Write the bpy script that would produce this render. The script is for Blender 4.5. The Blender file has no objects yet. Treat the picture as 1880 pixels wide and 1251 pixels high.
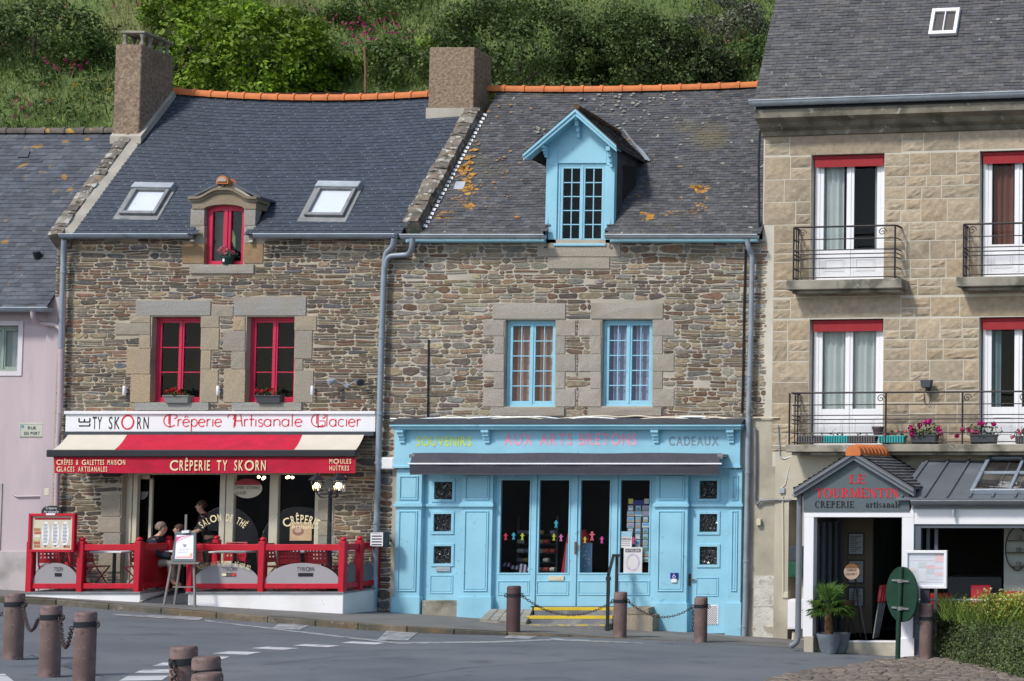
import bpy, bmesh, math, random
from mathutils import Vector, Matrix, noise as mnoise
R = random.Random(11)
PI = math.pi
SC = bpy.context.scene
COL = SC.collection
# ------------------------------------------------------------------ camera
FPX, CX, CY, TILT = 2760.0, 2200.0, 743.0, math.radians(2.63)
CAM = Vector((13.7, -30.0, 2.75))
cd = bpy.data.cameras.new('camera'); cam = bpy.data.objects.new('camera', cd); COL.objects.link(cam)
cam.location = CAM; cam.rotation_euler = (PI/2 + TILT, 0, 0)
cd.sensor_width = 36; cd.lens = FPX/1880*36
cd.shift_x = (940-CX)/1880; cd.shift_y = (CY-625.5)/1880
cd.clip_end = 3000; SC.camera = cam
# ------------------------------------------------------------------ light
SUN_EL, SUN_AZ = math.radians(48), math.radians(212)      # azimuth clockwise from +Y
w = bpy.data.worlds.new('World'); SC.world = w; w.use_nodes = True
nt = w.node_tree; bg = nt.nodes['Background']
sky = nt.nodes.new('ShaderNodeTexSky'); sky.sky_type = 'NISHITA'; sky.sun_disc = False
sky.sun_elevation = SUN_EL; sky.sun_rotation = SUN_AZ; sky.dust_density = 1.3; sky.ozone_density = 1.0
nt.links.new(sky.outputs[0], bg.inputs[0]); bg.inputs[1].default_value = 0.135
sd = bpy.data.lights.new('sun', 'SUN'); sd.energy = 2.4; sd.angle = math.radians(8); sd.color = (1, .955, .89)
sun = bpy.data.objects.new('sun', sd); COL.objects.link(sun)
sdir = Vector((math.sin(SUN_AZ)*math.cos(SUN_EL), math.cos(SUN_AZ)*math.cos(SUN_EL), math.sin(SUN_EL)))
sun.rotation_euler = sdir.to_track_quat('Z', 'Y').to_euler()
SC.view_settings.view_transform = 'Standard'; SC.view_settings.look = 'None'
SC.view_settings.exposure = 0.36; SC.view_settings.gamma = 1
SC.render.engine = 'CYCLES'
SC.cycles.max_bounces = 6; SC.cycles.transparent_max_bounces = 12; SC.cycles.use_denoising = True
# ------------------------------------------------------------------ pixel rays and frames
_ct, _st = math.cos(TILT), math.sin(TILT)
def ray(px, py):
    a, b = (px-CX)/FPX, (CY-py)/FPX
    return Vector((a, _ct - b*_st, _st + b*_ct))
class Frame:
    """facade frame: u along the wall, v up, w out of the wall towards the street"""
    def __init__(s, o, ang=0.0):
        s.o = Vector(o); s.u = Vector((math.cos(ang), -math.sin(ang), 0)); s.w = Vector((-math.sin(ang), -math.cos(ang), 0))
        s.v = Vector((0, 0, 1))
    def pt(s, u, v, w=0.0): return s.o + s.u*u + s.v*v + s.w*w
    def loc(s, p): d = p - s.o; return d.dot(s.u), d.dot(s.v), d.dot(s.w)
    def p(s, px, py, w=0.0):
        d = ray(px, py); t = ((s.o + s.w*w) - CAM).dot(s.w)/d.dot(s.w)
        q = CAM + d*t - s.o
        return q.dot(s.u), q.dot(s.v)
    def r(s, x0, y0, x1, y1, w=0.0):
        xm, ym = (x0+x1)/2, (y0+y1)/2
        return (s.p(x0, ym, w)[0], s.p(x1, ym, w)[0], s.p(xm, y1, w)[1], s.p(xm, y0, w)[1])
WF = Frame((0, 0, 0))                     # houses one and two: the plane Y = 0
F3 = Frame((4.95, 0, 0), math.radians(7.5))   # the ashlar house, turned a little to the street
def at_depth(px, py, y):                  # world point of a pixel at world depth y
    d = ray(px, py); return CAM + d*((y-CAM.y)/d.y)
# ------------------------------------------------------------------ ground heights
def sstep(a, b, x):
    t = max(0., min(1., (x-a)/(b-a))); return t*t*(3-2*t)
def G(x, y):                              # pavement level
    z = .02 - (.056 if x < -2.5 else .067)*(x+2.5) if x < 8 else .02-.067*10.5-.02*(x-8)
    x2 = max(x, -30.0)
    if x < -30: z = .02 - .056*(x2+2.5)
    yy = max(-34.0, min(0.3, y))
    return z - .05*yy
def kerb_drop(x): return .11*(1-sstep(-1.0, 4.0, x))
def GR(x, y): return G(x, y) - kerb_drop(x) - .004
def ground_hit(px, py, h=0.0, f=None):
    f = f or G
    d = ray(px, py); a, b = 4.0, 40.0
    for _ in range(60):
        m = (a+b)/2; q = CAM + d*m
        if q.z - f(q.x, q.y) - h > 0: a = m
        else: b = m
    return CAM + d*a
# ------------------------------------------------------------------ mesh builder
class MB:
    def __init__(s, F=WF): s.F = F; s.V = []; s.P = []; s.C = []; s.M = []; s.S = []; s.col = None; s.mi = 0; s.smooth = False
    def pts(s, ps):                       # frame coordinates
        i = len(s.V); s.V += [s.F.pt(*p) for p in ps]; return list(range(i, len(s.V)))
    def wpts(s, ps): i = len(s.V); s.V += [Vector(p) for p in ps]; return list(range(i, len(s.V)))
    def face(s, idx, col=None):
        s.P.append(tuple(idx)); s.C.append(col or s.col or (1, 1, 1)); s.M.append(s.mi); s.S.append(s.smooth)
    def quad(s, ps, col=None): s.face(s.pts(ps), col)
    def wquad(s, ps, col=None): s.face(s.wpts(ps), col)
    def box(s, u0, u1, v0, v1, w0, w1, col=None):
        i = s.pts([(u0,v0,w0),(u1,v0,w0),(u1,v1,w0),(u0,v1,w0),(u0,v0,w1),(u1,v0,w1),(u1,v1,w1),(u0,v1,w1)])
        for f in ((3,2,1,0),(4,5,6,7),(0,1,5,4),(1,2,6,5),(2,3,7,6),(3,0,4,7)): s.face([i[k] for k in f], col)
    def rbox(s, r, w0, w1, col=None): s.box(r[0], r[1], r[2], r[3], w0, w1, col)
    def prism(s, poly, w0, w1, col=None, back=True):   # poly in (u, v)
        n = len(poly); a = s.pts([(u, v, w0) for u, v in poly]); b = s.pts([(u, v, w1) for u, v in poly])
        s.face(b, col)
        if back: s.face(a[::-1], col)
        for k in range(n): s.face([a[k], a[(k+1) % n], b[(k+1) % n], b[k]], col)
    def wprism(s, poly, d, col=None):     # world polygon pushed along vector d
        n = len(poly); a = s.wpts(poly); b = s.wpts([Vector(p)+Vector(d) for p in poly])
        s.face(b, col); s.face(a[::-1], col)
        for k in range(n): s.face([a[k], a[(k+1) % n], b[(k+1) % n], b[k]], col)
    def tube(s, path, r, n=8, col=None, caps=True):    # world path; r number or list
        path = [Vector(p) for p in path]; m = len(path); rings = []
        rs = r if isinstance(r, (list, tuple)) else [r]*m
        up = Vector((0, 0, 1)); prev = None
        for k in range(m):
            t = (path[min(k+1, m-1)] - path[max(k-1, 0)])
            t = t.normalized() if t.length > 1e-9 else Vector((0, 0, 1))
            if prev is None:
                a = up if abs(t.z) < .9 else Vector((1, 0, 0)); x = t.cross(a).normalized()
            else:
                x = (prev - t*prev.dot(t)); x = x.normalized() if x.length > 1e-6 else t.orthogonal().normalized()
            prev = x; y = t.cross(x)
            rings.append(s.wpts([path[k] + x*(rs[k]*math.cos(2*PI*j/n)) + y*(rs[k]*math.sin(2*PI*j/n)) for j in range(n)]))
        sm = s.smooth; s.smooth = True
        for k in range(m-1):
            for j in range(n): s.face([rings[k][j], rings[k][(j+1) % n], rings[k+1][(j+1) % n], rings[k+1][j]], col)
        s.smooth = sm
        if caps: s.face(rings[0][::-1], col); s.face(rings[-1], col)
    def ftube(s, path, r, n=8, col=None): s.tube([s.F.pt(*p) for p in path], r, n, col)
    def lathe(s, prof, c, n=16, col=None, axis=None):  # prof [(r, h)] about world point c
        c = Vector(c); ax = Vector(axis or (0, 0, 1)).normalized(); x = ax.orthogonal().normalized(); y = ax.cross(x); rings = []
        for r, h in prof: rings.append(s.wpts([c + ax*h + (x*math.cos(2*PI*j/n) + y*math.sin(2*PI*j/n))*max(r, 1e-4) for j in range(n)]))
        sm = s.smooth; s.smooth = True
        for k in range(len(prof)-1):
            for j in range(n): s.face([rings[k][j], rings[k][(j+1) % n], rings[k+1][(j+1) % n], rings[k+1][j]], col)
        s.smooth = sm
        s.face(rings[0][::-1], col); s.face(rings[-1], col)
    def ball(s, c, r, n=10, m=6, sc=(1, 1, 1), col=None):
        c = Vector(c); rings = []; sm = s.smooth; s.smooth = True
        for k in range(1, m):
            th = PI*k/m
            rings.append(s.wpts([c + Vector((r*sc[0]*math.sin(th)*math.cos(2*PI*j/n), r*sc[1]*math.sin(th)*math.sin(2*PI*j/n), r*sc[2]*math.cos(th))) for j in range(n)]))
        t = s.wpts([c+Vector((0, 0, r*sc[2]))])[0]; b = s.wpts([c-Vector((0, 0, r*sc[2]))])[0]
        for j in range(n):
            s.face([t, rings[0][j], rings[0][(j+1) % n]], col); s.face([b, rings[-1][(j+1) % n], rings[-1][j]], col)
            for k in range(m-2): s.face([rings[k][j], rings[k+1][j], rings[k+1][(j+1) % n], rings[k][(j+1) % n]], col)
        s.smooth = sm
    def bar(s, a, b, wd, dp, col=None):   # rectangular bar between two world points
        a, b = Vector(a), Vector(b); t = (b-a).normalized(); h = Vector((0, 0, 1)) if abs(t.z) < .95 else Vector((0, 1, 0))
        x = t.cross(h).normalized()*wd/2; y = x.cross(t).normalized()*dp/2
        s.wprism([a-x-y, a+x-y, a+x+y, a-x+y], b-a, col)
    def build(s, name, mat, parent=None, recalc=True, bevel=0, label=None, seg=1):
        me = bpy.data.meshes.new(name)
        mats = mat if isinstance(mat, (list, tuple)) else [mat]
        inv = Vector((0, 0, 0))
        if parent is not None: inv = Vector(parent['_o'])
        me.from_pydata([tuple(v - inv) for v in s.V], [], s.P)
        for m in mats: me.materials.append(m)
        me.polygons.foreach_set('material_index', s.M)
        me.polygons.foreach_set('use_smooth', s.S)
        at = me.color_attributes.new('Col', 'FLOAT_COLOR', 'CORNER')
        buf = []
        for p, c in zip(s.P, s.C): buf += [c[0], c[1], c[2], 1.0]*len(p)
        at.data.foreach_set('color', buf)
        if recalc:
            bm = bmesh.new(); bm.from_mesh(me); bmesh.ops.recalc_face_normals(bm, faces=bm.faces); bm.to_mesh(me); bm.free()
        me.update()
        if any(s.S):
            try: me.set_sharp_from_angle(angle=math.radians(42))
            except Exception: pass
        o = bpy.data.objects.new(name, me); COL.objects.link(o)
        o['_o'] = tuple(inv)
        if parent is not None: o.parent = parent
        if bevel:
            md = o.modifiers.new('edge', 'BEVEL'); md.width = bevel; md.segments = seg; md.limit_method = 'ANGLE'; md.angle_limit = math.radians(40)
        if label: o['label'] = label
        return o
class WMB(MB): pass
def thing(name, label, cat, loc, group=None, kind=None):
    o = bpy.data.objects.new(name, None); COL.objects.link(o); o.location = loc; o.empty_display_size = .1
    o['label'] = label; o['category'] = cat; o['_o'] = tuple(loc)
    if group: o['group'] = group
    if kind: o['kind'] = kind
    return o
def tag(o, label, cat, group=None, kind=None):
    o['label'] = label; o['category'] = cat
    if group: o['group'] = group
    if kind: o['kind'] = kind
    return o
def struct(o): o['kind'] = 'structure'; return o
def base_at(o, p):                        # move the origin of a one-mesh thing to p
    p = Vector(p); o.data.transform(Matrix.Translation(-p)); o.location = p; o['_o'] = tuple(p); return o
def dup(root, loc, rotz=0.0, label=None, group=None):
    r = root.copy(); COL.objects.link(r); r.location = loc; r.rotation_euler = (0, 0, rotz)
    if label: r['label'] = label
    if group: r['group'] = group
    for ch in list(root.children):
        c = ch.copy(); COL.objects.link(c); c.parent = r
        for g in list(ch.children):
            d = g.copy(); COL.objects.link(d); d.parent = c
    return r
# ------------------------------------------------------------------ materials
def mat(name, col, rough=.65, var=.12, scale=3.0, bump=0.0, bscale=30.0, metal=0.0, attr=False, spec=.4, dirt=None, dscale=2.0, dth=(.55, .72), emit=None, stretch=None):
    m = bpy.data.materials.new(name); m.use_nodes = True; n = m.node_tree.nodes; L = m.node_tree.links; b = n['Principled BSDF']
    b.inputs['Roughness'].default_value = rough; b.inputs['Metallic'].default_value = metal; b.inputs['Specular IOR Level'].default_value = spec
    tc = n.new('ShaderNodeTexCoord'); vec = tc.outputs['Object']
    if stretch:
        mp = n.new('ShaderNodeMapping'); mp.inputs['Scale'].default_value = stretch; L.new(vec, mp.inputs[0]); vec = mp.outputs[0]
    def nz(sc, det=4):
        x = n.new('ShaderNodeTexNoise'); x.inputs['Scale'].default_value = sc; x.inputs['Detail'].default_value = det; L.new(vec, x.inputs['Vector']); return x.outputs['Fac']
    def ramp(fac, a, b_, c0=0.0, c1=1.0):
        x = n.new('ShaderNodeMapRange'); x.inputs[1].default_value = a; x.inputs[2].default_value = b_; x.inputs[3].default_value = c0; x.inputs[4].default_value = c1; L.new(fac, x.inputs[0]); return x.outputs[0]
    def mix(f, a, b_, mode='MIX'):
        x = n.new('ShaderNodeMix'); x.data_type = 'RGBA'; x.blend_type = mode
        for sock, val in ((x.inputs[0], f), (x.inputs[6], a), (x.inputs[7], b_)):
            if hasattr(val, 'links'): L.new(val, sock)
            else: sock.default_value = val if isinstance(val, (int, float)) else (*val[:3], 1)
        return x.outputs[2]
    c = col
    if attr:
        at = n.new('ShaderNodeVertexColor'); at.layer_name = 'Col'
        c = mix(1.0, at.outputs['Color'], col, 'MULTIPLY')
    v = ramp(nz(scale), .3, .7, 1-var, 1+var)
    comb = n.new('ShaderNodeCombineColor'); [L.new(v, comb.inputs[k]) for k in range(3)]
    c = mix(1.0, c, comb.outputs[0], 'MULTIPLY')
    for d in ([dirt] if dirt and not isinstance(dirt[0], (tuple, list)) else (dirt or [])):
        f = ramp(nz(d[3] if len(d) > 3 else dscale, 6), dth[0] if len(d) < 6 else d[4], dth[1] if len(d) < 6 else d[5])
        c = mix(f, c, d[:3])
    L.new(c, b.inputs['Base Color'])
    L.new(ramp(nz(scale*4), .3, .7, max(0, rough-.1), min(1, rough+.1)), b.inputs['Roughness'])
    if bump:
        bp = n.new('ShaderNodeBump'); bp.inputs['Strength'].default_value = bump; bp.inputs['Distance'].default_value = .02
        L.new(nz(bscale, 6), bp.inputs['Height']); L.new(bp.outputs[0], b.inputs['Normal'])
    if emit:
        b.inputs['Emission Color'].default_value = (*emit[:3], 1); b.inputs['Emission Strength'].default_value = emit[3]
    return m
def glass_mat(name, tint=(.9, .93, .93), refl=1.0, rough=0.0):
    m = bpy.data.materials.new(name); m.use_nodes = True; n = m.node_tree.nodes; L = m.node_tree.links; n.remove(n['Principled BSDF'])
    t = n.new('ShaderNodeBsdfTransparent'); t.inputs[0].default_value = (*tint, 1)
    g = n.new('ShaderNodeBsdfGlossy'); g.inputs['Roughness'].default_value = rough
    f = n.new('ShaderNodeFresnel'); f.inputs[0].default_value = 1.5
    mm = n.new('ShaderNodeMath'); mm.operation = 'MULTIPLY'; mm.inputs[1].default_value = refl; L.new(f.outputs[0], mm.inputs[0])
    x = n.new('ShaderNodeMixShader'); L.new(mm.outputs[0], x.inputs[0]); L.new(t.outputs[0], x.inputs[1]); L.new(g.outputs[0], x.inputs[2])
    L.new(x.outputs[0], n['Material Output'].inputs[0]); return m
def leaf_mat(name, col, var=.35, trans=.3):
    m = mat(name, col, .55, var, 1.2, attr=True, spec=.3)
    n = m.node_tree.nodes; L = m.node_tree.links; b = n['Principled BSDF']
    src = b.inputs['Base Color'].links[0].from_socket
    tr = n.new('ShaderNodeBsdfTranslucent'); L.new(src, tr.inputs[0])
    x = n.new('ShaderNodeMixShader'); x.inputs[0].default_value = trans
    L.new(b.outputs[0], x.inputs[1]); L.new(tr.outputs[0], x.inputs[2]); L.new(x.outputs[0], n['Material Output'].inputs[0]); return m
M = {}
M['mortar'] = mat('mortar', (.42, .36, .27), .9, .2, 1.5, .5, 60, dirt=(.2, .18, .14), dscale=.9)
M['mortar_pale'] = mat('mortar_pale', (.44, .40, .325), .9, .2, 1.5, .5, 60, dirt=(.28, .25, .2), dscale=.9)
M['stone'] = mat('schist', (1, 1, 1), .85, .28, 14, .6, 50, attr=True)
M['granite'] = mat('granite', (.36, .335, .3), .85, .22, 40, .5, 70, dirt=[(.3, .26, .2, 1.4, .5, .7)], attr=True)
M['ashlar'] = mat('ashlar', (1, 1, 1), .9, .16, 9, .7, 16, attr=True, dirt=[(.25, .2, .145, 1.1, .58, .8), (.4, .35, .27, 6, .6, .75)])
M['ashlar_mortar'] = mat('ashlar_mortar', (.56, .52, .43), .9, .1, 3)
M['render'] = mat('render', (.47, .425, .33), .9, .12, 1.3, .3, 40, dirt=[(.25, .22, .165, .9, .5, .75), (.5, .48, .42, 2.2, .62, .7)])
M['slate'] = mat('slate', (1, 1, 1), .5, .2, 9, .25, 60, attr=True, spec=.35)
M['slate_old'] = mat('slate_old', (1, 1, 1), .62, .22, 9, .25, 60, attr=True, spec=.3, dirt=[(.13, .115, .07, .7, .6, .8), (.40, .19, .03, 3.1, .69, .72), (.34, .33, .28, 4.5, .7, .72)])
M['slate_pink'] = mat('slate_pink', (1, 1, 1), .62, .22, 9, .25, 60, attr=True, spec=.3, dirt=[(.28, .155, .04, 3.6, .645, .685), (.2, .2, .17, 8, .68, .71)])
M['ridge_tile'] = mat('ridge_tile', (.56, .17, .05), .75, .18, 4, .2, 40)
M['zinc'] = mat('zinc', (.30, .35, .40), .45, .15, 3, metal=.25, dirt=(.2, .22, .24), dscale=3)
M['zinc_pale'] = mat('zinc_pale', (.38, .42, .45), .45, .15, 3, metal=.2)
M['lead'] = mat('lead', (.2, .205, .21), .6, .2, 5)
M['blue'] = mat('blue_paint', (.285, .57, .695), .6, .07, 1.2, .12, 25, dirt=[(.235, .49, .615, 1.5, .48, .75), (.21, .42, .52, 7, .63, .74), (.4, .62, .7, 20, .68, .73)])
M['red'] = mat('red_paint', (.50, .008, .026), .45, .1, 2.5, dirt=[(.38, .01, .025, 4, .56, .74), (.5, .09, .08, 24, .7, .73)])
M['red_dark'] = mat('red_panel', (.34, .004, .014), .45, .1, 2)
M['pinkred'] = mat('window_red', (.53, .018, .065), .5, .08, 2)
M['white'] = mat('white_paint', (.80, .79, .80), .6, .04, 1.5)
M['white_wall'] = mat('white_wall', (.80, .79, .78), .75, .05, 1.5, .1, 30, dirt=[(.68, .66, .61, 1.2, .52, .75), (.58, .55, .49, 5, .64, .74), (.45, .42, .37, 14, .68, .72)])
M['concrete_dark'] = mat('cornice_concrete', (.19, .17, .13), .9, .25, 3, .5, 40, dirt=[(.1, .095, .07, 2.3, .5, .64), (.36, .34, .29, 5, .62, .68)])
M['pvc'] = mat('white_pvc', (.82, .82, .83), .35, .03, 2)
M['cream'] = mat('cream_paint', (.62, .56, .42), .55, .06, 2)
M['cream_cloth'] = mat('cream_canvas', (.58, .53, .44), .85, .05, 3)
M['red_cloth'] = mat('red_canvas', (.47, .006, .034), .85, .1, 3, dirt=(.36, .006, .028), dscale=2.2, dth=(.5, .75), stretch=(1, 1, 2.5))
M['cream_text'] = mat('cream_lettering', (.80, .66, .40), .8, .05, 3)
M['pink_wall'] = mat('pink_render', (.53, .43, .445), .85, .07, .8, .15, 60, dirt=[(.44, .37, .39, .6, .48, .75), (.43, .36, .375, 2.2, .55, .8), (.4, .35, .35, 6, .66, .75)], stretch=(1.3, 1.3, .3))
M['limewash'] = mat('limewash', (.58, .56, .49), .95, .15, 5, .9, 22, dirt=[(.38, .34, .26, 4, .56, .66), (.25, .22, .17, 9, .66, .72)])
M['pink_base'] = mat('pink_plinth', (.47, .42, .42), .85, .08, .8, .15, 60, dirt=(.28, .26, .24), dscale=1.3, dth=(.55, .75))
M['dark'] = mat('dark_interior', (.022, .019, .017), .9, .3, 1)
M['dark_room'] = mat('dim_room', (.05, .042, .036), .9, .3, 1)
M['black'] = mat('black_metal', (.018, .02, .024), .45, .15, 4)
M['anth'] = mat('anthracite', (.045, .052, .064), .5, .1, 3)
M['grey_alu'] = mat('grey_aluminium', (.105, .12, .145), .45, .08, 3)
M['rust_chain'] = mat('chain_iron', (.05, .034, .032), .7, .4, 9, dirt=(.16, .06, .03), dscale=14)
M['iron'] = mat('wrought_iron', (.03, .026, .028), .6, .3, 6)
M['bollard'] = mat('bollard_paint', (.16, .103, .09), .65, .2, 5, .25, 50, dirt=[(.26, .18, .165, 3, .52, .7), (.1, .06, .055, 8, .6, .66), (.33, .27, .25, 16, .68, .71)])
M['bollard_dark'] = mat('bollard_dark', (.085, .045, .043), .6, .16, 5, .15, 50)
M['asphalt'] = mat('asphalt', (.132, .145, .162), .85, .14, .9, .6, 90, dirt=[(.165, .175, .188, .35, .45, .65), (.105, .115, .128, 1.3, .58, .68), (.19, .195, .2, 38, .66, .7), (.07, .075, .082, 5, .68, .74)])
M['pave'] = mat('pavement_tar', (.17, .165, .155), .9, .12, 1.3, .4, 90, dirt=[(.12, .115, .105, .9, .5, .7)])
M['road_paint'] = mat('road_paint', (.55, .55, .56), .8, .1, 2, dirt=[(.2, .21, .22, 5, .56, .68)])
M['road_paint_worn'] = mat('worn_road_paint', (.34, .345, .35), .8, .15, 4, dirt=[(.15, .155, .165, 6, .48, .62)])
M['kerb'] = mat('kerb_granite', (.13, .115, .09), .9, .3, 8, .6, 40, dirt=[(.085, .082, .06, 2, .48, .62), (.2, .185, .15, 7, .6, .7)], attr=True)
M['concrete'] = mat('old_concrete', (.30, .275, .22), .9, .2, 3, .5, 40, dirt=[(.13, .125, .095, 2.3, .5, .64), (.42, .4, .35, 5, .64, .7)])
M['chimney'] = mat('roughcast', (.26, .19, .13), .95, .4, 16, 1.0, 30, dirt=[(.16, .12, .09, 1.8, .56, .74)])
M['lichen_stone'] = mat('lichen_stone', (1, 1, 1), .9, .3, 9, .9, 30, attr=True, dirt=[(.42, .42, .38, 7, .58, .63), (.34, .2, .05, 4, .66, .69), (.07, .065, .05, 5, .6, .68)])
M['plaster_fillet'] = mat('cement_fillet', (.4, .37, .31), .9, .15, 3, .3, 30)
M['glass'] = glass_mat('window_glass', (.86, .89, .9), .4)
M['glass_clear'] = glass_mat('barrier_glass', (.95, .965, .965), .8)
M['glass_sky'] = glass_mat('rooflight_glass', (.88, .91, .94), 1.8)
M['frost'] = mat('frosted_film', (.33, .31, .32), .5, .04, 2)
M['leaf'] = leaf_mat('leaf', (1, 1, 1))
M['flower'] = leaf_mat('petal', (1, 1, 1), .1, .35)
M['plain'] = mat('painted', (1, 1, 1), .6, .08, 4, attr=True)
M['skin'] = mat('skin', (.52, .29, .2), .55, .06, 12)
M['wood'] = mat('weathered_wood', (.2, .185, .17), .7, .2, 6, stretch=(8, 8, 1))
M['yellow'] = mat('yellow_paint', (.66, .47, .03), .7, .12, 4, dirt=(.3, .27, .2), dscale=5, dth=(.6, .7))
M['lamp'] = mat('lit_lamp', (1, .8, .5), .5, 0, 1, emit=(1, .72, .36, 9))
M['veranda_roof'] = mat('zinc_roof', (.135, .15, .17), .5, .1, 1.2, metal=.2, dirt=[(.2, .215, .23, 1.1, .56, .7)])
M['fascia_grey'] = mat('fascia_grey', (.095, .125, .135), .55, .05, 2)
M['text_red'] = mat('red_lettering', (.72, .01, .03), .5, .03, 2)
M['text_black'] = mat('black_lettering', (.012, .012, .014), .5, .03, 2)
M['curtain'] = mat('net_curtain', (.66, .70, .66), .9, .06, 2)
M['curtain_rose'] = mat('rose_curtain', (.60, .36, .28), .9, .1, 2)
M['curtain_blue'] = mat('slate_curtain', (.42, .44, .58), .9, .1, 2)
M['curtain_rust'] = mat('rust_curtain', (.24, .1, .065), .9, .1, 2)
M['blind_or_dark'] = mat('white_blind', (.76, .78, .80), .8, .03, 2)
M['shade_red'] = mat('red_blind', (.30, .02, .026), .8, .06, 3)
# ------------------------------------------------------------------ lettering
_gl = {}
def _glyph(ch, offset):
    key = (ch, offset)
    if key in _gl: return _gl[key]
    cu = bpy.data.curves.new('t', 'FONT'); cu.body = ch; cu.size = 1; cu.offset = offset; cu.resolution_u = 4
    o = bpy.data.objects.new('t', cu); me = o.to_mesh()
    vs = [tuple(v.co) for v in me.vertices]; fs = [tuple(p.vertices) for p in me.polygons]
    o.to_mesh_clear(); bpy.data.objects.remove(o); bpy.data.curves.remove(cu)
    x0 = min(v[0] for v in vs); x1 = max(v[0] for v in vs)
    vs = [(v[0]-x0, v[1]/.729) for v in vs]     # cap height = 1
    _gl[key] = (vs, fs, (x1-x0)); return _gl[key]
def text(F, s, u0, u1, v0, h, w, name, m, parent, offset=0.0, gap=.13, wide=None, narrow=1.0, bend=None, col=None, deep=.004):
    """one line of lettering fitted between u0 and u1, cap height h, standing proud of plane w"""
    wide = wide or {}; V = []; Fs = []; x = 0.0
    for ch in s:
        if ch == ' ': x += .42; continue
        vs, fs, wd = _glyph(ch, offset); k = wide.get(ch, narrow)
        b = len(V); V += [(x + a*k, c) for a, c in vs]; Fs += [tuple(i+b for i in f) for f in fs]; x += wd*k + gap
    k = (u1-u0)/max(x-gap, 1e-6); mb = MB(F); mb.col = col
    if bend is None: P = [(u0 + a*k, v0 + c*h) for a, c in V]
    else:                                   # bend = (cu, cv, radius, span degrees)
        cu, cv, rad, span = bend; P = []
        for a, c in V:
            t = math.radians(90 + span/2 - span*(a/(x-gap))); rr = rad + c*h
            P.append((cu + rr*math.cos(t), cv + rr*math.sin(t)))
    i = mb.pts([(a, c, w+deep) for a, c in P])
    for f in Fs: mb.face([i[q] for q in f])
    return mb.build(name, m, parent, recalc=False)
def ribbon(mb, pts, t, w):                  # flat stroke of width t through (u, v) points
    n = len(pts); Lf, Rt = [], []
    for k in range(n):
        a = pts[max(0, k-1)]; b = pts[min(n-1, k+1)]; dx, dy = b[0]-a[0], b[1]-a[1]; d = math.hypot(dx, dy) or 1
        nx, ny = -dy/d*t/2, dx/d*t/2
        Lf.append((pts[k][0]+nx, pts[k][1]+ny, w)); Rt.append((pts[k][0]-nx, pts[k][1]-ny, w))
    a = mb.pts(Lf); b = mb.pts(Rt)
    for k in range(n-1): mb.face([a[k], b[k], b[k+1], a[k+1]])
def arc(cx, cy, rx, ry, a0, a1, n=14):
    return [(cx + rx*math.cos(math.radians(a0+(a1-a0)*k/n)), cy + ry*math.sin(math.radians(a0+(a1-a0)*k/n))) for k in range(n+1)]
# ================================================================== GROUND
def grid_sheet(name, xs, ys, zf, m, dz=0.0):
    mb = MB(); ids = [mb.wpts([(x, y, zf(x, y)+dz) for x in xs]) for y in ys]
    for j in range(len(ys)-1):
        for i in range(len(xs)-1): mb.face([ids[j][i], ids[j][i+1], ids[j+1][i+1], ids[j+1][i]])
    return struct(mb.build(name, m, recalc=False))
def lin(a, b, n): return [a+(b-a)*k/n for k in range(n+1)]
# kerb line: traced on the ground, left to right
KERB = [(-30, -3.2)]
for px, py in ((0, 1096), (70, 1098), (150, 1104), (250, 1113), (350, 1121), (430, 1128), (520, 1134), (600, 1140), (690, 1147), (780, 1152), (860, 1157), (940, 1161), (1040, 1166), (1140, 1172), (1215, 1176)):
    q = ground_hit(px, py); KERB.append((q.x, q.y))
KERB.append((4.6, KERB[-1][1]+.15)); KERB.append((30, KERB[-1][1]+.3))
def kerb_y(x):
    for (a, b), (c, d) in zip(KERB, KERB[1:]):
        if a <= x <= c: return b+(d-b)*(x-a)/(c-a)
    return KERB[-1][1]
xs = [-140, -90, -60, -40, -30] + lin(-25, 25, 100) + [30, 40, 60, 90, 140]
ys = [-160, -110, -70, -45, -36] + lin(-33, 0.6, 84) + [5, 8, 9.5]
grid_sheet('road', xs, ys, lambda x, y: GR(x, y) if y < .6 else GR(x, .6), M['asphalt'])
# pavement slab and kerb stones
kx = lin(-28, 26, 216); mb = MB()
for a, b in zip(kx, kx[1:]):
    ya, yb = kerb_y(a)+.14, kerb_y(b)+.14
    n = 5
    for k in range(n):
        y0, y1 = ya+(.4-ya)*k/n, ya+(.4-ya)*(k+1)/n; y2, y3 = yb+(.4-yb)*k/n, yb+(.4-yb)*(k+1)/n
        mb.wquad([(a, y0, G(a, y0)), (b, y2, G(b, y2)), (b, y3, G(b, y3)), (a, y1, G(a, y1))])
struct(mb.build('pavement', M['pave'], recalc=False))
mb = MB(); x = -26.0
while x < 3.6:
    l = R.uniform(.8, 1.25); a, b = x, x+l-.012; c = R.choice([(1, 1, 1), (1.25, 1.15, 1), (.8, .78, .72), (1.1, .9, .7), (.6, .62, .6)])
    ya, yb = kerb_y(a), kerb_y(b); q = R.uniform(-.006, .006); top = []
    for X, Y in ((a, ya), (b, yb), (b, yb+.145), (a, ya+.145)): top.append(Vector((X, Y, G(X, Y)+q-.002)))
    mb.wprism([t + Vector((0, 0, -.3)) for t in top], (0, 0, .3), c); x += l
struct(mb.build('kerb', M['kerb'], bevel=.012))
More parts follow.
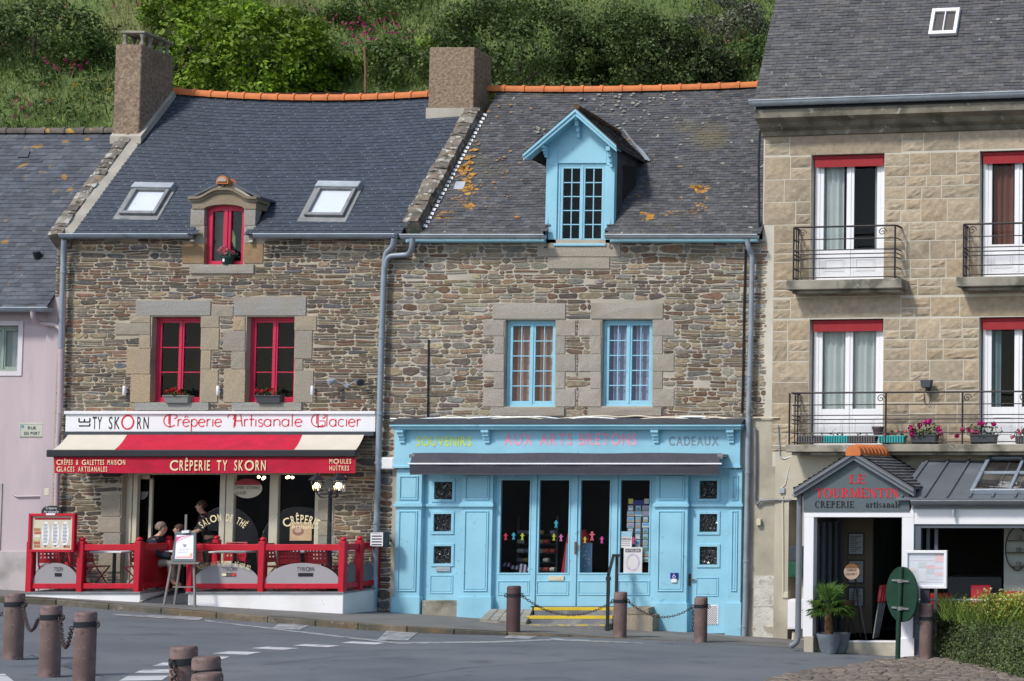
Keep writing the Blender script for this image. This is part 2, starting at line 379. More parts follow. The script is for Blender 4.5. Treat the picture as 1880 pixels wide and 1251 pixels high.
# road markings: thin sheets just above the tar
def marking(polys, m, name, dz=.005):
    mb = MB()
    for poly in polys:
        (a, b, c, d) = poly; n = 8
        def L(p, q, t): return (p[0]+(q[0]-p[0])*t, p[1]+(q[1]-p[1])*t)
        for k in range(n):
            t0, t1 = k/n, (k+1)/n; ps = []
            for pp in (L(a, b, t0), L(a, b, t1), L(d, c, t1), L(d, c, t0)):
                q = ground_hit(*pp, f=GR); ps.append((q.x, q.y, q.z+dz))
            mb.wquad(ps)
    return struct(mb.build(name, m, recalc=False))
dash = [((419, 1196.7), (480, 1198), (453, 1203), (390, 1200.5)), ((492, 1188), (550, 1191), (518, 1194), (460, 1191)), ((560, 1183.3), (625, 1186), (602, 1189), (538, 1186)), ((646, 1178.5), (707, 1181), (689, 1184), (626, 1181)),
        ((366, 1206), (422, 1206.5), (408, 1211), (340, 1212)), ((299, 1217.5), (350, 1217), (336, 1223.7), (280, 1223.7)), ((261, 1230.4), (330, 1229.5), (318, 1236), (246.5, 1236.6)), ((234.5, 1242.4), (310, 1241.4), (297, 1249.6), (218, 1251)), ((-60, 1242), (8, 1238), (26, 1252), (-40, 1256))]
marking(dash, M['road_paint'], 'dashed_marking')
marking([((205, 1128), (376, 1134), (364, 1140), (215, 1131)), ((512, 1146), (570, 1148), (548, 1158), (500, 1154)), ((712, 1157), (772, 1159), (748, 1177), (692, 1176)), ((938, 1166), (990, 1168), (970, 1174), (922, 1172))], M['road_paint_worn'], 'parking_patch', .007)
marking([((376, 1139), (520, 1156), (520, 1158.5), (376, 1141)), ((520, 1156), (730, 1180), (730, 1183), (520, 1158.5)), ((730, 1180), (900, 1178), (900, 1181), (730, 1183)), ((900, 1178), (1010, 1174), (1010, 1177), (900, 1181)),
         ((1010, 1172), (1180, 1181), (1180, 1182.5), (1010, 1176)), ((376, 1134), (560, 1146), (560, 1147.5), (376, 1135.5)), ((560, 1146), (860, 1163), (860, 1165), (560, 1147.5))], M['road_paint_worn'], 'parking_line')
# ================================================================== STONE WORK
PAL1 = [(.135, .1, .068), (.10, .082, .066), (.2, .155, .1), (.165, .095, .062), (.12, .12, .118), (.23, .18, .12), (.08, .069, .06), (.175, .135, .094), (.14, .12, .094), (.185, .105, .07), (.15, .13, .105)]
PAL2 = [(.2, .15, .095), (.15, .12, .088), (.26, .205, .135), (.18, .115, .075), (.2, .19, .165), (.29, .24, .165), (.125, .1, .08), (.24, .19, .13), (.22, .2, .16), (.16, .095, .06)]
def stones(mb, F, u0, u1, v0, v1, holes, pal, hh=(.035, .108), ww=(.10, .5), gap=.0165, dep=(.004, .013), seed=1, top=None):
    rr = random.Random(seed); v = v0; row = 0
    amp = .022
    def wob(u, k): return amp*mnoise.noise(Vector((u*1.7, k*7.3+seed, 0)))*2.0
    while v < v1-.03:
        h = rr.uniform(*hh)
        if rr.random() < .12: h *= 1.45
        h = min(h, v1-v); iv = [(u0, u1)]
        for a, b, c, d in holes:
            if d > v+.012 and c < v+h-.012:
                nx = []
                for p, q in iv:
                    if b <= p or a >= q: nx.append((p, q))
                    else:
                        if a-p > .05: nx.append((p, a))
                        if q-b > .05: nx.append((b, q))
                iv = nx
        for p, q in iv:
            u = p
            while u < q-.04:
                wd = rr.uniform(*ww)*(.65+.35*min(1, h/.08)*rr.uniform(.6, 1.3))
                if q-(u+wd) < ww[0]*.6: wd = q-u
                lay = [(0, 1)]
                if h > .085 and rr.random() < .5: s = rr.uniform(.35, .65); lay = [(0, s), (s, 1)]
                for s0, s1 in lay:
                    if rr.random() < .012: continue
                    a, b = u+gap*rr.uniform(.3, .8), u+wd-gap*rr.uniform(.3, .8)
                    if b-a < .03: continue
                    va0, va1 = v+wob(a, row), v+h+wob(a, row+1); vb0, vb1 = v+wob(b, row), v+h+wob(b, row+1)
                    if v <= v0+.001: va0 = vb0 = v0
                    y0a, y1a = va0+(va1-va0)*s0+gap*rr.uniform(.25, .7), va0+(va1-va0)*s1-gap*rr.uniform(.25, .7)
                    y0b, y1b = vb0+(vb1-vb0)*s0+gap*rr.uniform(.25, .7), vb0+(vb1-vb0)*s1-gap*rr.uniform(.25, .7)
                    ha, hb = y1a-y0a, y1b-y0b
                    if min(ha, hb) < .008: continue
                    k = min(.45*(b-a), max(ha, hb)*rr.uniform(.2, .9)); j = lambda s: rr.uniform(-s, s)
                    k2 = min(.45*(b-a), max(ha, hb)*rr.uniform(.2, .9)); m = (a+b)/2
                    poly = [(a, y0a+ha*rr.uniform(.2, .5)), (a+k, y0a+j(.006)), (b-k2, y0b+j(.006)), (b, y0b+hb*rr.uniform(.15, .5)),
                            (b-j(.01), y0b+hb*rr.uniform(.6, .9)), (b-k2*rr.uniform(.4, 1), y1b+j(.006)), (m+j(.1*(b-a)), (y1a+y1b)/2+j(.006)), (a+k*rr.uniform(.3, 1), y1a+j(.006)), (a+j(.008), y0a+ha*rr.uniform(.6, .9))]
                    c = rr.choice(pal); f = rr.uniform(.72, 1.3)*(1+.45*mnoise.noise(Vector((u*.5, v*.6, seed)))); c = (c[0]*f, c[1]*f*rr.uniform(.95, 1.05), c[2]*f*rr.uniform(.9, 1.08))
                    d = rr.uniform(*dep); cu = sum(x for x, _ in poly)/9; cv = sum(y for _, y in poly)/9
                    i0 = mb.pts([(x, y, -.006) for x, y in poly])
                    i1 = mb.pts([(cu+(x-cu)*.985, cv+(y-cv)*.95, d*.8) for x, y in poly]); i2 = mb.pts([(cu+(x-cu)*.88, cv+(y-cv)*.78, d+rr.uniform(0, .006)) for x, y in poly])
                    for q0 in range(9):
                        q1 = (q0+1) % 9; mb.face([i0[q0], i0[q1], i1[q1], i1[q0]], c); mb.face([i1[q0], i1[q1], i2[q1], i2[q0]], c)
                    mb.face(i2, c)
                u += wd
        v += h; row += 1
def ashlar(mb, F, u0, u1, v0, v1, holes, seed=3, hrow=(.34, .56), lintels=()):
    rr = random.Random(seed); v = v0
    pal = [(.39, .31, .215), (.36, .288, .2), (.42, .338, .238), (.345, .275, .195), (.385, .312, .222), (.405, .328, .235), (.36, .296, .212), (.375, .292, .195)]
    g = .010
    def stone(a, b, c, d, flat=False):
        if b-a < .05 or d-c < .05: return
        col = rr.choice(pal); f = rr.uniform(.9, 1.09); col = tuple(x*f for x in col)
        a += g; b -= g; c += g; d -= g; nx, ny = 5, 4; dep = rr.uniform(.010, .026); ids = []
        if flat: dep = .018
        for y in range(ny+1):
            ids.append(mb.pts([(a+(b-a)*x/nx+(rr.uniform(-.012, .012) if 0 < x < nx else 0), c+(d-c)*y/ny+(rr.uniform(-.012, .012) if 0 < y < ny else 0),
                        (dep*rr.uniform(.35, 1.25) if 0 < x < nx and 0 < y < ny else .004)) for x in range(nx+1)]))
        for y in range(ny):
            for x in range(nx): mb.face([ids[y][x], ids[y][x+1], ids[y+1][x+1], ids[y+1][x]], col)
        ed = mb.pts([(a, c, -.02), (b, c, -.02), (b, d, -.02), (a, d, -.02)])
        mb.face([ed[0], ed[1]] + [ids[0][x] for x in range(nx, -1, -1)], col); mb.face([ed[3], ed[2]] + [ids[ny][x] for x in range(nx, -1, -1)], col)
        mb.face([ed[0], ed[3]] + [ids[y][0] for y in range(ny, -1, -1)], col); mb.face([ed[1], ed[2]] + [ids[y][nx] for y in range(ny, -1, -1)], col)
    for q in lintels: stone(*q, flat=True)
    allh = list(holes)+list(lintels)
    cuts = sorted(set([v0, v1] + [x for q in allh for x in q[2:4] if v0 < x < v1])); rows = []
    for a, b in zip(cuts, cuts[1:]):
        n = max(1, round((b-a)/.40))
        for k in range(n): rows.append((a+(b-a)*k/n, a+(b-a)*(k+1)/n))
    for a, b in rows:
        iv = [(u0, u1)]
        for p, q, c, d in allh:
            if d > a+.01 and c < b-.01:
                nx = []
                for s, t in iv:
                    if q <= s or p >= t: nx.append((s, t))
                    else:
                        if p-s > .06: nx.append((s, p))
                        if t-q > .06: nx.append((q, t))
                iv = nx
        for s, t in iv:
            u = s
            while u < t-.02:
                wd = rr.choice([.34, .42, .5, .58, .7])*rr.uniform(.9, 1.1)
                if t-u-wd < .28: wd = t-u
                h = b-a
                if h > .26 and rr.random() < .58:
                    m = a+h*rr.uniform(.42, .6); stone(u, u+wd, a, m) if wd < .6 or rr.random() < .5 else (stone(u, u+wd*.45, a, m), stone(u+wd*.45, u+wd, a, m))
                    stone(u, u+wd, m, b) if wd < .55 or rr.random() < .5 else (stone(u, u+wd*.58, m, b), stone(u+wd*.58, u+wd, m, b))
                else: stone(u, u+wd, a, b)
                u += wd
def wall_holes(mb, F, u0, u1, v0, v1, holes, w=0.0, depth=.3):
    us = sorted(set([u0, u1]+[x for h in holes for x in h[:2] if u0 < x < u1])); vs = sorted(set([v0, v1]+[x for h in holes for x in h[2:4] if v0 < x < v1]))
    for a, b in zip(us, us[1:]):
        for c, d in zip(vs, vs[1:]):
            mu, mv = (a+b)/2, (c+d)/2
            if any(h[0] < mu < h[1] and h[2] < mv < h[3] for h in holes): continue
            mb.quad([(a, c, w), (b, c, w), (b, d, w), (a, d, w)])
    for a, b, c, d in holes:
        c = max(c, v0); d = min(d, v1)
        mb.quad([(a, c, w), (a, d, w), (a, d, w-depth), (a, c, w-depth)]); mb.quad([(b, c, w), (b, d, w), (b, d, w-depth), (b, c, w-depth)])
        
        if d < v1-.001: mb.quad([(a, d, w), (b, d, w), (b, d, w-depth), (a, d, w-depth)])
        mb.quad([(a, c, w), (b, c, w), (b, c, w-depth), (a, c, w-depth)])
def slab_stone(mb, r, w0, w1, col=(1, 1, 1), rr=R):
    """dressed granite block with slightly uneven face"""
    a, b, c, d = r; a += .006; b -= .006; c += .005; d -= .005; nx, ny = 4, 3; ids = []
    for y in range(ny+1):
        ids.append(mb.pts([(a+(b-a)*x/nx, c+(d-c)*y/ny, w1-(.008 if x in (0, nx) or y in (0, ny) else rr.uniform(0, .007))) for x in range(nx+1)]))
    for y in range(ny):
        for x in range(nx): mb.face([ids[y][x], ids[y][x+1], ids[y+1][x+1], ids[y+1][x]], col)
    e = mb.pts([(a, c, w0), (b, c, w0), (b, d, w0), (a, d, w0)])
    mb.face([e[0], e[1]]+ids[0][::-1], col); mb.face([e[3], e[2]]+ids[ny][::-1], col); mb.face([e[0], e[3]]+[ids[y][0] for y in range(ny, -1, -1)], col); mb.face([e[1], e[2]]+[ids[y][nx] for y in range(ny, -1, -1)], col)
# ================================================================== SLATE ROOFS
def slates(mb, P, rows, cols, pal, skip=None, lift=.013, hooks=False, seed=1, jit=.004, vary=.2):
    rr = random.Random(seed)
    for j in range(rows):
        b0, b1 = j/rows, min(1.0, (j+1.25)/rows); off = (j % 2)*.5+rr.uniform(-.06, .06)
        for i in range(-1, cols+1):
            a0, a1 = max(0, (i+off)/cols), min(1, (i+off+1)/cols)
            if a1-a0 < .1/cols: continue
            p0, p1, p2, p3 = P(a0, b0), P(a1, b0), P(a1, b1), P(a0, b1)
            if skip and skip((p0+p2)/2): continue
            e = (p1-p0).normalized(); n = e.cross(p3-p0).normalized(); n = -n if n.z < 0 else n
            g = e*.002; t = lift+rr.uniform(-jit, jit); s = (p3-p0).normalized()*rr.uniform(-.006, .006)
            c = rr.choice(pal); f = rr.uniform(1-vary, 1+vary); c = tuple(x*f for x in c)
            q = [p0+g+n*t+s, p1-g+n*(t+rr.uniform(-.002, .002))+s, p2-g+n*.002, p3+g+n*.002]
            i0 = mb.wpts(q + [p0+g+s, p1-g+s])
            mb.face([i0[0], i0[1], i0[2], i0[3]], c); mb.face([i0[4], i0[5], i0[1], i0[0]], tuple(x*.8 for x in c))
            if hooks and rr.random() < .8:
                m = (q[0]+q[1])/2+n*.003; u = (p3-p0).normalized(); k = R.uniform(.2, .5)
                mb.wquad([m-e*.006-u*.004, m+e*.006-u*.004, m+e*.006+u*.016, m-e*.006+u*.016], (.42*k*2, .44*k*2, .46*k*2))
def under(mb, P, na=10, nb=4, d=.012, skip=None):
    for i in range(na):
        for j in range(nb):
            ps = [P(i/na, j/nb), P((i+1)/na, j/nb), P((i+1)/na, (j+1)/nb), P(i/na, (j+1)/nb)]
            if skip and skip((ps[0]+ps[2])/2): continue
            n = (ps[1]-ps[0]).cross(ps[3]-ps[0]).normalized(); n = -n if n.z < 0 else n
            mb.wquad([p-n*d for p in ps], (.05, .055, .065))
def ridge_tiles(mb, A, B, sag, n, r=.1, col=(1, 1, 1)):
    pts = lambda t: A.lerp(B, t) - Vector((0, 0, sag*4*t*(1-t)))
    for k in range(n):
        a, b = pts(k/n), pts((k+1)/n); d = (b-a)
        for (s0, s1, q) in ((0, 1.0, 1.0), (.9, 1.06, 1.17)):
            p0, p1 = a+d*s0, a+d*s1; m = 9; ra, rb = [], []
            y = Vector((-d.y, d.x, 0)).normalized(); z = Vector((0, 0, 1)); rj = r*q
            for i in range(m):
                t = PI*(-.12+1.24*i/(m-1)); ra.append(p0+y*rj*math.cos(t)+z*(rj*math.sin(t)-.03)); rb.append(p1+y*rj*math.cos(t)+z*(rj*math.sin(t)-.03))
            ia, ib = mb.wpts(ra), mb.wpts(rb); mb.smooth = True
            for i in range(m-1): mb.face([ia[i], ia[i+1], ib[i+1], ib[i]], col)
            mb.smooth = False; mb.face(ia, col); mb.face(ib, col)
def gutter(name, A, B, parent, m, r=.075, straps=.6, fall=0):
    """half-round gutter between two world points, with joint straps"""
    mb = MB(); d = (B-A); L = d.length; t = d.normalized(); y = Vector((-t.y, t.x, 0)).normalized(); n = 9
    def ring(p, rad): return mb.wpts([p + y*rad*math.cos(PI*(1+i/(n-1))) + Vector((0, 0, 1))*rad*math.sin(PI*(1+i/(n-1))) for i in range(n)])
    mb.smooth = True; a, b = ring(A, r), ring(B, r); c, e = ring(A, r*.86), ring(B, r*.86)
    for i in range(n-1): mb.face([a[i], a[i+1], b[i+1], b[i]]); mb.face([c[i], c[i+1], e[i+1], e[i]])
    mb.smooth = False; mb.face(a); mb.face(b)
    mb.face([a[0], b[0], e[0], c[0]]); mb.face([a[-1], b[-1], e[-1], c[-1]])
    mb.tube([A-y*r, B-y*r], .014, 6)
    k = straps*.5
    while k < L:
        p = A+t*k; i0 = ring(p-t*.012, r*1.07); i1 = ring(p+t*.012, r*1.07)
        for i in range(n-1): mb.face([i0[i], i0[i+1], i1[i+1], i1[i]])
        k += straps
    return mb.build(name, m, parent)
def bend_path(pts, r=.09, n=5):           # rounds the corners of a pipe path
    pts = [Vector(p) for p in pts]; out = [pts[0]]
    for a, b, c in zip(pts, pts[1:], pts[2:]):
        d0, d1 = (a-b), (c-b); k = min(r, d0.length*.45, d1.length*.45); p, q = b+d0.normalized()*k, b+d1.normalized()*k
        out += [(p*(1-t)**2 + b*2*t*(1-t) + q*t*t) for t in [i/n for i in range(n+1)]]
    return out+[pts[-1]]
def downpipe(name, pts, parent, m, r=.048, rings=()):
    mb = MB(); mb.tube(bend_path(pts), r, 12)
    for p in rings:
        p = Vector(p); mb.tube([p-Vector((0, 0, .02)), p+Vector((0, 0, .02))], r*1.22, 12)
        mb.box(*[0]*0) if False else None
    return mb.build(name, m, parent)

def seam(pts, w_, name='tar_seam', m_=None):
    mb = MB(); P3 = []
    for a, b in zip(pts, pts[1:]):
        for k in range(6): t = k/6; P3.append((a[0]+(b[0]-a[0])*t+R.uniform(-1, 1), a[1]+(b[1]-a[1])*t+R.uniform(-.35, .35)))
    P3.append(pts[-1]); Q3 = [ground_hit(x, y, f=GR) for x, y in P3]
    for p, q in zip(Q3, Q3[1:]):
        d = Vector((q.x-p.x, q.y-p.y, 0)); n = Vector((-d.y, d.x, 0)).normalized()*w_*R.uniform(.6, 1.2); z = Vector((0, 0, .0045)); mb.wquad([p-n+z, q-n+z, q+n+z, p+n+z])
    return struct(mb.build(name, m_ or M['tar'], recalc=False))
M['tar'] = mat('tar_seam', (.062, .066, .074), .7, .2, 5)
seam([(55, 1203), (95, 1217), (140, 1231), (190, 1243)], .012); seam([(480, 1222), (620, 1206), (800, 1198), (1010, 1193)], .008); seam([(700, 1251), (860, 1226), (1100, 1212), (1400, 1205)], .007); seam([(180, 1150), (330, 1153), (420, 1158)], .006)

# ================================================================== WINDOWS
def window(root, F, r, w, mf, cols=1, rows=3, leaves=2, fw=.055, st=.05, bar=.028, curtain=None, room=.7, name='window', rail0=None, glass=None, deep=.05, roommat=None, top_extra=0.0, bevel=.004):
    """r = opening (u0,u1,v0,v1); w = face of the frame. The window is one part; pane, curtain and the dim niche behind are its sub-parts."""
    u0, u1, v0, v1 = r; mb = MB(F); t = top_extra
    mb.box(u0, u0+fw, v0, v1, w-deep, w); mb.box(u1-fw, u1, v0, v1, w-deep, w)
    mb.box(u0+fw, u1-fw, v1-fw-t, v1, w-deep, w-.002); mb.box(u0+fw, u1-fw, v0, v0+fw*1.1, w-deep, w-.002)
    iu0, iu1, iv0, iv1 = u0+fw, u1-fw, v0+fw*1.1, v1-fw-t; lw = (iu1-iu0)/leaves
    for k in range(leaves):
        a, b = iu0+lw*k+.003, iu0+lw*(k+1)-.003; ww = w-.008
        mb.box(a, a+st, iv0, iv1, w-deep*.8, ww); mb.box(b-st, b, iv0, iv1, w-deep*.8, ww)
        br = rail0 if rail0 else st*1.15
        mb.box(a+st, b-st, iv1-st, iv1, w-deep*.8, ww-.002); mb.box(a+st, b-st, iv0, iv0+br, w-deep*.8, ww-.002)
        ga, gb, gc, gd = a+st, b-st, iv0+br, iv1-st
        for i in range(1, cols): x = ga+(gb-ga)*i/cols; mb.box(x-bar/2, x+bar/2, gc, gd, w-deep*.7, ww-.006)
        for j in range(1, rows): y = gc+(gd-gc)*j/rows; mb.box(ga, gb, y-bar/2, y+bar/2, w-deep*.7, ww-.009)
    if leaves == 2: x = (u0+u1)/2; mb.box(x-.02, x+.02, iv0, iv1, w-.02, w+.006)
    o = mb.build(name, mf, root, bevel=bevel)
    br = rail0 if rail0 else st
    g = MB(F); q = w-deep*.55; g.quad([(iu0, iv0+br*.5, q), (iu1, iv0+br*.5, q), (iu1, iv1, q), (iu0, iv1, q)]); g.build('pane', glass or M['glass'], o, recalc=False)
    if room:
        k = MB(F); a, b, c, d, z0, z1 = u0-.0, u1+.0, v0, v1, w-deep-.002, w-deep-room
        for ps in ([(a-.3, c-.1, z1), (b+.3, c-.1, z1), (b+.3, d+.1, z1), (a-.3, d+.1, z1)], [(a, c, z0), (a, d, z0), (a-.3, d+.1, z1), (a-.3, c-.1, z1)], [(b, c, z0), (b, d, z0), (b+.3, d+.1, z1), (b+.3, c-.1, z1)],
                   [(a, d, z0), (b, d, z0), (b+.3, d+.1, z1), (a-.3, d+.1, z1)], [(a, c, z0), (b, c, z0), (b+.3, c-.1, z1), (a-.3, c-.1, z1)]): k.quad(ps)
        k.build('interior', roommat or M['dark_room'], o, recalc=False)
    for cc in (curtain or []):
        (c0, c1, m_) = cc[:3]; vv0 = iv0 + (cc[3] if len(cc) > 3 else 0); k = MB(F); n = max(6, int((c1-c0)*(iu1-iu0)/.025)); rr = random.Random(int(abs(u0)*1000)); top, bot = [], []
        ph = rr.uniform(0, 6)
        for i in range(n+1):
            x = iu0+(iu1-iu0)*(c0+(c1-c0)*i/n); y = w-deep-.07-.03*math.sin(i*1.25+ph)-.012*math.sin(i*.47)
            top.append((x, iv1+.04, y)); bot.append((x+.015*math.sin(i*.5), vv0-.02, y-.02*math.sin(i*.9)))
        a = k.pts(top); b = k.pts(bot); k.smooth = True
        for i in range(n): k.face([b[i], b[i+1], a[i+1], a[i]])
        k.build('curtain', m_, o, recalc=False)
    return o
def panel(mb, r, w, rim=.03, deep=.02):   # raised moulded panel on joinery
    a, b, c, d = r
    for q in ((a, b, d-rim, d), (a, b, c, c+rim), (a, a+rim, c+rim, d-rim), (b-rim, b, c+rim, d-rim)): mb.box(*q, w-.01, w+deep)
    k = rim*1.9
    if b-a > 2.6*k and d-c > 2.6*k: mb.box(a+k, b-k, c+k, d-k, w-.01, w+deep*.55)
# ================================================================== HOUSE ONE (creperie)
def U(px, py=600, w=0): return WF.p(px, py, w)[0]
def V(py, px=400, w=0): return WF.p(px, py, w)[1]
h1 = thing('stone_house', 'rubble stone house with slate roof, red windows and arched stone dormer above a creperie', 'house', (U(410), 0, G(U(410), 0)))
g0 = -1.2
W1 = WF.r(277, 582, 369, 739); W2 = WF.r(451, 582, 541, 739); DRM = WF.r(376, 376, 448, 486)
SHOP1 = WF.r(222, 852, 584, 1092)
L1, R1 = U(106, 600), U(703, 600); EV1 = V(437)
SHOP1 = (SHOP1[0], SHOP1[1], g0, SHOP1[3])
mb = MB(); wall_holes(mb, WF, L1, R1, g0, EV1, [W1, W2, (DRM[0], DRM[1], DRM[2], EV1), SHOP1])
RX0, RX1 = at_depth(128, 431, -.15).x, at_depth(736, 433, -.15).x
ez1 = at_depth(430, 431, -.15).z; rz1 = at_depth(300, 170, 2.75).z; RY1 = 2.75
mb.wquad([(L1, 0, g0), (L1, 0, EV1), (L1, 5.5, EV1), (L1, 5.5, g0)]); mb.wquad([(R1, 0, g0), (R1, 0, EV1), (R1, 5.5, EV1), (R1, 5.5, g0)])
mb.wquad([(L1, 5.5, g0), (R1, 5.5, g0), (R1, 5.5, EV1), (L1, 5.5, EV1)])
for X in (L1, R1): mb.wquad([(X, 0, EV1), (X, RY1, rz1-.1), (X, 5.5, EV1)][:3]) 
mb.build('wall', M['mortar'], h1, recalc=False)
# dressed stones around openings
q1 = {'lintel': [(250, 552, 388, 580), (430, 545, 563, 580)], 'sill': [(250, 739, 386, 754), (428, 739, 556, 754)]}
quo = [(239, 578, 277, 593), (212, 593, 277, 615), (256, 615, 277, 640), (233, 640, 277, 687), (240, 687, 277, 739), (369, 580, 403, 602), (369, 602, 403, 643), (369, 643, 388, 678), (369, 678, 401, 739),
       (428, 582, 451, 607), (410, 607, 451, 645), (425, 645, 451, 678), (411, 678, 451, 739), (541, 580, 582, 607), (541, 607, 574, 659), (541, 659, 557, 680), (541, 680, 576, 739), (390, 561, 429, 582)]
dst = [(335, 447, 376, 484), (448, 447, 484, 484), (350, 486, 468, 503)]
gf = [(186, 908, 222, 948), (180, 950, 222, 978), (190, 980, 222, 1010), (182, 1012, 222, 1050), (584, 918, 614, 956), (584, 958, 612, 984), (584, 986, 616, 1020), (584, 1022, 610, 1060), (590, 1062, 618, 1090)]
blk1 = [WF.r(*q) for q in q1['lintel']+q1['sill']+quo+dst+gf]
holes1 = [W1, W2, DRM, SHOP1]+blk1
mb = MB(); stones(mb, WF, L1+.02, R1-.01, -.1, EV1-.03, holes1, PAL1, seed=5)
mb.build('rubble_facing', M['stone'], h1)
for q in q1['lintel']:
    m = MB(); slab_stone(m, WF.r(*q), -.15, .03, (.82, .85, .87)); m.build('lintel', M['granite'], h1)
for q in q1['sill']:
    m = MB(); slab_stone(m, WF.r(*q), -.2, .06, (.78, .82, .84)); m.build('sill', M['granite'], h1)
rr = random.Random(4)
for q in quo: m = MB(); slab_stone(m, WF.r(*q), -.2, .026, rr.choice([(1.0, .88, .68), (.95, .85, .68), (.85, .8, .7), (1.05, .86, .62), (.8, .77, .7)])); m.build('quoin', M['granite'], h1)
for q in gf: m = MB(); slab_stone(m, WF.r(*q), -.1, .024, rr.choice([(.95, .88, .75), (.85, .83, .78), (1.0, .9, .7)])); m.build('quoin', M['granite'], h1)
for wn in (W1, W2):
    window(h1, WF, (wn[0]+.005, wn[1]-.005, wn[2], wn[3]-.005), -.14, M['pinkred'], 1, 3, fw=.05, st=.05, bar=.022, roommat=M['dark'])
# dormer of stone with an arched head
d = MB(); gcol = [(.95, .93, .9), (.86, .86, .84), (1.0, .94, .84)]
for q in ((350, 383, 376, 414), (349, 414, 376, 447), (448, 383, 470, 414), (448, 414, 470, 447)): slab_stone(d, WF.r(*q), -.35, .02, R.choice(gcol))
for q in dst[:2]: slab_stone(d, WF.r(*q), -.2, .024, (.8, .55, .33))
slab_stone(d, WF.r(*dst[2]), -.25, .05, (.9, .9, .86))
uA, uB = WF.p(350, 383)[0], WF.p(476, 383)[0]; uc = (DRM[0]+DRM[1])/2; hw = (DRM[1]-DRM[0])/2
vs, va = WF.p(412, 384)[1], DRM[3]      # springing and crown of the arch
def arch_v(x): return vs + (va-vs)*math.sqrt(max(0, 1-((x-uc)/hw)**2*.98)) if abs(x-uc) < hw else vs
v360, v350, v348 = WF.p(412, 367)[1], WF.p(412, 351)[1], WF.p(412, 361)[1]
def hood_v(x):
    t = abs(x-uc)/((uB-uA)/2)
    return v360 + (v350-v360)*(1-sstep(.15, .78, t))
n = 28; lo, hi = [], []
for k in range(n+1):
    x = uA+.05+(uB-uA-.1)*k/n; lo.append((x, arch_v(x))); hi.append((x, hood_v(x)-.02))
for k in range(n):
    d.prism([lo[k], lo[k+1], hi[k+1], hi[k]], -.35, .03, (.72, .6, .44))
for s0, s1, ww in ((0, .05, .10), (-.05, 0, .06)):
    for k in range(n):
        x0, x1 = uA+(uB-uA)*k/n, uA+(uB-uA)*(k+1)/n
        d.prism([(x0, hood_v(x0)+s0), (x1, hood_v(x1)+s0), (x1, hood_v(x1)+s1), (x0, hood_v(x0)+s1)], -.33, ww, (.6, .52, .4))
dorm = d.build('dormer', M['granite'], h1)
g = MB(); ap = WF.p(415, 334); gl = WF.p(366, 362); gr = WF.p(462, 362)
g.prism([gl, (uc, gl[1]-.05), gr, (ap[0]+.1, ap[1]-.02), (ap[0]-.1, ap[1]-.02)], -.3, .0); g.build('dormer_gable', M['plaster_fillet'], dorm)
def roof1(a, b):
    x = RX0+(RX1-RX0)*a; sag = .17*4*a*(1-a)*b
    return Vector((x, -.15+(RY1+.15)*b, ez1+(rz1-ez1)*b - sag))
def z_roof1(y): return ez1+(rz1-ez1)*(y+.15)/(RY1+.15)
# dormer cheeks and little roof back to the slope
zb = (ap[1]-ez1)/(rz1-ez1)*(RY1+.15)-.15; ze = (gl[1]-.05-ez1)/(rz1-ez1)*(RY1+.15)-.15
c0 = uA+.06; c1 = uB-.06
for X in (c0, c1-.08): g = MB(); g.wprism([(X, .3, V(446)), (X, .3, gl[1]-.02), (X, ze+.1, gl[1]-.02), (X, -.1, V(446))], (.08, 0, 0)); g.build('dormer_cheek', M['plaster_fillet'], dorm)
g = MB()
for X in (uA-.02, uB+.02):
    g.wprism([(X, -.02, gl[1]-.04), (ap[0], -.02, ap[1]), (ap[0], zb+.15, ap[1]), (X, ze+.1, gl[1]-.04)], (0, 0, .05), (.1, .11, .13))
g.build('dormer_roof', M['slate'], dorm)
g = MB(); ridge_tiles(g, Vector((ap[0], -.12, ap[1]+.01)), Vector((ap[0], .95, ap[1]-.2)), 0, 4, .125)
g.build('dormer_ridge', M['ridge_tile'], dorm)
g = MB(); g.prism([(ap[0]+.09*math.cos(t), ap[1]-.02+.09*math.sin(t)) for t in [PI*k/10 for k in range(11)]], .11, .14); g.build('ridge_infill', M['plaster_fillet'], dorm)
m = MB(); m.tube([WF.pt(WF.p(405, 333)[0], WF.p(405, 337)[1], .06), WF.pt(WF.p(417, 343)[0], WF.p(417, 344)[1], .1)], .02, 6); m.build('iron_hook', M['iron'], dorm)
# arched red window in it
m = MB(); fw = .055; w0 = -.08; N = 24
for k in range(N):
    x0, x1 = DRM[0]+2*hw*k/N, DRM[0]+2*hw*(k+1)/N
    m.prism([(x0, arch_v(x0)-.11), (x1, arch_v(x1)-.11), (x1, arch_v(x1)+.01), (x0, arch_v(x0)+.01)], w0-.05, w0)
for a, b in ((DRM[0], DRM[0]+.1), (DRM[1]-.1, DRM[1]), (uc-.075, uc+.075)): m.box(a, b, DRM[2]+.06, vs+.0 if a < uc-.2 or b > uc+.2 else va-.08, w0-.05, w0+.003)
m.box(DRM[0], DRM[1], DRM[2], DRM[2]+.085, w0-.05, w0+.005); m.box(uc-.02, uc+.02, DRM[2]+.085, va-.1, w0, w0+.02)
wd = m.build('window', M['pinkred'], h1, bevel=.004)
m = MB(); m.prism([(DRM[0]+.05, DRM[2]+.05), (DRM[1]-.05, DRM[2]+.05), (DRM[1]-.05, vs), (uc, va-.05), (DRM[0]+.05, vs)], w0-.035, w0-.034); m.build('pane', M['glass'], wd)
m = MB(); m.box(DRM[0], DRM[1], DRM[2], va, w0-.9, w0-.88); m.build('interior', M['dark'], wd)
m = MB(); m.box(DRM[0]+.03, uc-.06, DRM[2], vs+.1, w0-.2, w0-.18); m.build('curtain', mat('beige_curtain', (.26, .22, .18), .9), wd)
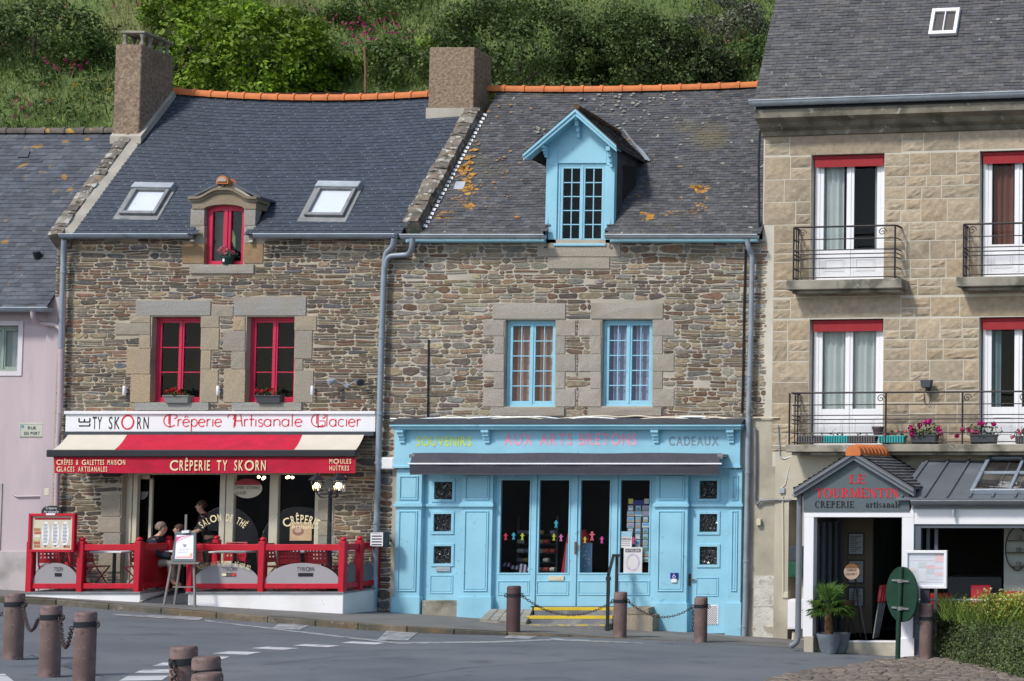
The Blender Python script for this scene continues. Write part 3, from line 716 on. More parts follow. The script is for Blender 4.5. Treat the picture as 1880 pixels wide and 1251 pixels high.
# roof
dx0, dx1 = uA+.16, uB-.16
def skip1(p): return dx0 < p.x < dx1 and p.z < gl[1]-.02
PS1 = [(.038, .05, .070), (.041, .053, .073), (.036, .047, .066), (.043, .055, .076)]
m = MB(); slates(m, roof1, 40, 34, PS1, skip1, hooks=True, seed=2, lift=.013, jit=.002, vary=.1)
under(m, roof1, 44, 18, .018, skip1)
m.wquad([roof1(0, 1), roof1(1, 1), (RX1, 5.6, ez1), (RX0, 5.6, ez1)], (.06, .065, .08))
m.build('roof', M['slate'], h1, recalc=False)
m = MB(); ridge_tiles(m, Vector((at_depth(300, 165, RY1).x, RY1, rz1+.04)), Vector((RX1+.1, RY1, rz1+.04)), .17, 19, .115); m.build('ridge', M['ridge_tile'], h1)
# gable copings: stones laid up the slope, with a cement fillet beside the slates
def coping(name, X0, X1, y0, z0, y1, z1, parent, seed, rise=.13):
    rr = random.Random(seed); m = MB(); L = math.hypot(y1-y0, z1-z0); k = 0.0; d = Vector((0, (y1-y0)/L, (z1-z0)/L)); nn = Vector((0, -d.z, d.y))
    while k < L-.05:
        l = min(rr.uniform(.07, .26), L-k); a, b = k+.006, k+l-.006; col = rr.choice([(.21, .18, .145), (.16, .14, .115), (.26, .24, .2), (.19, .155, .115), (.13, .115, .095)])
        o0, o1 = rr.uniform(-.02, .02), rr.uniform(-.02, .02); r0, r1 = rise+rr.uniform(-.025, .02), rise+rr.uniform(-.025, .02)
        P = lambda X, s, h: Vector((X, y0, z0))+d*s+nn*h
        xm = (X0+X1)/2+rr.uniform(-.05, .05)
        i0 = m.wpts([P(X0+o0, a, -.3), P(X1+o1, a, -.3), P(X1+o1, b, -.3), P(X0+o0, b, -.3)])
        i1 = m.wpts([P(X0+o0+.02, a, r0-.03), P(xm, a+.01, r0), P(X1+o1-.02, a, r1-.03), P(X1+o1-.02, b, r1-.02), P(xm, b-.01, r1+.01), P(X0+o0+.02, b, r0-.01)])
        m.face([i1[0], i1[1], i1[4], i1[5]], col); m.face([i1[1], i1[2], i1[3], i1[4]], col)
        m.face([i0[0], i0[1], i1[2], i1[1], i1[0]], col); m.face([i0[3], i0[2], i1[3], i1[4], i1[5]], col); m.face([i0[0], i0[3], i1[5], i1[0]], col); m.face([i0[1], i0[2], i1[3], i1[2]], col); k += l
    return m.build(name, M['lichen_stone'], parent)
CX0 = RX0-.37
zc = lambda y: z_roof1(y)
coping('coping', CX0, RX0-.08, -.2, zc(-.2)-.02, 1.75, zc(1.75), h1, 8)
m = MB(); m.wprism([(RX0-.1, -.15, zc(-.15)+.12), (RX0+.06, -.15, zc(-.15)+.01), (RX0+.06, -.15, zc(-.15)-.1), (RX0-.1, -.15, zc(-.15)-.1)], roof1(0, 1)-roof1(0, 0)); m.build('fillet', M['plaster_fillet'], h1)
m = MB(); m.wprism([(CX0, .02, g0+6), (RX0, .02, g0+6), (RX0, .02, ez1+.1), (CX0, .02, ez1+.1)], (0, 5.4, 0)); 
m.V = m.V[:]; m.build('gable_wall', M['mortar'], h1)
m = MB(); Ylist = [(.0, ez1-.05), (RY1, rz1-.05), (5.5, ez1-.05)]
m.wprism([(CX0+.01, y, z) for y, z in Ylist], (.3, 0, 0)); stg = m.build('gable', M['mortar'], h1)
m = MB(); stones(m, WF, CX0+.0, L1+.06, V(545), ez1-.05, [], PAL1, seed=31); m.build('gable_corner', M['stone'], h1)
m = MB(); m.box(CX0+.01, L1+.0, g0, ez1, -.4, -.008); m.build('gable_return', M['mortar'], h1)
# chimney stacks
def chimney(name, x0, x1, y0, y1, z0, z1, parent, m_=None):
    m = MB(); n = 7
    def ringpts(z, k): return [(x0+k, y0+k, z), (x1-k, y0+k, z), (x1-k, y1-k, z), (x0+k, y1-k, z)]
    m.wprism(ringpts(z0, 0), (0, 0, z1-z0)); return m.build(name, m_ or M['chimney'], parent, bevel=.015)
c1y0, c1y1 = 1.65, 2.65
cx0, cx1 = at_depth(210, 150, c1y0).x, at_depth(258, 150, c1y0).x; ct = at_depth(235, 82, c1y0).z
ch = chimney('chimney', cx0, cx1, c1y0, c1y1, ez1+1.6, ct, h1)
m = MB(); m.wprism([(cx0+.05, c1y0+.05, ct+.26), (cx1+.02, c1y0+.05, ct+.26), (cx1+.02, c1y1-.02, ct+.26), (cx0+.05, c1y1-.02, ct+.26)], (0, 0, .055)); m.build('chimney_cap', M['concrete'], ch, bevel=.01)
for y in (c1y0+.12, (c1y0*2+c1y1)/3+.04, (c1y0+2*c1y1)/3, c1y1-.12):
    for x in (cx0+.12, cx1-.07): m = MB(); m.lathe([(.045, 0), (.06, .03), (.03, .11), (.03, .16), (.055, .24), (.05, .26)], (x, y, ct), 8); m.build('cap_baluster', M['concrete'], ch)
m = MB(); m.wprism([(cx0-.02, c1y0-.05, zc(c1y0)-.02), (cx1+.08, c1y0-.05, zc(c1y0)-.02), (cx1+.08, c1y1, zc(c1y1)-.02), (cx1+.08, c1y1, zc(c1y1)-.4), (cx0-.02, c1y0-.05, zc(c1y0)-.4)][:3]+[(cx0-.02, c1y1, zc(c1y1)-.02)], (0, 0, .16)); m.build('chimney_fillet', M['plaster_fillet'], ch)
# gutter and rooflights
zg1 = at_depth(430, 433, -.24).z
gutter('gutter', Vector((at_depth(112, 434, -.24).x, -.24, zg1+.02)), Vector((at_depth(349, 433, -.24).x, -.24, zg1+.02)), h1, M['zinc'])
gutter('gutter', Vector((at_depth(468, 433, -.24).x, -.24, zg1+.02)), Vector((at_depth(728, 434, -.24).x, -.24, zg1+.02)), h1, M['zinc'])
def rooflight(P, corners, parent, roofn, mf, blind_or_dark=True, split=False, hood=True):
    """corners: world points bl, br, tr, tl on the roof plane"""
    bl, br, tr, tl = corners; n = (br-bl).cross(tl-bl).normalized(); n = -n if n.z < 0 else n; u = (br-bl).normalized(); v = (tl-bl); h = v.length; v = v.normalized(); W = (br-bl).length
    def q(a, b, c=0): return bl+u*(a*W)+v*(b*h)+n*c
    m = MB(); fwx, fwy = .07/W, .08/h
    for a0, a1, b0, b1 in ((0, fwx, 0, 1), (1-fwx, 1, 0, 1), (fwx, 1-fwx, 0, fwy), (fwx, 1-fwx, 1-fwy, 1)): m.wprism([q(a0, b0, .0), q(a1, b0, .0), q(a1, b1, .0), q(a0, b1, .0)], n*.09)
    if split: m.wprism([q(.48, fwy, 0), q(.52, fwy, 0), q(.52, 1-fwy, 0), q(.48, 1-fwy, 0)], n*.085)
    o = m.build('rooflight', mf, parent, bevel=.006)
    m = MB(); m.wquad([q(fwx, fwy, .05), q(1-fwx, fwy, .05), q(1-fwx, 1-fwy, .05), q(fwx, 1-fwy, .05)]); m.build('pane', M['glass_sky'], o, recalc=False)
    m = MB(); m.wquad([q(fwx, fwy, .025), q(1-fwx, fwy, .025), q(1-fwx, 1-fwy, .025), q(fwx, 1-fwy, .025)]); m.build('blind_or_dark', M['blind_or_dark'] if blind_or_dark else M['dark_room'], o, recalc=False)  # without a blind, a near-black sheet stands in for the unlit room
    if hood:
        m = MB(); m.wprism([q(-.06, .94, .02), q(1.06, .94, .02), q(1.06, 1.16, .0), q(-.06, 1.16, .0)], n*.11); m.build('hood', M['zinc_pale'], o, bevel=.01)
        m = MB()
        for a0, a1, b0, b1 in ((-.13, 0, -.16, 1.1), (1, 1.1, -.16, 1.1), (0, 1, -.16, 0)): m.wprism([q(a0, b0, .012), q(a1, b0, .012), q(a1, b1, .012), q(a0, b1, .012)], n*.014)
        m.build('flashing', M['lead'], o)
    return o
def on_roof(px, py, A, n):
    d = ray(px, py); t = (A-CAM).dot(n)/d.dot(n); return CAM+d*t
n1 = (Vector((1, 0, 0))).cross(Vector((0, RY1+.15, rz1-ez1))).normalized(); A1 = roof1(0, 0)-Vector((0, 0, .09))
A1 = roof1(0, .3)-Vector((0, 0, .03))
for q in ((221, 397, 288, 398, 317, 350, 251, 349), (560, 400, 632, 401, 655, 348, 588, 347)):
    rooflight(None, [on_roof(q[2*k], q[2*k+1], A1, n1) for k in range(4)], h1, n1, M['lead'])
# downpipes on house one
yp = -.13
downpipe('downpipe', [at_depth(118, 440, -.2), at_depth(117, 470, yp), at_depth(113, 600, yp), at_depth(112, 640, yp)], h1, M['zinc'], .05, [at_depth(117, 500, yp)])
P = lambda x, y, d=yp: at_depth(x, y, d)
downpipe('downpipe', [P(724, 438, -.24), P(722, 452, -.2), P(708, 466), P(705, 500), P(700, 640), P(697, 760), P(692, 940), P(688, 1062)], h1, M['zinc'], .055, [P(701, 620), P(698, 760), P(694, 850), P(691, 960)])
m = MB(); m.tube([P(688, 1060), P(686, 1116)], .06, 12); m.build('pipe_foot', mat('blue_grey_paint', (.25, .4, .5), .5), h1)
# ground floor: glazed cream front and the dark room behind
fz0, fz1 = V(1088), V(860)
m = MB(); w0 = -.12
def post(x0, x1, y0=860, y1=1090, w=-.12, t=.09): r = WF.r(x0, y0, x1, y1); m.box(r[0], r[1], fz0-.05, r[3], w-t, w)
for a, b in ((222, 232), (234, 242), (394, 404), (406, 420), (487, 503), (571, 583)): post(a, b, w=-.12 if (a % 2 == 0) else -.10)
r = WF.r(232, 862, 583, 872); m.box(WF.r(242, 862, 394, 872)[0], SHOP1[1]-.02, V(872), V(853), -.2, -.13)
for a, b in ((420, 487), (503, 571)): q = WF.r(a, 1060, b, 1088); m.box(q[0], q[1], fz0-.05, q[3]-.12, -.19, -.125)
shop1 = m.build('shopfront', M['cream'], h1, bevel=.006)
m = MB()
for a, b in ((420, 487), (503, 571)): q = WF.r(a, 870, b, 1075); m.quad([(q[0], q[2], -.16), (q[1], q[2], -.16), (q[1], q[3], -.16), (q[0], q[3], -.16)])
m.build('pane', M['glass'], shop1, recalc=False)
# open door leaf folded inside on the left
m = MB(); q = WF.r(242, 870, 274, 1086, -.2); a, b = q[0], q[1]
for s0, s1 in ((a, a+.05), (b-.06, b)): m.box(s0, s1, fz0, V(872), -.30, -.25)
m.box(a, b, fz0, fz0+.5, -.29, -.26); m.box(a, b, V(880), V(872), -.3, -.25)
dl = m.build('open_door', M['cream'], h1, bevel=.004)
m = MB(); m.quad([(a, fz0+.5, -.275), (b, fz0+.5, -.275), (b, V(880), -.275), (a, V(880), -.275)]); m.build('pane', M['glass'], dl, recalc=False)
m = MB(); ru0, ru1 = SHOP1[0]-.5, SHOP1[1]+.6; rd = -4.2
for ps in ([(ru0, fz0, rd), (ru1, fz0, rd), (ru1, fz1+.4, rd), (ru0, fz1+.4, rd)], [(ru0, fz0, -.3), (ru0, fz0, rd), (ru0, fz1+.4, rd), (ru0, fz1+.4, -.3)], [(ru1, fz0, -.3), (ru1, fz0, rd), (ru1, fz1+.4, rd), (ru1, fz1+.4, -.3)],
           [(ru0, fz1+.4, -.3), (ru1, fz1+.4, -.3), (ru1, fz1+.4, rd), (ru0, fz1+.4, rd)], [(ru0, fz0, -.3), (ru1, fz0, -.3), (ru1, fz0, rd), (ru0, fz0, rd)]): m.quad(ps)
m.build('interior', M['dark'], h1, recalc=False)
for px, py in ((475, 873), (485, 874), (483, 876), (508, 873), (527, 874), (530, 873), (537, 874)): m = MB(); m.ball(at_depth(px, py+3, .7), .028, 8, 6); m.build('ceiling_bulb', M['lamp'], h1)
# door poster oval on the right glass
def oval(px, py, rx, ry, w, F=WF, n=28):
    c = F.p(px, py, w); a = F.p(px+rx, py, w)[0]-c[0]; b = F.p(px, py-ry, w)[1]-c[1]; return c, a, b
c, a, b = oval(454, 897, 27, 18, -.13); m = MB(); m.prism(arc(c[0], c[1], a, b, 0, 360, 30)[:-1], -.14, -.135); ov = tag(m.build('oval_sign', M['cream'], None), 'cream oval creperie sign hanging inside the glass door', 'sign')
m = MB(); m.prism(arc(c[0], c[1], a, b, 20, 160, 16), -.136, -.133); m.build('band', M['red_dark'], ov)
text(WF, 'CREPERIE ARTISANALE', c[0]-a*.85, c[0]+a*.85, c[1]-b*.1, b*.4, -.132, 'lettering', M['text_black'], ov, narrow=.6)
text(WF, 'GLACIER', c[0]-a*.75, c[0]-a*.05, c[1]-b*.62, b*.36, -.132, 'lettering', M['text_black'], ov)
c, a, b = oval(259, 903, 13, 15, -.24); m = MB(); m.prism(arc(c[0], c[1], a, b, 180, 360, 16), -.25, -.245); ov2 = tag(m.build('oval_sign', M['lead'], None), 'grey half oval sign on the dark folded door leaf', 'sign')
# poster of a folded pancake
q = WF.r(531, 959, 571, 993, -.12); m = MB(); m.rbox(q, -.148, -.14); ps = tag(m.build('poster', mat('poster_peach', (.62, .42, .24), .6), None), 'peach poster of a folded pancake in the shop window', 'poster')
m = MB(); cc = ((q[0]+q[1])/2-.05, (q[2]+q[3])/2); m.prism(arc(cc[0], cc[1], .115, .085, 0, 360, 18)[:-1], -.141, -.137); m.build('pancake', mat('pancake', (.32, .15, .1), .6), ps)
m = MB(); m.prism(arc(cc[0], cc[1]+.02, .07, .045, 0, 360, 14)[:-1], -.138, -.135); m.build('cream_swirl', mat('pancake_top', (.6, .38, .28), .6), ps)
# spot lamps on the wall
tl = thing('twin_spotlight', 'pair of small chrome spotlights on stone wall beside the red window', 'wall lamp', at_depth(641, 703, 0))
m = MB(); m.tube([at_depth(617, 699, -.12), at_depth(630, 706, -.06), at_depth(637, 709, -.03), at_depth(648, 703, -.08), at_depth(654, 699, -.14)], .012, 6); m.tube([at_depth(637, 708, 0), at_depth(637, 708, -.04)], .05, 10)
m.build('arm', M['zinc_pale'], tl)
for px, s in ((616, -1), (658, 1)):
    m = MB(); p = at_depth(px, 698, -.16); m.lathe([(.03, 0), (.055, .05), (.075, .14), (.07, .145)], p, 12, axis=(s*.55, -.5, -.35)); m.build('spot_head', M['zinc_pale'] if s < 0 else M['anth'], tl)
for k, (px, py, wh) in enumerate(((228, 718, 'left of the first red window'), (400, 718, 'between the two red windows'), (573, 718, 'right of the second red window'))):
    t_ = thing('wall_light', 'small white tube wall light %s' % wh.replace('left of the first red window', 'on the pale quoin near the lilac house'), 'wall light', at_depth(px, py, 0), group='white tube lights above the sign')
    if k == 1: t_['label'] = 'small white tube wall light between the two red windows'
    if k == 2: t_['label'] = 'small white tube wall light beside the red window nearest the downpipe'
    m = MB(); p = at_depth(px, py+8, -.07); m.lathe([(.022, 0), (.03, .01), (.03, .18), (.022, .19)], p, 10); m.build('tube', M['white'], t_)
    m = MB(); m.box(*[WF.loc(p)[0]-.015, WF.loc(p)[0]+.015, WF.loc(p)[1]+.05, WF.loc(p)[1]+.1, -.005, .06]); m.build('bracket', M['white'], t_)
# ================================================================== HOUSE TWO (blue souvenir shop)
h2 = thing('stone_house', 'stone house with lichened slate roof, sky blue dormer and blue souvenir shopfront', 'house', (U(1050), 0, G(U(1050), 0)))
L2, R2 = R1, WF.p(1422, 700)[0]; R2u = F3.o.x; EV2 = V(440, 1050)
W3 = WF.r(926, 588, 1020, 747); W4 = WF.r(1104, 587, 1198, 746); DB = WF.r(1020, 300, 1112, 446)
SHOP2 = WF.r(722, 800, 1362, 1160); SHOP2 = (SHOP2[0], SHOP2[1], g0, SHOP2[3])
DW = WF.r(1002, 250, 1128, 446)
mb = MB(); wall_holes(mb, WF, L2, R2, g0, EV2, [W3, W4, (SHOP2[0]+.1, SHOP2[1]-.1, g0, SHOP2[3]-.3)], depth=.35)
mb.wquad([(R2, 0, g0), (R2, 0, EV2), (R2, .2, EV2), (R2, .2, g0)])
mb.build('wall', M['mortar_pale'], h2, recalc=False)
mb = MB(); mb.wquad([(L2+.01, 6, g0), (R2u, 6, g0), (R2u, 6, EV2), (L2+.01, 6, EV2)]); mb.build('rear_wall', M['mortar_pale'], h2, recalc=False)
lin2 = [(905, 557, 1039, 586), (1085, 556, 1218, 586)]; sil2 = [(902, 748, 1038, 764), (1080, 748, 1216, 764)]
yy = [(588, 617), (617, 650), (650, 682), (682, 714), (714, 747)]; quo2 = []
for k, (a, b) in enumerate(yy):
    o = k % 2 == 0
    quo2 += [((887 if o else 907), a, 926, b), (1020, a, (1057 if o else 1038), b), ((1062 if o else 1084), a, 1104, b), (1198, a, (1238 if o else 1217), b)]
dst2 = [(987, 447, 1140, 472), (1006, 473, 1120, 494)]
blk2 = [WF.r(*q) for q in lin2+sil2+quo2+dst2]
top2 = V(769, 1050)
rend = WF.r(1374, 768, 1430, 1175); rend = (rend[0], R2+.11, g0, rend[3])
mb = MB(); stones(mb, WF, L2+.01, R2-.02, top2-.02, EV2-.03, [W3, W4]+blk2+[(R2u-.02, R2+.5, V(415, 1400), EV2)], PAL2, seed=17, hh=(.05, .14))
stones(mb, WF, L2+.01, SHOP2[0]-.03, -.1, top2-.02, [], PAL1, seed=19, hh=(.06, .19), ww=(.14, .5))
mb.build('rubble_facing', M['stone'], h2)
for q in lin2: m = MB(); slab_stone(m, WF.r(*q), -.15, .03, (1, .98, .93)); m.build('lintel', M['granite'], h2)
for q in sil2: m = MB(); slab_stone(m, WF.r(*q), -.2, .06, (.9, .87, .8)); m.build('sill', M['granite'], h2)
for q in quo2: m = MB(); slab_stone(m, WF.r(*q), -.2, .026, R.choice([(1, .97, .92), (.92, .9, .86), (1.05, 1, .95)])); m.build('quoin', M['granite'], h2)
for q in dst2: m = MB(); slab_stone(m, WF.r(*q), -.2, .035, (.98, .93, .82)); m.build('dormer_sill_stone', M['granite'], h2)
# rendered pier at the right-hand end of the ground floor
m = MB(); m.rbox(rend, -.05, .035); pier = m.build('rendered_pier', M['render'], h2, bevel=.02)
q = WF.r(1383, 1057, 1429, 1172, .04); m = MB(); slab_stone(m, (q[0], q[1], q[2]-.3, (q[2]+q[3])/2), .0, .05, (1.35, 1.35, 1.3)); slab_stone(m, (q[0], q[1], (q[2]+q[3])/2, q[3]), .0, .05, (1.4, 1.4, 1.35)); m.build('worn_plinth', M['limewash'], pier)
W3w = window(h2, WF, (W3[0]+.005, W3[1]-.005, W3[2], W3[3]-.005), -.1, M['blue'], 2, 5, fw=.05, st=.055, bar=.022, curtain=[(0, .5, M['curtain_rose']), (.5, 1.0, M['curtain_rose'])], roommat=M['dark'])
W4w = window(h2, WF, (W4[0]+.005, W4[1]-.005, W4[2], W4[3]-.005), -.1, M['blue'], 2, 5, fw=.05, st=.055, bar=.022, curtain=[(0, .5, M['curtain_blue']), (.5, 1.0, M['curtain_blue'])], roommat=M['dark'])
for wn, wo, yy0 in ((W3, W3w, 660), (W4, W4w, 700)):   # torn corner of the curtain showing white
    m = MB(); a = wn[1]-.1; v = V(yy0, 1100); m.prism([(a, v), (a, v+.34), (a-.1, v+.05)], -.215, -.21); m.build('torn_lining', M['white'], wo)
# roof
Y2e, Y2r = -.18, 2.95
R20, R21 = at_depth(774, 430, Y2e).x, R2u+.02
ez2 = at_depth(1050, 430, Y2e).z; rzA = at_depth(893, 166, Y2r).z; rzB = at_depth(1392, 154, Y2r).z
def roof2(a, b):
    x = R20+(R21-R20)*a; rz = rzA+(rzB-rzA)*a - .07*4*a*(1-a)
    return Vector((x, Y2e+(Y2r-Y2e)*b, ez2+(rz-ez2)*b + .012*math.sin(a*23)*math.sin(b*9)))
dL, dR = DW[0], DW[1]; apx = WF.p(1060, 207); eD = WF.p(1060, 281)[1]
ucd = (dL+dR)/2; slopeD = (apx[1]-eD)/((WF.p(1140, 280)[0]-WF.p(972, 290)[0])/2)
def skip2(p): return dL+.08 < p.x < dR-.08 and p.z < apx[1]-slopeD*abs(p.x-ucd)-.05
PS2 = [(.082, .083, .088), (.066, .068, .075), (.098, .096, .094), (.076, .076, .077), (.09, .093, .1), (.06, .062, .069)]
m = MB(); slates(m, roof2, 58, 42, PS2, skip2, seed=3, lift=.012, jit=.005)
under(m, roof2, 56, 24, .018, skip2)
m.wquad([roof2(0, 1), roof2(1, 1), (R21, 6.1, ez2), (R20, 6.1, ez2)], (.08, .08, .09))
m.build('roof', M['slate_old'], h2, recalc=False)
m = MB(); ridge_tiles(m, Vector((at_depth(893, 160, Y2r).x, Y2r, rzA+.03)), Vector((R21+.3, Y2r, rzB+.05)), .08, 17, .11); m.build('ridge', M['ridge_tile'], h2)
zr2 = lambda y: ez2+(rzA-ez2)*(y-Y2e)/(Y2r-Y2e)
coping('coping', at_depth(738, 428, -.2).x, at_depth(771, 428, -.2).x, -.12, zr2(-.12)+.04, 2.35, zr2(2.35), h2, 21, .22)
m = MB(); XC = at_depth(771, 428, -.2).x
k = 0.03
while k < .8:
    y = Y2e+(Y2r-Y2e)*k; z = zr2(y); m.wprism([(XC+.005, y, z+.05), (XC+.075+R.uniform(-.01, .012), y, z+.035), (XC+.07, y+.035, z+.085), (XC+.005, y+.035, z+.1)], (0, 0, .012)); k += .0262
m.build('cement_flashing', M['white_wall'], h2)
cy0, cy1 = 2.25, 2.95
cxa, cxb = at_depth(787, 150, cy0).x, at_depth(870, 150, cy0).x; ctz = at_depth(830, 87, cy0).z
ch2 = chimney('chimney', cxa, cxb, cy0, cy1+.1, ez2+2.2, ctz, h2)
m = MB(); zz = at_depth(840, 205, cy0).z; m.wprism([(cxa-.03, cy0-.03, zz-.35), (cxb+.02, cy0-.03, zz-.35), (cxb+.02, cy1+.1, zz-.35), (cxa-.03, cy1+.1, zz-.35)], (0, 0, .42)); m.build('chimney_fillet', M['plaster_fillet'], ch2)
# orange lichen growing in patches on the old slates
n2_ = Vector((1, 0, 0)).cross(Vector((0, Y2r-Y2e, (rzA+rzB)/2-ez2))).normalized(); n2_ = n2_ if n2_.z > 0 else -n2_
lm = MB(); rr = random.Random(77)
for px, py, n, sp, cl in ((852, 264, 34, 15, 0), (850, 292, 16, 13, 0), (852, 312, 8, 10, 0), (861, 345, 14, 12, 0), (845, 371, 9, 14, 1), (820, 398, 18, 12, 0), (808, 402, 4, 8, 1), (862, 382, 4, 8, 0), (780, 418, 4, 8, 1), (852, 325, 6, 16, 1), (1284, 346, 8, 9, 0), (1295, 374, 7, 20, 1), (1320, 395, 8, 30, 1), (1345, 320, 6, 20, 1), (1260, 405, 8, 40, 1), (1380, 210, 5, 12, 1), (900, 300, 6, 40, 1), (940, 200, 5, 60, 1), (1180, 190, 14, 50, 2), (1120, 195, 10, 40, 2), (1300, 250, 8, 60, 2), (990, 244, 3, 10, 2), (1330, 160, 4, 40, 1), (905, 350, 5, 40, 1)):
    for _ in range(int(n*3.2)):
        x, y = px+rr.gauss(0, sp*.7), py+rr.gauss(0, sp*.45); d_ = ray(x, y); A_ = roof2(.3, .4); t_ = (A_-CAM).dot(n2_)/d_.dot(n2_); c = CAM+d_*t_
        if c.x < R20+.1 or c.x > R21-.05 or skip2(c) or c.y > Y2r-.12 or c.y < Y2e+.1: continue
        r_ = rr.uniform(.012, .06 if cl == 0 else .034); f = rr.uniform(.75, 1.15); col = ((.42, .2, .025), (.26, .145, .05), (.25, .25, .2))[cl]; e = Vector((1, 0, 0)); u_ = n2_.cross(e)
        h_ = max((roof2((c.x-R20)/(R21-R20), q_/10)-c).dot(n2_) for q_ in (2, 5, 8))*0+.03; k_ = 9
        lm.wquad([c+n2_*h_+e*(r_*1.5*math.cos(2*PI*i/k_)*rr.uniform(.55, 1.2))+u_*(r_*math.sin(2*PI*i/k_)*rr.uniform(.55, 1.2)) for i in range(k_)], tuple(q_*f for q_ in col))
lo_ = lm.build('lichen', M['plain'], h2, recalc=False); lo_['kind'] = 'stuff'
# small glass slate
n2 = Vector((1, 0, 0)).cross(Vector((0, Y2r-Y2e, (rzA+rzB)/2-ez2))).normalized(); A2 = roof2(.1, .3)
cr = [on_roof(x, y, A2, n2) for x, y in ((833, 349), (851, 349), (856, 335), (838, 335))]
m = MB(); m.wprism([p-n2*.02 for p in cr], -n2*.03 if n2.z < 0 else n2*.045); m.build('glass_slate', M['zinc_pale'], h2)
# dormer
dm = MB(); wth = .12
gable = lambda x: apx[1]-.06-slopeD*abs(x-ucd)
d0, d1 = WF.p(1022, 400)[0], WF.p(1112, 400)[0]; vt = V(300, 1060); vb = V(447, 1060)
dm.prism([(dL, vb), (d0, vb), (d0, gable(d0)), (dL, gable(dL))], -wth, 0); dm.prism([(d1, vb), (dR, vb), (dR, gable(dR)), (d1, gable(d1))], -wth, 0)
dm.prism([(d0, vt), (d1, vt), (d1, gable(d1)), (ucd, gable(ucd)), (d0, gable(d0))], -wth, 0)
dm.box(dL, d0, vt-.04, vt+.0, -.02, .012); dm.box(d1, dR, vt-.04, vt, -.02, .012)
dor = dm.build('dormer', M['blue'], h2, bevel=.006)
Yb = Y2e+(Y2r-Y2e)*(gable(ucd)+.2-ez2)/((rzA+rzB)/2-ez2-.05)
for X, s in ((dL, 1), (dR, -1)):
    zt = gable(dR); yb = Y2e+(Y2r-Y2e)*(zt-ez2)/((rzA+rzB)/2-ez2)+.12
    m = MB(); m.wprism([(X+s*.01, .11, vb-.1), (X+s*.01, .11, zt+.03), (X+s*.01, yb, zt+.03), (X+s*.01, -.05, vb-.1)], (s*.05, 0, 0), (.6, .6, .62)); m.build('dormer_cheek', mat('dark_slate_cheek', (.075, .077, .084), .7, .25, 8, .3, 30), dor)
ov0, ov1 = WF.p(972, 290)[0], WF.p(1142, 280)[0]
fr = .28
for s, xe in ((-1, ov0), (1, ov1)):
    ze_ = apx[1]-slopeD*abs(xe-ucd); ybk = Y2e+(Y2r-Y2e)*(ze_-ez2)/((rzA+rzB)/2-ez2)
    m = MB()
    P_ = lambda t, y: Vector((ucd+(xe-ucd)*t, y, apx[1]-(apx[1]-ze_)*t))
    def rp(a, b):
        t = 1-b; y1 = Yb+(ybk+.06-Yb)*t; return P_(t, -fr+(y1+fr)*a) + Vector((0, 0, .03))
    slates(m, rp, 22, 11, [(.05, .052, .058), (.065, .064, .066), (.045, .045, .05)], None, seed=9, lift=.012)
    for k in range(6):
        a0, a1 = k/6, (k+1)/6; ps = [rp(a0, 0), rp(a1, 0), rp(a1, 1), rp(a0, 1)]; m.wprism(ps, (0, 0, -.05), (.06, .06, .06))
    m.build('dormer_roof', M['slate_old'] if s < 0 else M['slate_old'], dor)
    m = MB(); nn = Vector((0, 0, -1))
    for t0, t1, yq, hh in ((0, 1.0, -fr-.005, .1), (0, 1.0, -fr-.03, .045)):
        m.wprism([P_(t0, yq), P_(t1, yq), P_(t1, yq)+nn*hh*1.2, P_(t0, yq)+nn*hh*1.4], (0, .035, 0))
    m.build('bargeboard', M['blue'], dor, bevel=.004)
    m = MB(); m.wprism([P_(0, -fr+.03)+nn*.06, P_(.97, -fr+.03)+nn*.06, P_(.97, -.0)+nn*.06, P_(0, -.0)+nn*.06], (0, 0, -.02)); m.build('soffit', M['blue'], dor)
m = MB(); m.wprism([(ov1+.0, ybk-.02, apx[1]-slopeD*abs(ov1-ucd)+.05), (ov1+.1, ybk+.0, apx[1]-slopeD*abs(ov1-ucd)+.02), (ucd+.15, Yb+.05, gable(ucd)+.12), (ucd+.05, Yb, gable(ucd)+.18)], (0, 0, .03)); m.build('valley', M['zinc_pale'], dor)
m = MB(); m.tube([(ucd, -fr+.02, apx[1]+.05), (ucd, .6, apx[1]+.06), (ucd, Yb, apx[1]+.03)], .06, 8); m.build('moss_ridge', mat('moss_ridge', (.12, .07, .035), .95, .4, 12, 1, 20), dor)
def scroll_bracket(mb, u, v, h, w0, w1, wd):   # stepped console
    d = w1-w0; mb.box(u-wd/2, u+wd/2, v-h*.22, v, w0, w1); mb.box(u-wd*.42, u+wd*.42, v-h*.5, v-h*.22, w0, w0+d*.72); mb.box(u-wd*.42, u+wd*.42, v-h*.75, v-h*.5, w0, w0+d*.45); mb.box(u-wd*.36, u+wd*.36, v-h, v-h*.75, w0, w0+d*.3)
for px, py, hh in ((1061, 214, .42), (1121, 272, .38), (1001, 270, .2)):
    m = MB(); p = WF.p(px, py, .1); scroll_bracket(m, p[0], p[1], hh, 0, .24, .085); m.build('bracket', M['blue'], dor, bevel=.004)
window(h2, WF, (d0+.0, d1-.0, vb-.01, vt+.0), -.03, M['blue'], 2, 5, fw=.05, st=.05, bar=.022, roommat=M['dark'])
m = MB(); m.box(d0-.03, d1+.03, vb-.06, vb-.012, -.05, .06); m.build('window_sill', M['blue'], dor, bevel=.006)
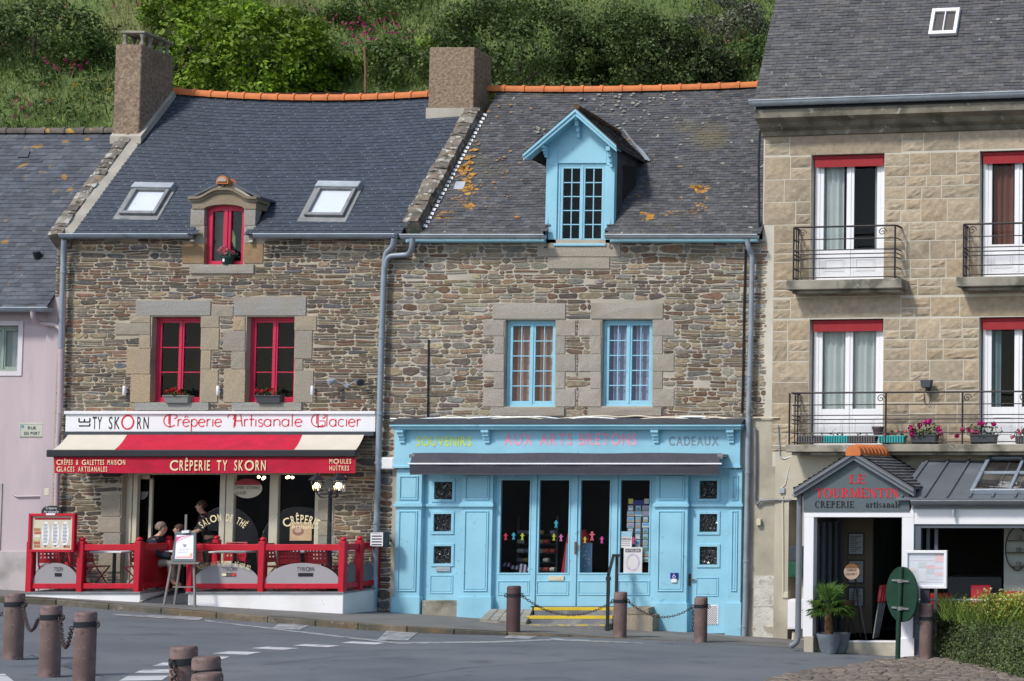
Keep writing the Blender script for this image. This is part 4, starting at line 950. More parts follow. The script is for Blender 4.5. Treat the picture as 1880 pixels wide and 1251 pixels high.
# gutters with blue board behind
zg2 = at_depth(1050, 434, -.27).z
for a, b in ((737, 1001), (1112, 1392)):
    gutter('gutter', Vector((at_depth(a, 435, -.27).x, -.27, zg2+.02)), Vector((at_depth(b, 435, -.27).x, -.27, zg2+.02)), h2, M['zinc_pale'], .08, .5)
    m = MB(); q = WF.r(a+8, 432, b-2, 445, .12); m.box(q[0], q[1], q[2], q[3], .0, .12); m.build('eaves_board', M['blue'], h2)
downpipe('downpipe', [P(757, 438, -.27), P(757, 455, -.25), P(751, 468), P(716, 470), P(709, 478), P(706, 494)], h2, M['zinc'], .052)
downpipe('downpipe', [P(1372, 440, -.27), P(1374, 455, -.25), P(1381, 468, -.16), P(1379, 600), P(1374, 760), P(1372, 900), P(1368, 1120), P(1366, 1168)], h2, M['zinc'], .052, [P(1376, 690), P(1373, 868), P(1370, 1030), P(1367, 1150)])
m = MB(); m.tube([P(1369, 460, -.02), P(1366, 560, -.03), P(1364, 700, -.03), P(1362, 758, -.03)], .022, 6); m.build('black_cable', M['black'], h2)
m = MB(); m.tube([P(787, 624, -.02), P(786, 690, -.03), P(785, 765, -.03)], .016, 6); m.build('black_cable', M['black'], h2)
m = MB(); m.tube([P(1395, 240, -.03), P(1393, 300, -.05), P(1394, 420, -.05), P(1388, 445, -.05), P(1372, 447, -.04)], .025, 6); m.build('black_cable', M['black'], h2)
# ---------------------------------------------------------------- blue shopfront (parts of house two)
BW = .12                                    # joinery face
def Rb(x0, y0, x1, y1, w=BW): return WF.r(x0, y0, x1, y1, w)
base_l = lambda px: V(1123+(px-722)*.0665, px, BW)
# pilasters
pil = [(722, 773, 1), (843, 904, 1), (1199, 1263, 1), (1334, 1362, 1)]
vmid = V(928, 1000, BW); vtop = V(862, 1000, BW); vpl = V(1096, 740, BW)
for x0, x1, _ in pil:
    m = MB(); a = WF.p(x0, 1000, BW)[0]; b = WF.p(x1, 1000, BW)[0]; gb = G((a+b)/2, -.1)-.25
    m.box(a+.02, b-.02, gb, vtop, -.12, BW-.02); m.box(a-.01, b+.01, gb, vpl-(.12 if x0 > 1100 else 0), -.1, BW+.025)
    m.box(a-.015, b+.015, vmid-.03, vmid+.02, -.1, BW+.03); m.box(a-.0, b+.0, vmid+.02, vmid+.05, -.1, BW+.012)
    panel(m, (a+.09, b-.09, V(918, 740, BW), V(874, 740, BW)), BW-.02, .022, .022); panel(m, (a+.09, b-.09, V(1086, 740, BW), V(938, 740, BW)), BW-.02, .022, .022)
    m.build('pilaster', M['blue'], h2, bevel=.005)
# fascia, cornice, brackets
f = Rb(724, 787, 1359, 858, .14); m = MB(); m.box(f[0], f[1], f[2], f[3]+.05, -.05, .14); m.box(f[0]-.02, f[1]+.02, f[2]-.02, f[2]+.03, -.05, .175); fas = m.build('fascia', M['blue'], h2, bevel=.005)
c = Rb(715, 772, 1361, 789, .34); m = MB(); m.box(c[0]+.03, c[1]-.03, c[2], c[2]+.06, -.02, .30); m.box(c[0], c[1], c[2]+.06, c[2]+.11, -.02, .35); m.build('cornice', M['blue'], h2, bevel=.006)
m = MB(); m.prism([(0, 0)], 0, 0) if False else None
a = [WF.pt(c[0]-.0, c[2]+.105, .36), WF.pt(c[1]+.0, c[2]+.105, .36), WF.pt(c[1], c[2]+.25, 0), WF.pt(c[0], c[2]+.25, 0)]; m.wprism(a, (0, 0, .012)); m.build('cornice_lead', M['anth'], h2)
for px in (737, 893, 1204, 1342):
    m = MB(); p = WF.p(px, 790, .2); scroll_bracket(m, p[0], c[2], .26, .13, .29, .15); m.build('bracket', M['blue'], fas, bevel=.004)
tcol = [('SOUVENIRS', 765, 866, 819, 18, (.54, .66, .08), 'lime_lettering'), ('AUX ARTS BRETONS', 925, 1169, 817, 22, (.82, .34, .46), 'pink_lettering'), ('CADEAUX', 1228, 1320, 818, 17, (.20, .27, .32), 'grey_lettering')]
for s_, a, b, y, h_, cl, nm in tcol:
    q = Rb(a, y-h_, b, y, .14); text(WF, s_, q[0], q[1], q[2], q[3]-q[2], .14, nm, mat(nm, cl, .6, .1, 3), fas, offset=.022)
# doors left and right with three square panes
def shop_door(x0, x1, yb, panes, sill=None):
    w_ = -.02; a = WF.p(x0, 1000, w_)[0]; b = WF.p(x1, 1000, w_)[0]; vb_ = V(yb, (x0+x1)/2, w_); m = MB(F=WF)
    hs = [Rb(*q, w_) for q in panes]; wall_holes(m, WF, a-.05, b+.05, vb_, V(866, x0, w_), hs, w_, .04)
    m.box(a-.02, b+.02, vmid-.03, vmid+.025, w_, w_+.04)
    for h in hs:
        k = .055
        for q in ((h[0]-k, h[1]+k, h[3], h[3]+k), (h[0]-k, h[1]+k, h[2]-k, h[2]), (h[0]-k, h[0], h[2], h[3]), (h[1], h[1]+k, h[2], h[3])): m.box(*q, w_-.01, w_+.022)
    panel(m, (hs[0][0]-.05, hs[0][1]+.05, V(1090 if sill else 1095, x0, w_), V(1056 if sill else 1060, x0, w_)), w_, .02, .014)
    d_ = m.build('door', M['blue'], h2, bevel=.003, recalc=False)
    for h in hs:
        m = MB(); n = 12; rr = random.Random(int(h[0]*99+h[2]*77))
        for i in range(n):
            for j in range(n):
                u_, v_ = h[0]+(h[1]-h[0])*(i+.5)/n, h[2]+(h[3]-h[2])*(j+.5)/n; t = .5*(h[1]-h[0])/n; z = w_-.03+rr.uniform(-.012, .012); z2 = z+rr.uniform(-.02, .02); z3 = z+rr.uniform(-.02, .02)
                m.quad([(u_-t, v_-t, z), (u_+t, v_-t, z2), (u_+t, v_+t, z3), (u_-t, v_+t, z+rr.uniform(-.02, .02))])
        m.build('pane', M['cathedral'], d_, recalc=False)
    return d_, w_
M['cathedral'] = mat('cathedral_glass', (.035, .036, .036), .12, .3, 20, spec=.8)
dl_, wv = shop_door(775, 842, 1104, [(798, 885, 831, 917), (797, 944, 829, 976), (797, 1003, 829, 1035)], True)
q = Rb(800, 1041, 826, 1049, wv+.03); m = MB(); m.rbox(q, wv, wv+.03); m.box(q[0]+.03, q[1]-.03, (q[2]+q[3])/2-.008, (q[2]+q[3])/2+.008, wv+.028, wv+.033); m.build('letterbox', M['zinc_pale'], dl_)
m = MB(); q = WF.r(774, 1103, 842, 1128, .1); m.box(q[0], q[1], q[2]-.2, q[3], -.2, .1); m.build('door_step', M['concrete'], h2, bevel=.015)
dr_, wv = shop_door(1264, 1334, 1163, [(1285, 883, 1317, 916), (1285, 944, 1317, 977), (1285, 1004, 1317, 1037)])
q = Rb(1296, 1111, 1319, 1147, wv+.01); m = MB(); m.rbox(q, wv, wv+.012); vt_ = m.build('vent', M['white'], dr_)
m = MB(); nx, ny = 6, 9
for i in range(nx):
    for j in range(ny):
        for o in (0, .5):
            u_ = q[0]+(q[1]-q[0])*(i+.5*o+.28)/(nx); v_ = q[2]+(q[3]-q[2])*(j+o+.28)/(ny); t = (q[1]-q[0])/nx*.3
            u_ = q[0]+(q[1]-q[0])*(i+o+.25)/nx
            if u_+t < q[1] and v_+t < q[3]: m.prism([(u_-t, v_), (u_, v_-t), (u_+t, v_), (u_, v_+t)], wv+.012, wv+.014)
m.build('hole', M['dark'], vt_)
m = MB(); p = WF.p(1266, 1065, .0); m.box(p[0]-.02, p[0]+.02, p[1]-.12, p[1]+.12, wv, wv+.02); m.box(p[0], p[0]+.12, p[1]-.01, p[1]+.015, wv+.03, wv+.05); m.build('handle', mat('rusty_brass', (.1, .06, .04), .5, .3, 9, metal=.4), dr_)
# glazed double door and side lights
w_ = .0; PN = [(919, 972), (990, 1044), (1066, 1119), (1139, 1192)]
hs = [Rb(a, 882, b, 1052, w_) for a, b in PN]
names = ['shop_window', 'door', 'door', 'shop_window']; edges = [905, 980.5, 1055.5, 1129, 1204]
gv0 = V(1113, 1050, w_); gv1 = V(866, 1050, w_)
shop_parts = []
for k in range(4):
    a = WF.p(edges[k], 980, w_)[0]; b = WF.p(edges[k+1], 980, w_)[0]; m = MB(); h = hs[k]; vb_ = gv0 if k in (1, 2) else gv0-.25
    wall_holes(m, WF, a+.004, b-.004, vb_, gv1, [h], w_, .05)
    for q in ((h[0]-.03, h[1]+.03, h[2]-.03, h[2]), (h[0]-.03, h[1]+.03, h[3], h[3]+.03), (h[0]-.03, h[0], h[2], h[3]), (h[1], h[1]+.03, h[2], h[3])): m.box(*q, w_-.01, w_+.012)
    panel(m, (h[0]-.03, h[1]+.03, V(1093, 1050, w_), V(1066, 1050, w_)), w_, .022, .016)
    m.box(a-.005, a+.05, gv0, gv1, w_-.02, w_+.028); m.box(b-.05, b+.005, gv0, gv1, w_-.02, w_+.027)
    o = m.build(names[k], M['blue'], h2, bevel=.003, recalc=False); shop_parts.append(o)
    m = MB(); m.quad([(h[0], h[2], w_-.03), (h[1], h[2], w_-.03), (h[1], h[3], w_-.03), (h[0], h[3], w_-.03)]); m.build('pane', M['glass'], o, recalc=False)
m = MB(); q = Rb(1008, 1058, 1036, 1066, w_); m.rbox(q, w_, w_+.03); m.box(q[0]+.14, q[1]-.05, q[2]+.03, q[3]-.03, w_+.028, w_+.034); m.build('letterbox', M['cream'], shop_parts[1])
m = MB(); p = WF.p(1058, 1006, w_); m.box(p[0]-.02, p[0]+.02, p[1]-.12, p[1]+.12, w_+.02, w_+.045); m.box(p[0], p[0]+.12, p[1]+.02, p[1]+.04, w_+.05, w_+.07); m.build('handle', mat('brass_plate', (.16, .1, .07), .45, .2, 9, metal=.5), shop_parts[2])
m = MB(); z0_ = gv0; ra, rb = hs[0][0]-.7, hs[3][1]+.7; rd = -3.5
for ps in ([(ra, z0_, rd), (rb, z0_, rd), (rb, gv1+.3, rd), (ra, gv1+.3, rd)], [(ra, z0_, -.08), (ra, z0_, rd), (ra, gv1+.3, rd), (ra, gv1+.3, -.08)], [(rb, z0_, -.08), (rb, z0_, rd), (rb, gv1+.3, rd), (rb, gv1+.3, -.08)],
           [(ra, gv1+.1, -.08), (rb, gv1+.1, -.08), (rb, gv1+.3, rd), (ra, gv1+.3, rd)], [(ra, z0_, -.08), (rb, z0_, -.08), (rb, z0_, rd), (ra, z0_, rd)]): m.quad(ps)
m.build('interior', M['dark'], h2, recalc=False)
m = MB(); a = WF.p(905, 870, 0)[0]; b = WF.p(1198, 870, 0)[0]; m.box(SHOP2[0]+.1, SHOP2[1]-.1, gv1-.02, f[2]+.02, -.08, .05); m.build('transom', M['blue'], h2, bevel=.004)
# cables run along the top of the cornice
cb = thing('cable_bundle', 'bundle of grey and cream cables running along the top of the blue shop cornice', 'cables', WF.pt(U(1000), c[2]+.25, .04))
for k, (mm, r_) in enumerate((('cream', .016), ('zinc_pale', .022), ('cream', .014), ('black', .02))):
    m = MB(); pts = []; rr = random.Random(k+40); px = (735, 720, 860, 720)[k]
    e = (1420, 1330, 1440, 1150)[k]
    while px < e:
        pts.append(WF.pt(WF.p(px, 770)[0], V(768+k*1.3, 1050)+rr.uniform(-.035, .05), .05+.015*k)); px += rr.uniform(28, 60)
    m.tube(bend_path(pts, .1, 3), r_, 6); m.build('cable', M[mm], cb)
# ================================================================== PINK HOUSE
FP = Frame((0, .06, 0))
h0 = thing('rendered_house', 'lilac pink rendered house with lichened slate roof at the edge of the row', 'house', (U(40)-1.5, 0, G(U(40)-1.5, 0)))
X0, X1 = U(0)-5.5, WF.p(104, 800)[0]
ev0 = FP.p(50, 568)[1]; WP = FP.r(-40, 598, 34, 682)
m = MB(FP); wall_holes(m, FP, X0, X1, g0+.6, ev0, [WP]); m.wquad([(X0, .06, g0), (X0, 6, g0), (X0, 6, ev0), (X0, .06, ev0)]); m.build('wall', M['pink_wall'], h0, recalc=False)
m = MB(FP); q = FP.r(0, 885, 40, 1000); m.box(X0, X1, -.4, FP.p(30, 1012)[1], -.02, .025); m.build('plinth', M['pink_base'], h0, bevel=.008)
m = MB(FP); q = FP.r(-60, 888, 3, 1010); m.box(q[0]-1.5, q[1], q[2], q[3], -.05, .02); m.build('recess_panel', M['pink_base'], h0)
k = .09; m = MB(FP)
for q in ((WP[1], WP[1]+k, WP[2]-k, WP[3]+k), (WP[0]-k, WP[1], WP[3], WP[3]+k), (WP[0]-k, WP[1], WP[2]-k, WP[2])): m.box(*q, -.02, .02)
m.build('window_surround', mat('pale_surround', (.66, .6, .62), .8, .05), h0)
window(h0, FP, WP, -.12, mat('green_frame', (.28, .36, .31), .6), 1, 1, fw=.05, st=.04, curtain=[(0, 1, M['curtain'])])
m = MB(FP); q = FP.r(98, 540, 119, 700); m.box(FP.p(89, 560)[0], FP.p(120, 560)[0], FP.p(100, 1000)[1]-1, FP.p(100, 540)[1], -.3, .055); m.build('party_pier', M['pink_wall'], h0, bevel=.02)
# roof: meets the gable of house one
rp0 = at_depth(205, 243, 3.05); re0 = at_depth(90, 567, -.2)
RZ0, EZ0 = rp0.z, re0.z; XR0 = CX0-.0
def roof0(a, b): return Vector((X0-.3+(XR0-X0+.3)*a, -.22+3.2*b, EZ0+(RZ0-EZ0)*b))
m = MB(); slates(m, roof0, 46, 30, [(.07, .079, .1), (.06, .068, .086), (.083, .09, .107), (.055, .063, .08)], None, seed=12, lift=.012); under(m, roof0)
m.wquad([roof0(0, 1), roof0(1, 1), (XR0, 6, EZ0), (X0, 6, EZ0)], (.08, .08, .09)); m.build('roof', M['slate_pink'], h0, recalc=False)
m = MB(); ridge_tiles(m, roof0(0, 1)+Vector((0, 0, .03)), roof0(1, 1)+Vector((0, 0, .03)), .02, 16, .1); m.build('ridge', mat('grey_ridge', (.12, .105, .09), .85, .3, 5, dirt=(.42, .25, .04), dscale=3.2, dth=(.62, .66)), h0)
gutter('gutter', Vector((X0, -.3, EZ0)), Vector((at_depth(93, 566, -.3).x, -.3, EZ0)), h0, M['zinc'])
M['pink_pipe'] = mat('pink_pipe', (.50, .40, .425), .55, .06)
Q = lambda x, y, d=-.12: at_depth(x, y, d)
downpipe('downpipe', [Q(60, 570, -.3), Q(61, 584, -.27), Q(72, 594, -.1), Q(104, 597, -.08), Q(113, 606), Q(111, 700), Q(107, 800), Q(103, 950), Q(99, 1088)], h0, M['pink_pipe'], .045, [Q(113, 648)])
downpipe('downpipe', [Q(116, 535), Q(113, 640), Q(110, 760)], h0, M['pink_pipe'], .052)
m = MB(); m.tube(bend_path([Q(100, 806, .03), Q(88, 808, .03), Q(84, 905, .03), Q(78, 911, .03), Q(30, 912, .03), Q(22, 906, .03)], .06), .016, 6); m.build('conduit', M['pink_pipe'], h0)
m = MB(FP); q = FP.r(85, 897, 94, 910); m.rbox(q, 0, .06); m.build('junction_box', M['cream'], h0, bevel=.006)
# roof details: vent pipe and vent slate
n0 = Vector((1, 0, 0)).cross(Vector((0, 3.2, RZ0-EZ0))).normalized(); A0 = roof0(.5, .4)
p = on_roof(70, 474, A0, n0); m = MB(); m.tube([p, p+Vector((0, -.05, .12))], .07, 10); m.build('vent_pipe', M['black'], h0)
m = MB(); m.wprism([on_roof(x, y, A0, n0) for x, y in ((33, 291), (52, 291), (56, 280), (37, 280))], (0, -.02, .03)); m.build('vent_slate', M['anth'], h0)
# street name plate: RUE DU PORT
q = FP.r(35, 777, 80, 803, .02); m = MB(FP); m.rbox(q, 0, .015); sg = tag(m.build('street_sign', mat('enamel_plate', (.50, .50, .42), .4, .05), None, bevel=.01, seg=2), 'cream street name plate RUE DU PORT on the lilac house wall', 'street sign')
m = MB(FP); k = .018
for z in ((q[0]+k, q[1]-k, q[3]-k-.008, q[3]-k), (q[0]+k, q[1]-k, q[2]+k, q[2]+k+.008), (q[0]+k, q[0]+k+.008, q[2]+k, q[3]-k), (q[1]-k-.008, q[1]-k, q[2]+k, q[3]-k)): m.box(*z, .014, .017)
m.build('border', mat('plate_border', (.2, .3, .22), .5), sg)
um = (q[0]+q[1])/2; hh = q[3]-q[2]
text(FP, 'RUE', um-.07, um+.09, q[2]+hh*.55, hh*.22, .016, 'lettering', M['text_black'], sg, .01); text(FP, 'DU PORT', um-.14, um+.17, q[2]+hh*.18, hh*.22, .016, 'lettering', M['text_black'], sg, .01)
m = MB(FP); m.box(q[0]+.04, q[0]+.09, q[3]-.1, q[3]-.04, .014, .018); m.build('crest', mat('crest_blue', (.1, .25, .4), .5), sg)
# ================================================================== ASHLAR HOUSE
h3 = thing('ashlar_house', 'tan squared stone house with red window blinds and iron balconies above the porch restaurant', 'house', F3.pt(3, G(8, 0), 0))
def r3(x0, y0, x1, y1, w=0): return F3.r(x0, y0, x1, y1, w)
WA, WB, WC, WD = r3(1488, 283, 1623, 514), r3(1798, 276, 1934, 508), r3(1485, 586, 1621, 818), r3(1797, 582, 1934, 816)
U3 = 9.5; vC = F3.p(1600, 240)[1]; u415, v415 = F3.p(1418, 420)[0], F3.p(1410, 414)[1]
VB3 = F3.p(1600, 829)[1]
mb = MB(F3); wall_holes(mb, F3, 0, U3, VB3-.3, vC+.3, [WA, WB, WC, WD])
mb.quad([(0, v415, 0), (0, vC+.3, 0), (0, vC+.3, -6), (0, v415, -6)]); mb.quad([(U3, -1.5, 0), (U3, vC+.3, 0), (U3, vC+.3, -7), (U3, -1.5, -7)])
mb.build('wall', M['ashlar_mortar'], h3, recalc=False)
lint = [r3(1450, 242, 1656, 284), r3(1761, 234, 1965, 273), r3(1451, 545, 1654, 584), r3(1762, 543, 1965, 581)]
vq = [F3.p(1600, y)[1] for y in (518, 826)]
mb = MB(F3); ashlar(mb, F3, 0.02, U3, v415, vC-.04, [WA, WB, WC, WD], 3, lintels=lint[:2]); ashlar(mb, F3, u415+.03, U3, VB3, v415, [WA, WB, WC, WD], 5, lintels=lint[2:]); mb.build('ashlar_facing', M['ashlar'], h3)
# rendered ground floor with a door recess
VT = VB3; gl3 = [r3(1448, 915, 1462, 1180)]
mb = MB(F3); wall_holes(mb, F3, F3.p(1422, 1000)[0], U3, -1.6, VT, [r3(1447, 918, 1466, 1240), r3(1500, 872, 2050, 1260)], .012, .4); mb.build('render_wall', M['render'], h3, recalc=False)
mb = MB(F3); q = r3(1447, 918, 1466, 1240); mb.box(q[0], q[1]+.2, -1.4, q[3], -.42, -.4); mb.build('recess_panel', M['white'], h3)
for k, (n_, wr, cur) in enumerate((('A', WA, [(0, .36, M['curtain']), (.88, 1, M['curtain'])]), ('B', WB, [(.08, .45, M['curtain_rust'])]), ('C', WC, [(0, .5, M['curtain']), (.5, 1, M['curtain'])]), ('D', WD, [(0.02, .2, mat('teal_curtain', (.2, .3, .31), .9))]))):
    a, b, c, d = wr; kick = F3.p(1550, 462 if k < 2 else 754)[1]; kick = F3.p(1550, (461, 457, 755, 753)[k])[1]
    o = window(h3, F3, (a+.03, b-.03, c, d-.03), -.16, M['pvc'], 1, 1, fw=.1, st=.075, curtain=[x + (kick-c-.1,) for x in cur], room=.9, roommat=M['dark'], rail0=(kick-c)-.06)
    o.name = 'french_window'
    m = MB(F3); rd = .17; m.box(a+.05, b-.05, d-.24, d-.07, -.09, -.075); m.box(a+.03, b-.03, d-.07, d-.02, -.15, -.06); m.build('red_blind', M['shade_red'], o)
    mid = (a+b)/2
    for x0, x1 in ((a+.24, mid-.12), (mid+.12, b-.24)): m = MB(F3); panel(m, (x0, x1, c+.2, kick-.14), -.165, .02, .006); m.build('kick_panel', M['pvc'], o)
# balconies
def railing(name, u0, u1, v0, v1, w, parent_thing, posts, spirals, sides=(True, True), wback=0.02):
    m = MB(F3); H = v1-v0; t = .012
    rails = [1.0, .76, .55, .47, .39, .2, .02]
    def rail(y, r):
        path = ([(u0, v0+H*y, wback)] if sides[0] else []) + [(u0, v0+H*y, w), (u1, v0+H*y, w)] + ([(u1, v0+H*y, wback)] if sides[1] else [])
        m.tube(bend_path([F3.pt(*p) for p in path], .07), r, 6)
    for k, y in enumerate(rails): rail(y, .02 if k == 0 else .0115)
    for x in posts: m.tube([F3.pt(x, v0-.06, w), F3.pt(x, v1, w)], .019, 6)
    if sides[0]: m.tube([F3.pt(u0, v0-.06, wback+.06), F3.pt(u0, v1, wback+.06)], .016, 6); m.tube([F3.pt(u0, v0-.06, (w+wback)/2), F3.pt(u0, v1, (w+wback)/2)], .012, 6)
    o = m.build('rail_frame', M['iron'], parent_thing)
    for x in spirals:
        m = MB(F3); cy = v0+H*.88; pts = [F3.pt(x+(.095-.0038*i)*math.cos(i*.42)*.9, cy+(.095-.0038*i)*math.sin(i*.42)*.9, w) for i in range(24)]; m.tube(pts, .009, 5); m.build('scroll', M['iron'], parent_thing)
        m2 = MB(F3)
def balcony(x0, x1, y0, y1, rx0, rx1, ry0, label, wd, sp, posts, sides):
    q = r3(x0, y0, x1, y1, wd); b = thing('balcony', label, 'balcony', F3.pt((q[0]+q[1])/2, q[2], wd/2), group='iron railed balconies')
    m = MB(F3); m.box(q[0], q[1], q[2], q[3], -.05, wd); m.box(q[0]+.08, q[1]-.08, q[2]-.06, q[2], -.05, wd-.1); m.build('slab', M['concrete'], b, bevel=.015)
    rr_ = r3(rx0, ry0, rx1, y0, wd-.08); railing('railing', rr_[0], rr_[1], q[3]+.03, rr_[3], wd-.08, b, [F3.p(x, 480, wd-.08)[0] for x in posts], [F3.p(x, 430, wd-.08)[0] for x in sp], sides); return q
balcony(1443, 1656, 513, 531, 1456, 1645, 416, 'short iron railed balcony under the top window above the porch gable', .42, (1473, 1620), (1457, 1643), (True, True))
balcony(1755, 1975, 507, 525, 1768, 1965, 410, 'short iron railed balcony of the top window with rust coloured curtain', .42, (1785, 1940), (1769, 1963), (True, True))
qL = balcony(1442, 2010, 816, 830, 1452, 2000, 720, 'long iron railed balcony lined with flower boxes above the porch restaurant', .5, (1470, 1620, 1778, 1880), (1453, 1629, 1769, 1895), (True, True))
# cornice, gutter, roof
c3 = F3.r(1395, 206, 1880, 240, .4); vG = F3.p(1395, 194, .5)[1]
prof = [(-.02, vC-.08), (.05, vC-.06), (.08, vC+.02), (.2, vC+.08), (.26, vC+.16), (.38, vC+.2), (.42, vC+.22), (.42, vC+.38), (-.02, vC+.4)]
m = MB(F3); a = m.pts([(-.02, v, w_) for w_, v in prof]); b = m.pts([(U3, v, w_) for w_, v in prof])
for k in range(len(prof)): m.face([a[k], a[(k+1) % len(prof)], b[(k+1) % len(prof)], b[k]])
m.face(a); m.build('cornice', M['concrete_dark'], h3)
vE = vC+.42
gutter('gutter', F3.pt(-.08, vE+.12, .47), F3.pt(U3, vE+.12, .47), h3, M['zinc_pale'], .1, .42)
m = MB(F3); m.box(-.03, U3, vE-.04, vE+.08, .1, .34); m.build('eaves_board', M['anth'], h3)
pit = math.radians(67); HL = 6.2
def roof3(a, b): return F3.pt(-.06+(U3+.06)*a, vE+.1+HL*math.sin(pit)*b, .4-HL*math.cos(pit)*b)
m = MB(); slates(m, roof3, 84, 44, [(.066, .068, .075), (.052, .053, .059), (.082, .082, .085), (.06, .062, .07), (.047, .049, .055), (.075, .073, .071)], None, seed=15, lift=.012, jit=.005); under(m, roof3)
m.wquad([roof3(0, 0), roof3(0, 1), F3.pt(-.06, vE+5.7, -7), F3.pt(-.06, vE, -7)], (.06, .06, .06)); m.wquad([roof3(0, 1), roof3(1, 1), F3.pt(U3, vE+5.7, -8), F3.pt(0, vE+5.7, -8)], (.08, .08, .09))
m.build('roof', M['slate3'] if 'slate3' in M else mat('slate_weathered', (1, 1, 1), .58, .22, 9, .25, 60, attr=True, spec=.35, dirt=[(.3, .3, .28, 7, .68, .74), (.4, .22, .03, 1.3, .735, .745)]), h3, recalc=False)
n3 = (roof3(1, 0)-roof3(0, 0)).cross(roof3(0, 1)-roof3(0, 0)).normalized(); A3 = roof3(.5, .5)+n3*.0
rooflight(None, [on_roof(x, y, A3, n3) for x, y in ((1706, 68), (1757, 66), (1766, 20), (1714, 21))], h3, n3, M['white'], blind_or_dark=False, split=True, hood=False)
# floodlight on the wall
fl = thing('floodlight', 'dark floodlight fixed to the tan wall above the long balcony', 'floodlight', F3.pt(*F3.p(1701, 712), .1))
a = F3.p(1690, 698, .2); b = F3.p(1711, 712, .2); m = MB(F3); m.prism([(a[0], a[1]), (b[0], a[1]), (b[0]-.03, b[1]), (a[0]+.03, b[1])], .1, .24); m.build('lamp_body', M['anth'], fl, bevel=.01)
m = MB(F3); m.box((a[0]+b[0])/2-.03, (a[0]+b[0])/2+.03, b[1]-.08, b[1], .02, .16); m.build('bracket', M['black'], fl)
m = MB(F3); x = (a[0]+b[0])/2; m.ftube([(x-.1, b[1]-.1, .02), (x-.09, b[1]-.28, .04), (x, b[1]-.33, .05), (x+.05, b[1]-.2, .04), (x+.03, b[1]-.05, .05)], .008, 5); m.build('lamp_cable', M['black'], fl)
# wiring and boxes on the rendered part
e = thing('wall_wiring', 'grey conduits and junction boxes fixed on the rendered wall beside the blue shop', 'conduit', at_depth(1410, 920, -.05))
for pts, r_, mm in (([(1386, 785), (1387, 830), (1386, 920), (1390, 927), (1396, 920), (1420, 918), (1452, 919)],   .028, 'lead'), ([(1437, 912), (1438, 1000), (1438, 1098)], .016, 'cream'), ([(1452, 850), (1448, 862), (1442, 890), (1434, 897)], .012, 'cream'), ([(1428, 780), (1432, 840), (1440, 843), (1454, 838)], .012, 'zinc_pale')):
    m = MB(); m.tube(bend_path([P(x, y, -.09) for x, y in pts], .06), r_, 6); m.build('conduit', M[mm], e)
for x0, y0, x1, y1, mm in ((1431, 896, 1441, 906, 'zinc_pale'), (1389, 953, 1397, 965, 'cream'), (1439, 1088, 1447, 1098, 'cream')):
    q = WF.r(x0, y0, x1, y1, .1); m = MB(); m.rbox(q, .03, .12); m.build('junction_box', M[mm], e, bevel=.006)
for lab, x0, y0, x1, y1, mm in (('grey letter box on the wall beside the porch', 1448, 1003, 1465, 1032, 'anth'), ('dark green letter box below the grey one beside the porch', 1448, 1031, 1465, 1060, 'green_box'), ('white meter box low on the wall beside the porch', 1446, 1101, 1466, 1156, 'white')):
    if mm == 'green_box': M['green_box'] = mat('green_box', (.01, .09, .045), .45)
    q = WF.r(x0, y0, x1, y1, .3); m = MB(); m.box(q[0], q[1]+.12, q[2]+.004, q[3]-.004, .0, .3)
    o = m.build('wall_box', M[mm], None, bevel=.008); tag(o, lab, 'box')
    m = MB(); m.box(q[0]+.03, q[1]+.09, q[2]+.03, q[3]-.03, .298, .306); m.build('cover', M[mm], o, bevel=.004)
m = MB(); m.tube(bend_path([at_depth(1458, 1160, -.2), at_depth(1457, 1176, -.2), at_depth(1454, 1184, -.2)]), .04, 8); base = m.build('waste_pipe', M['cream'], None); tag(base, 'short cream waste pipe below the white meter box', 'pipe')
wb = WF.r(697, 840, 723, 862, .12); m = MB(); m.rbox(wb, 0, .12); o = tag(m.build('junction_box', M['white'], None, bevel=.01), 'white cable box between the downpipe and the blue shopfront', 'box')
m = MB(); m.box(wb[0]+.02, wb[1]-.02, wb[2]+.02, wb[3]-.02, .118, .128); m.build('cover', M['white'], o, bevel=.004)
# ================================================================== PORCH RESTAURANT (veranda)
FT = Frame((0, -2.5, 0), math.radians(2))
pr = thing('restaurant_porch', 'white porch and veranda of a creperie with grey gable, red letters and zinc roof', 'porch', FT.pt(FT.p(1575, 1100)[0], G(7, -2.5), -.6))
def rt(x0, y0, x1, y1, w=0): return FT.r(x0, y0, x1, y1, w)
gz = -1.2
lp = rt(1475, 944, 1493, 1170); rp_ = rt(1655, 944, 1677, 1192)
m = MB(FT); m.box(lp[0], lp[1], lp[2], lp[3], -.22, 0); m.build('post', M['white'], pr, bevel=.006)
m = MB(FT); q = rt(1476, 1168, 1500, 1195); m.box(q[0]-.0, lp[1]+.02, gz, q[3], -.24, .015); m.build('post_base', M['render'], pr, bevel=.01)
m = MB(FT); m.box(rp_[0], rp_[1], gz, rp_[3], -.25, 0); m.box(rp_[0]-.02, rp_[1]+.03, gz, FT.p(1660, 1172)[1], -.27, .03); m.build('post', M['white'], pr, bevel=.006)
bm_ = rt(1475, 940, 1671, 950); m = MB(FT); m.box(lp[0], rp_[1], bm_[2], bm_[3]+.02, -.2, .004); m.build('beam', M['white'], pr, bevel=.005)
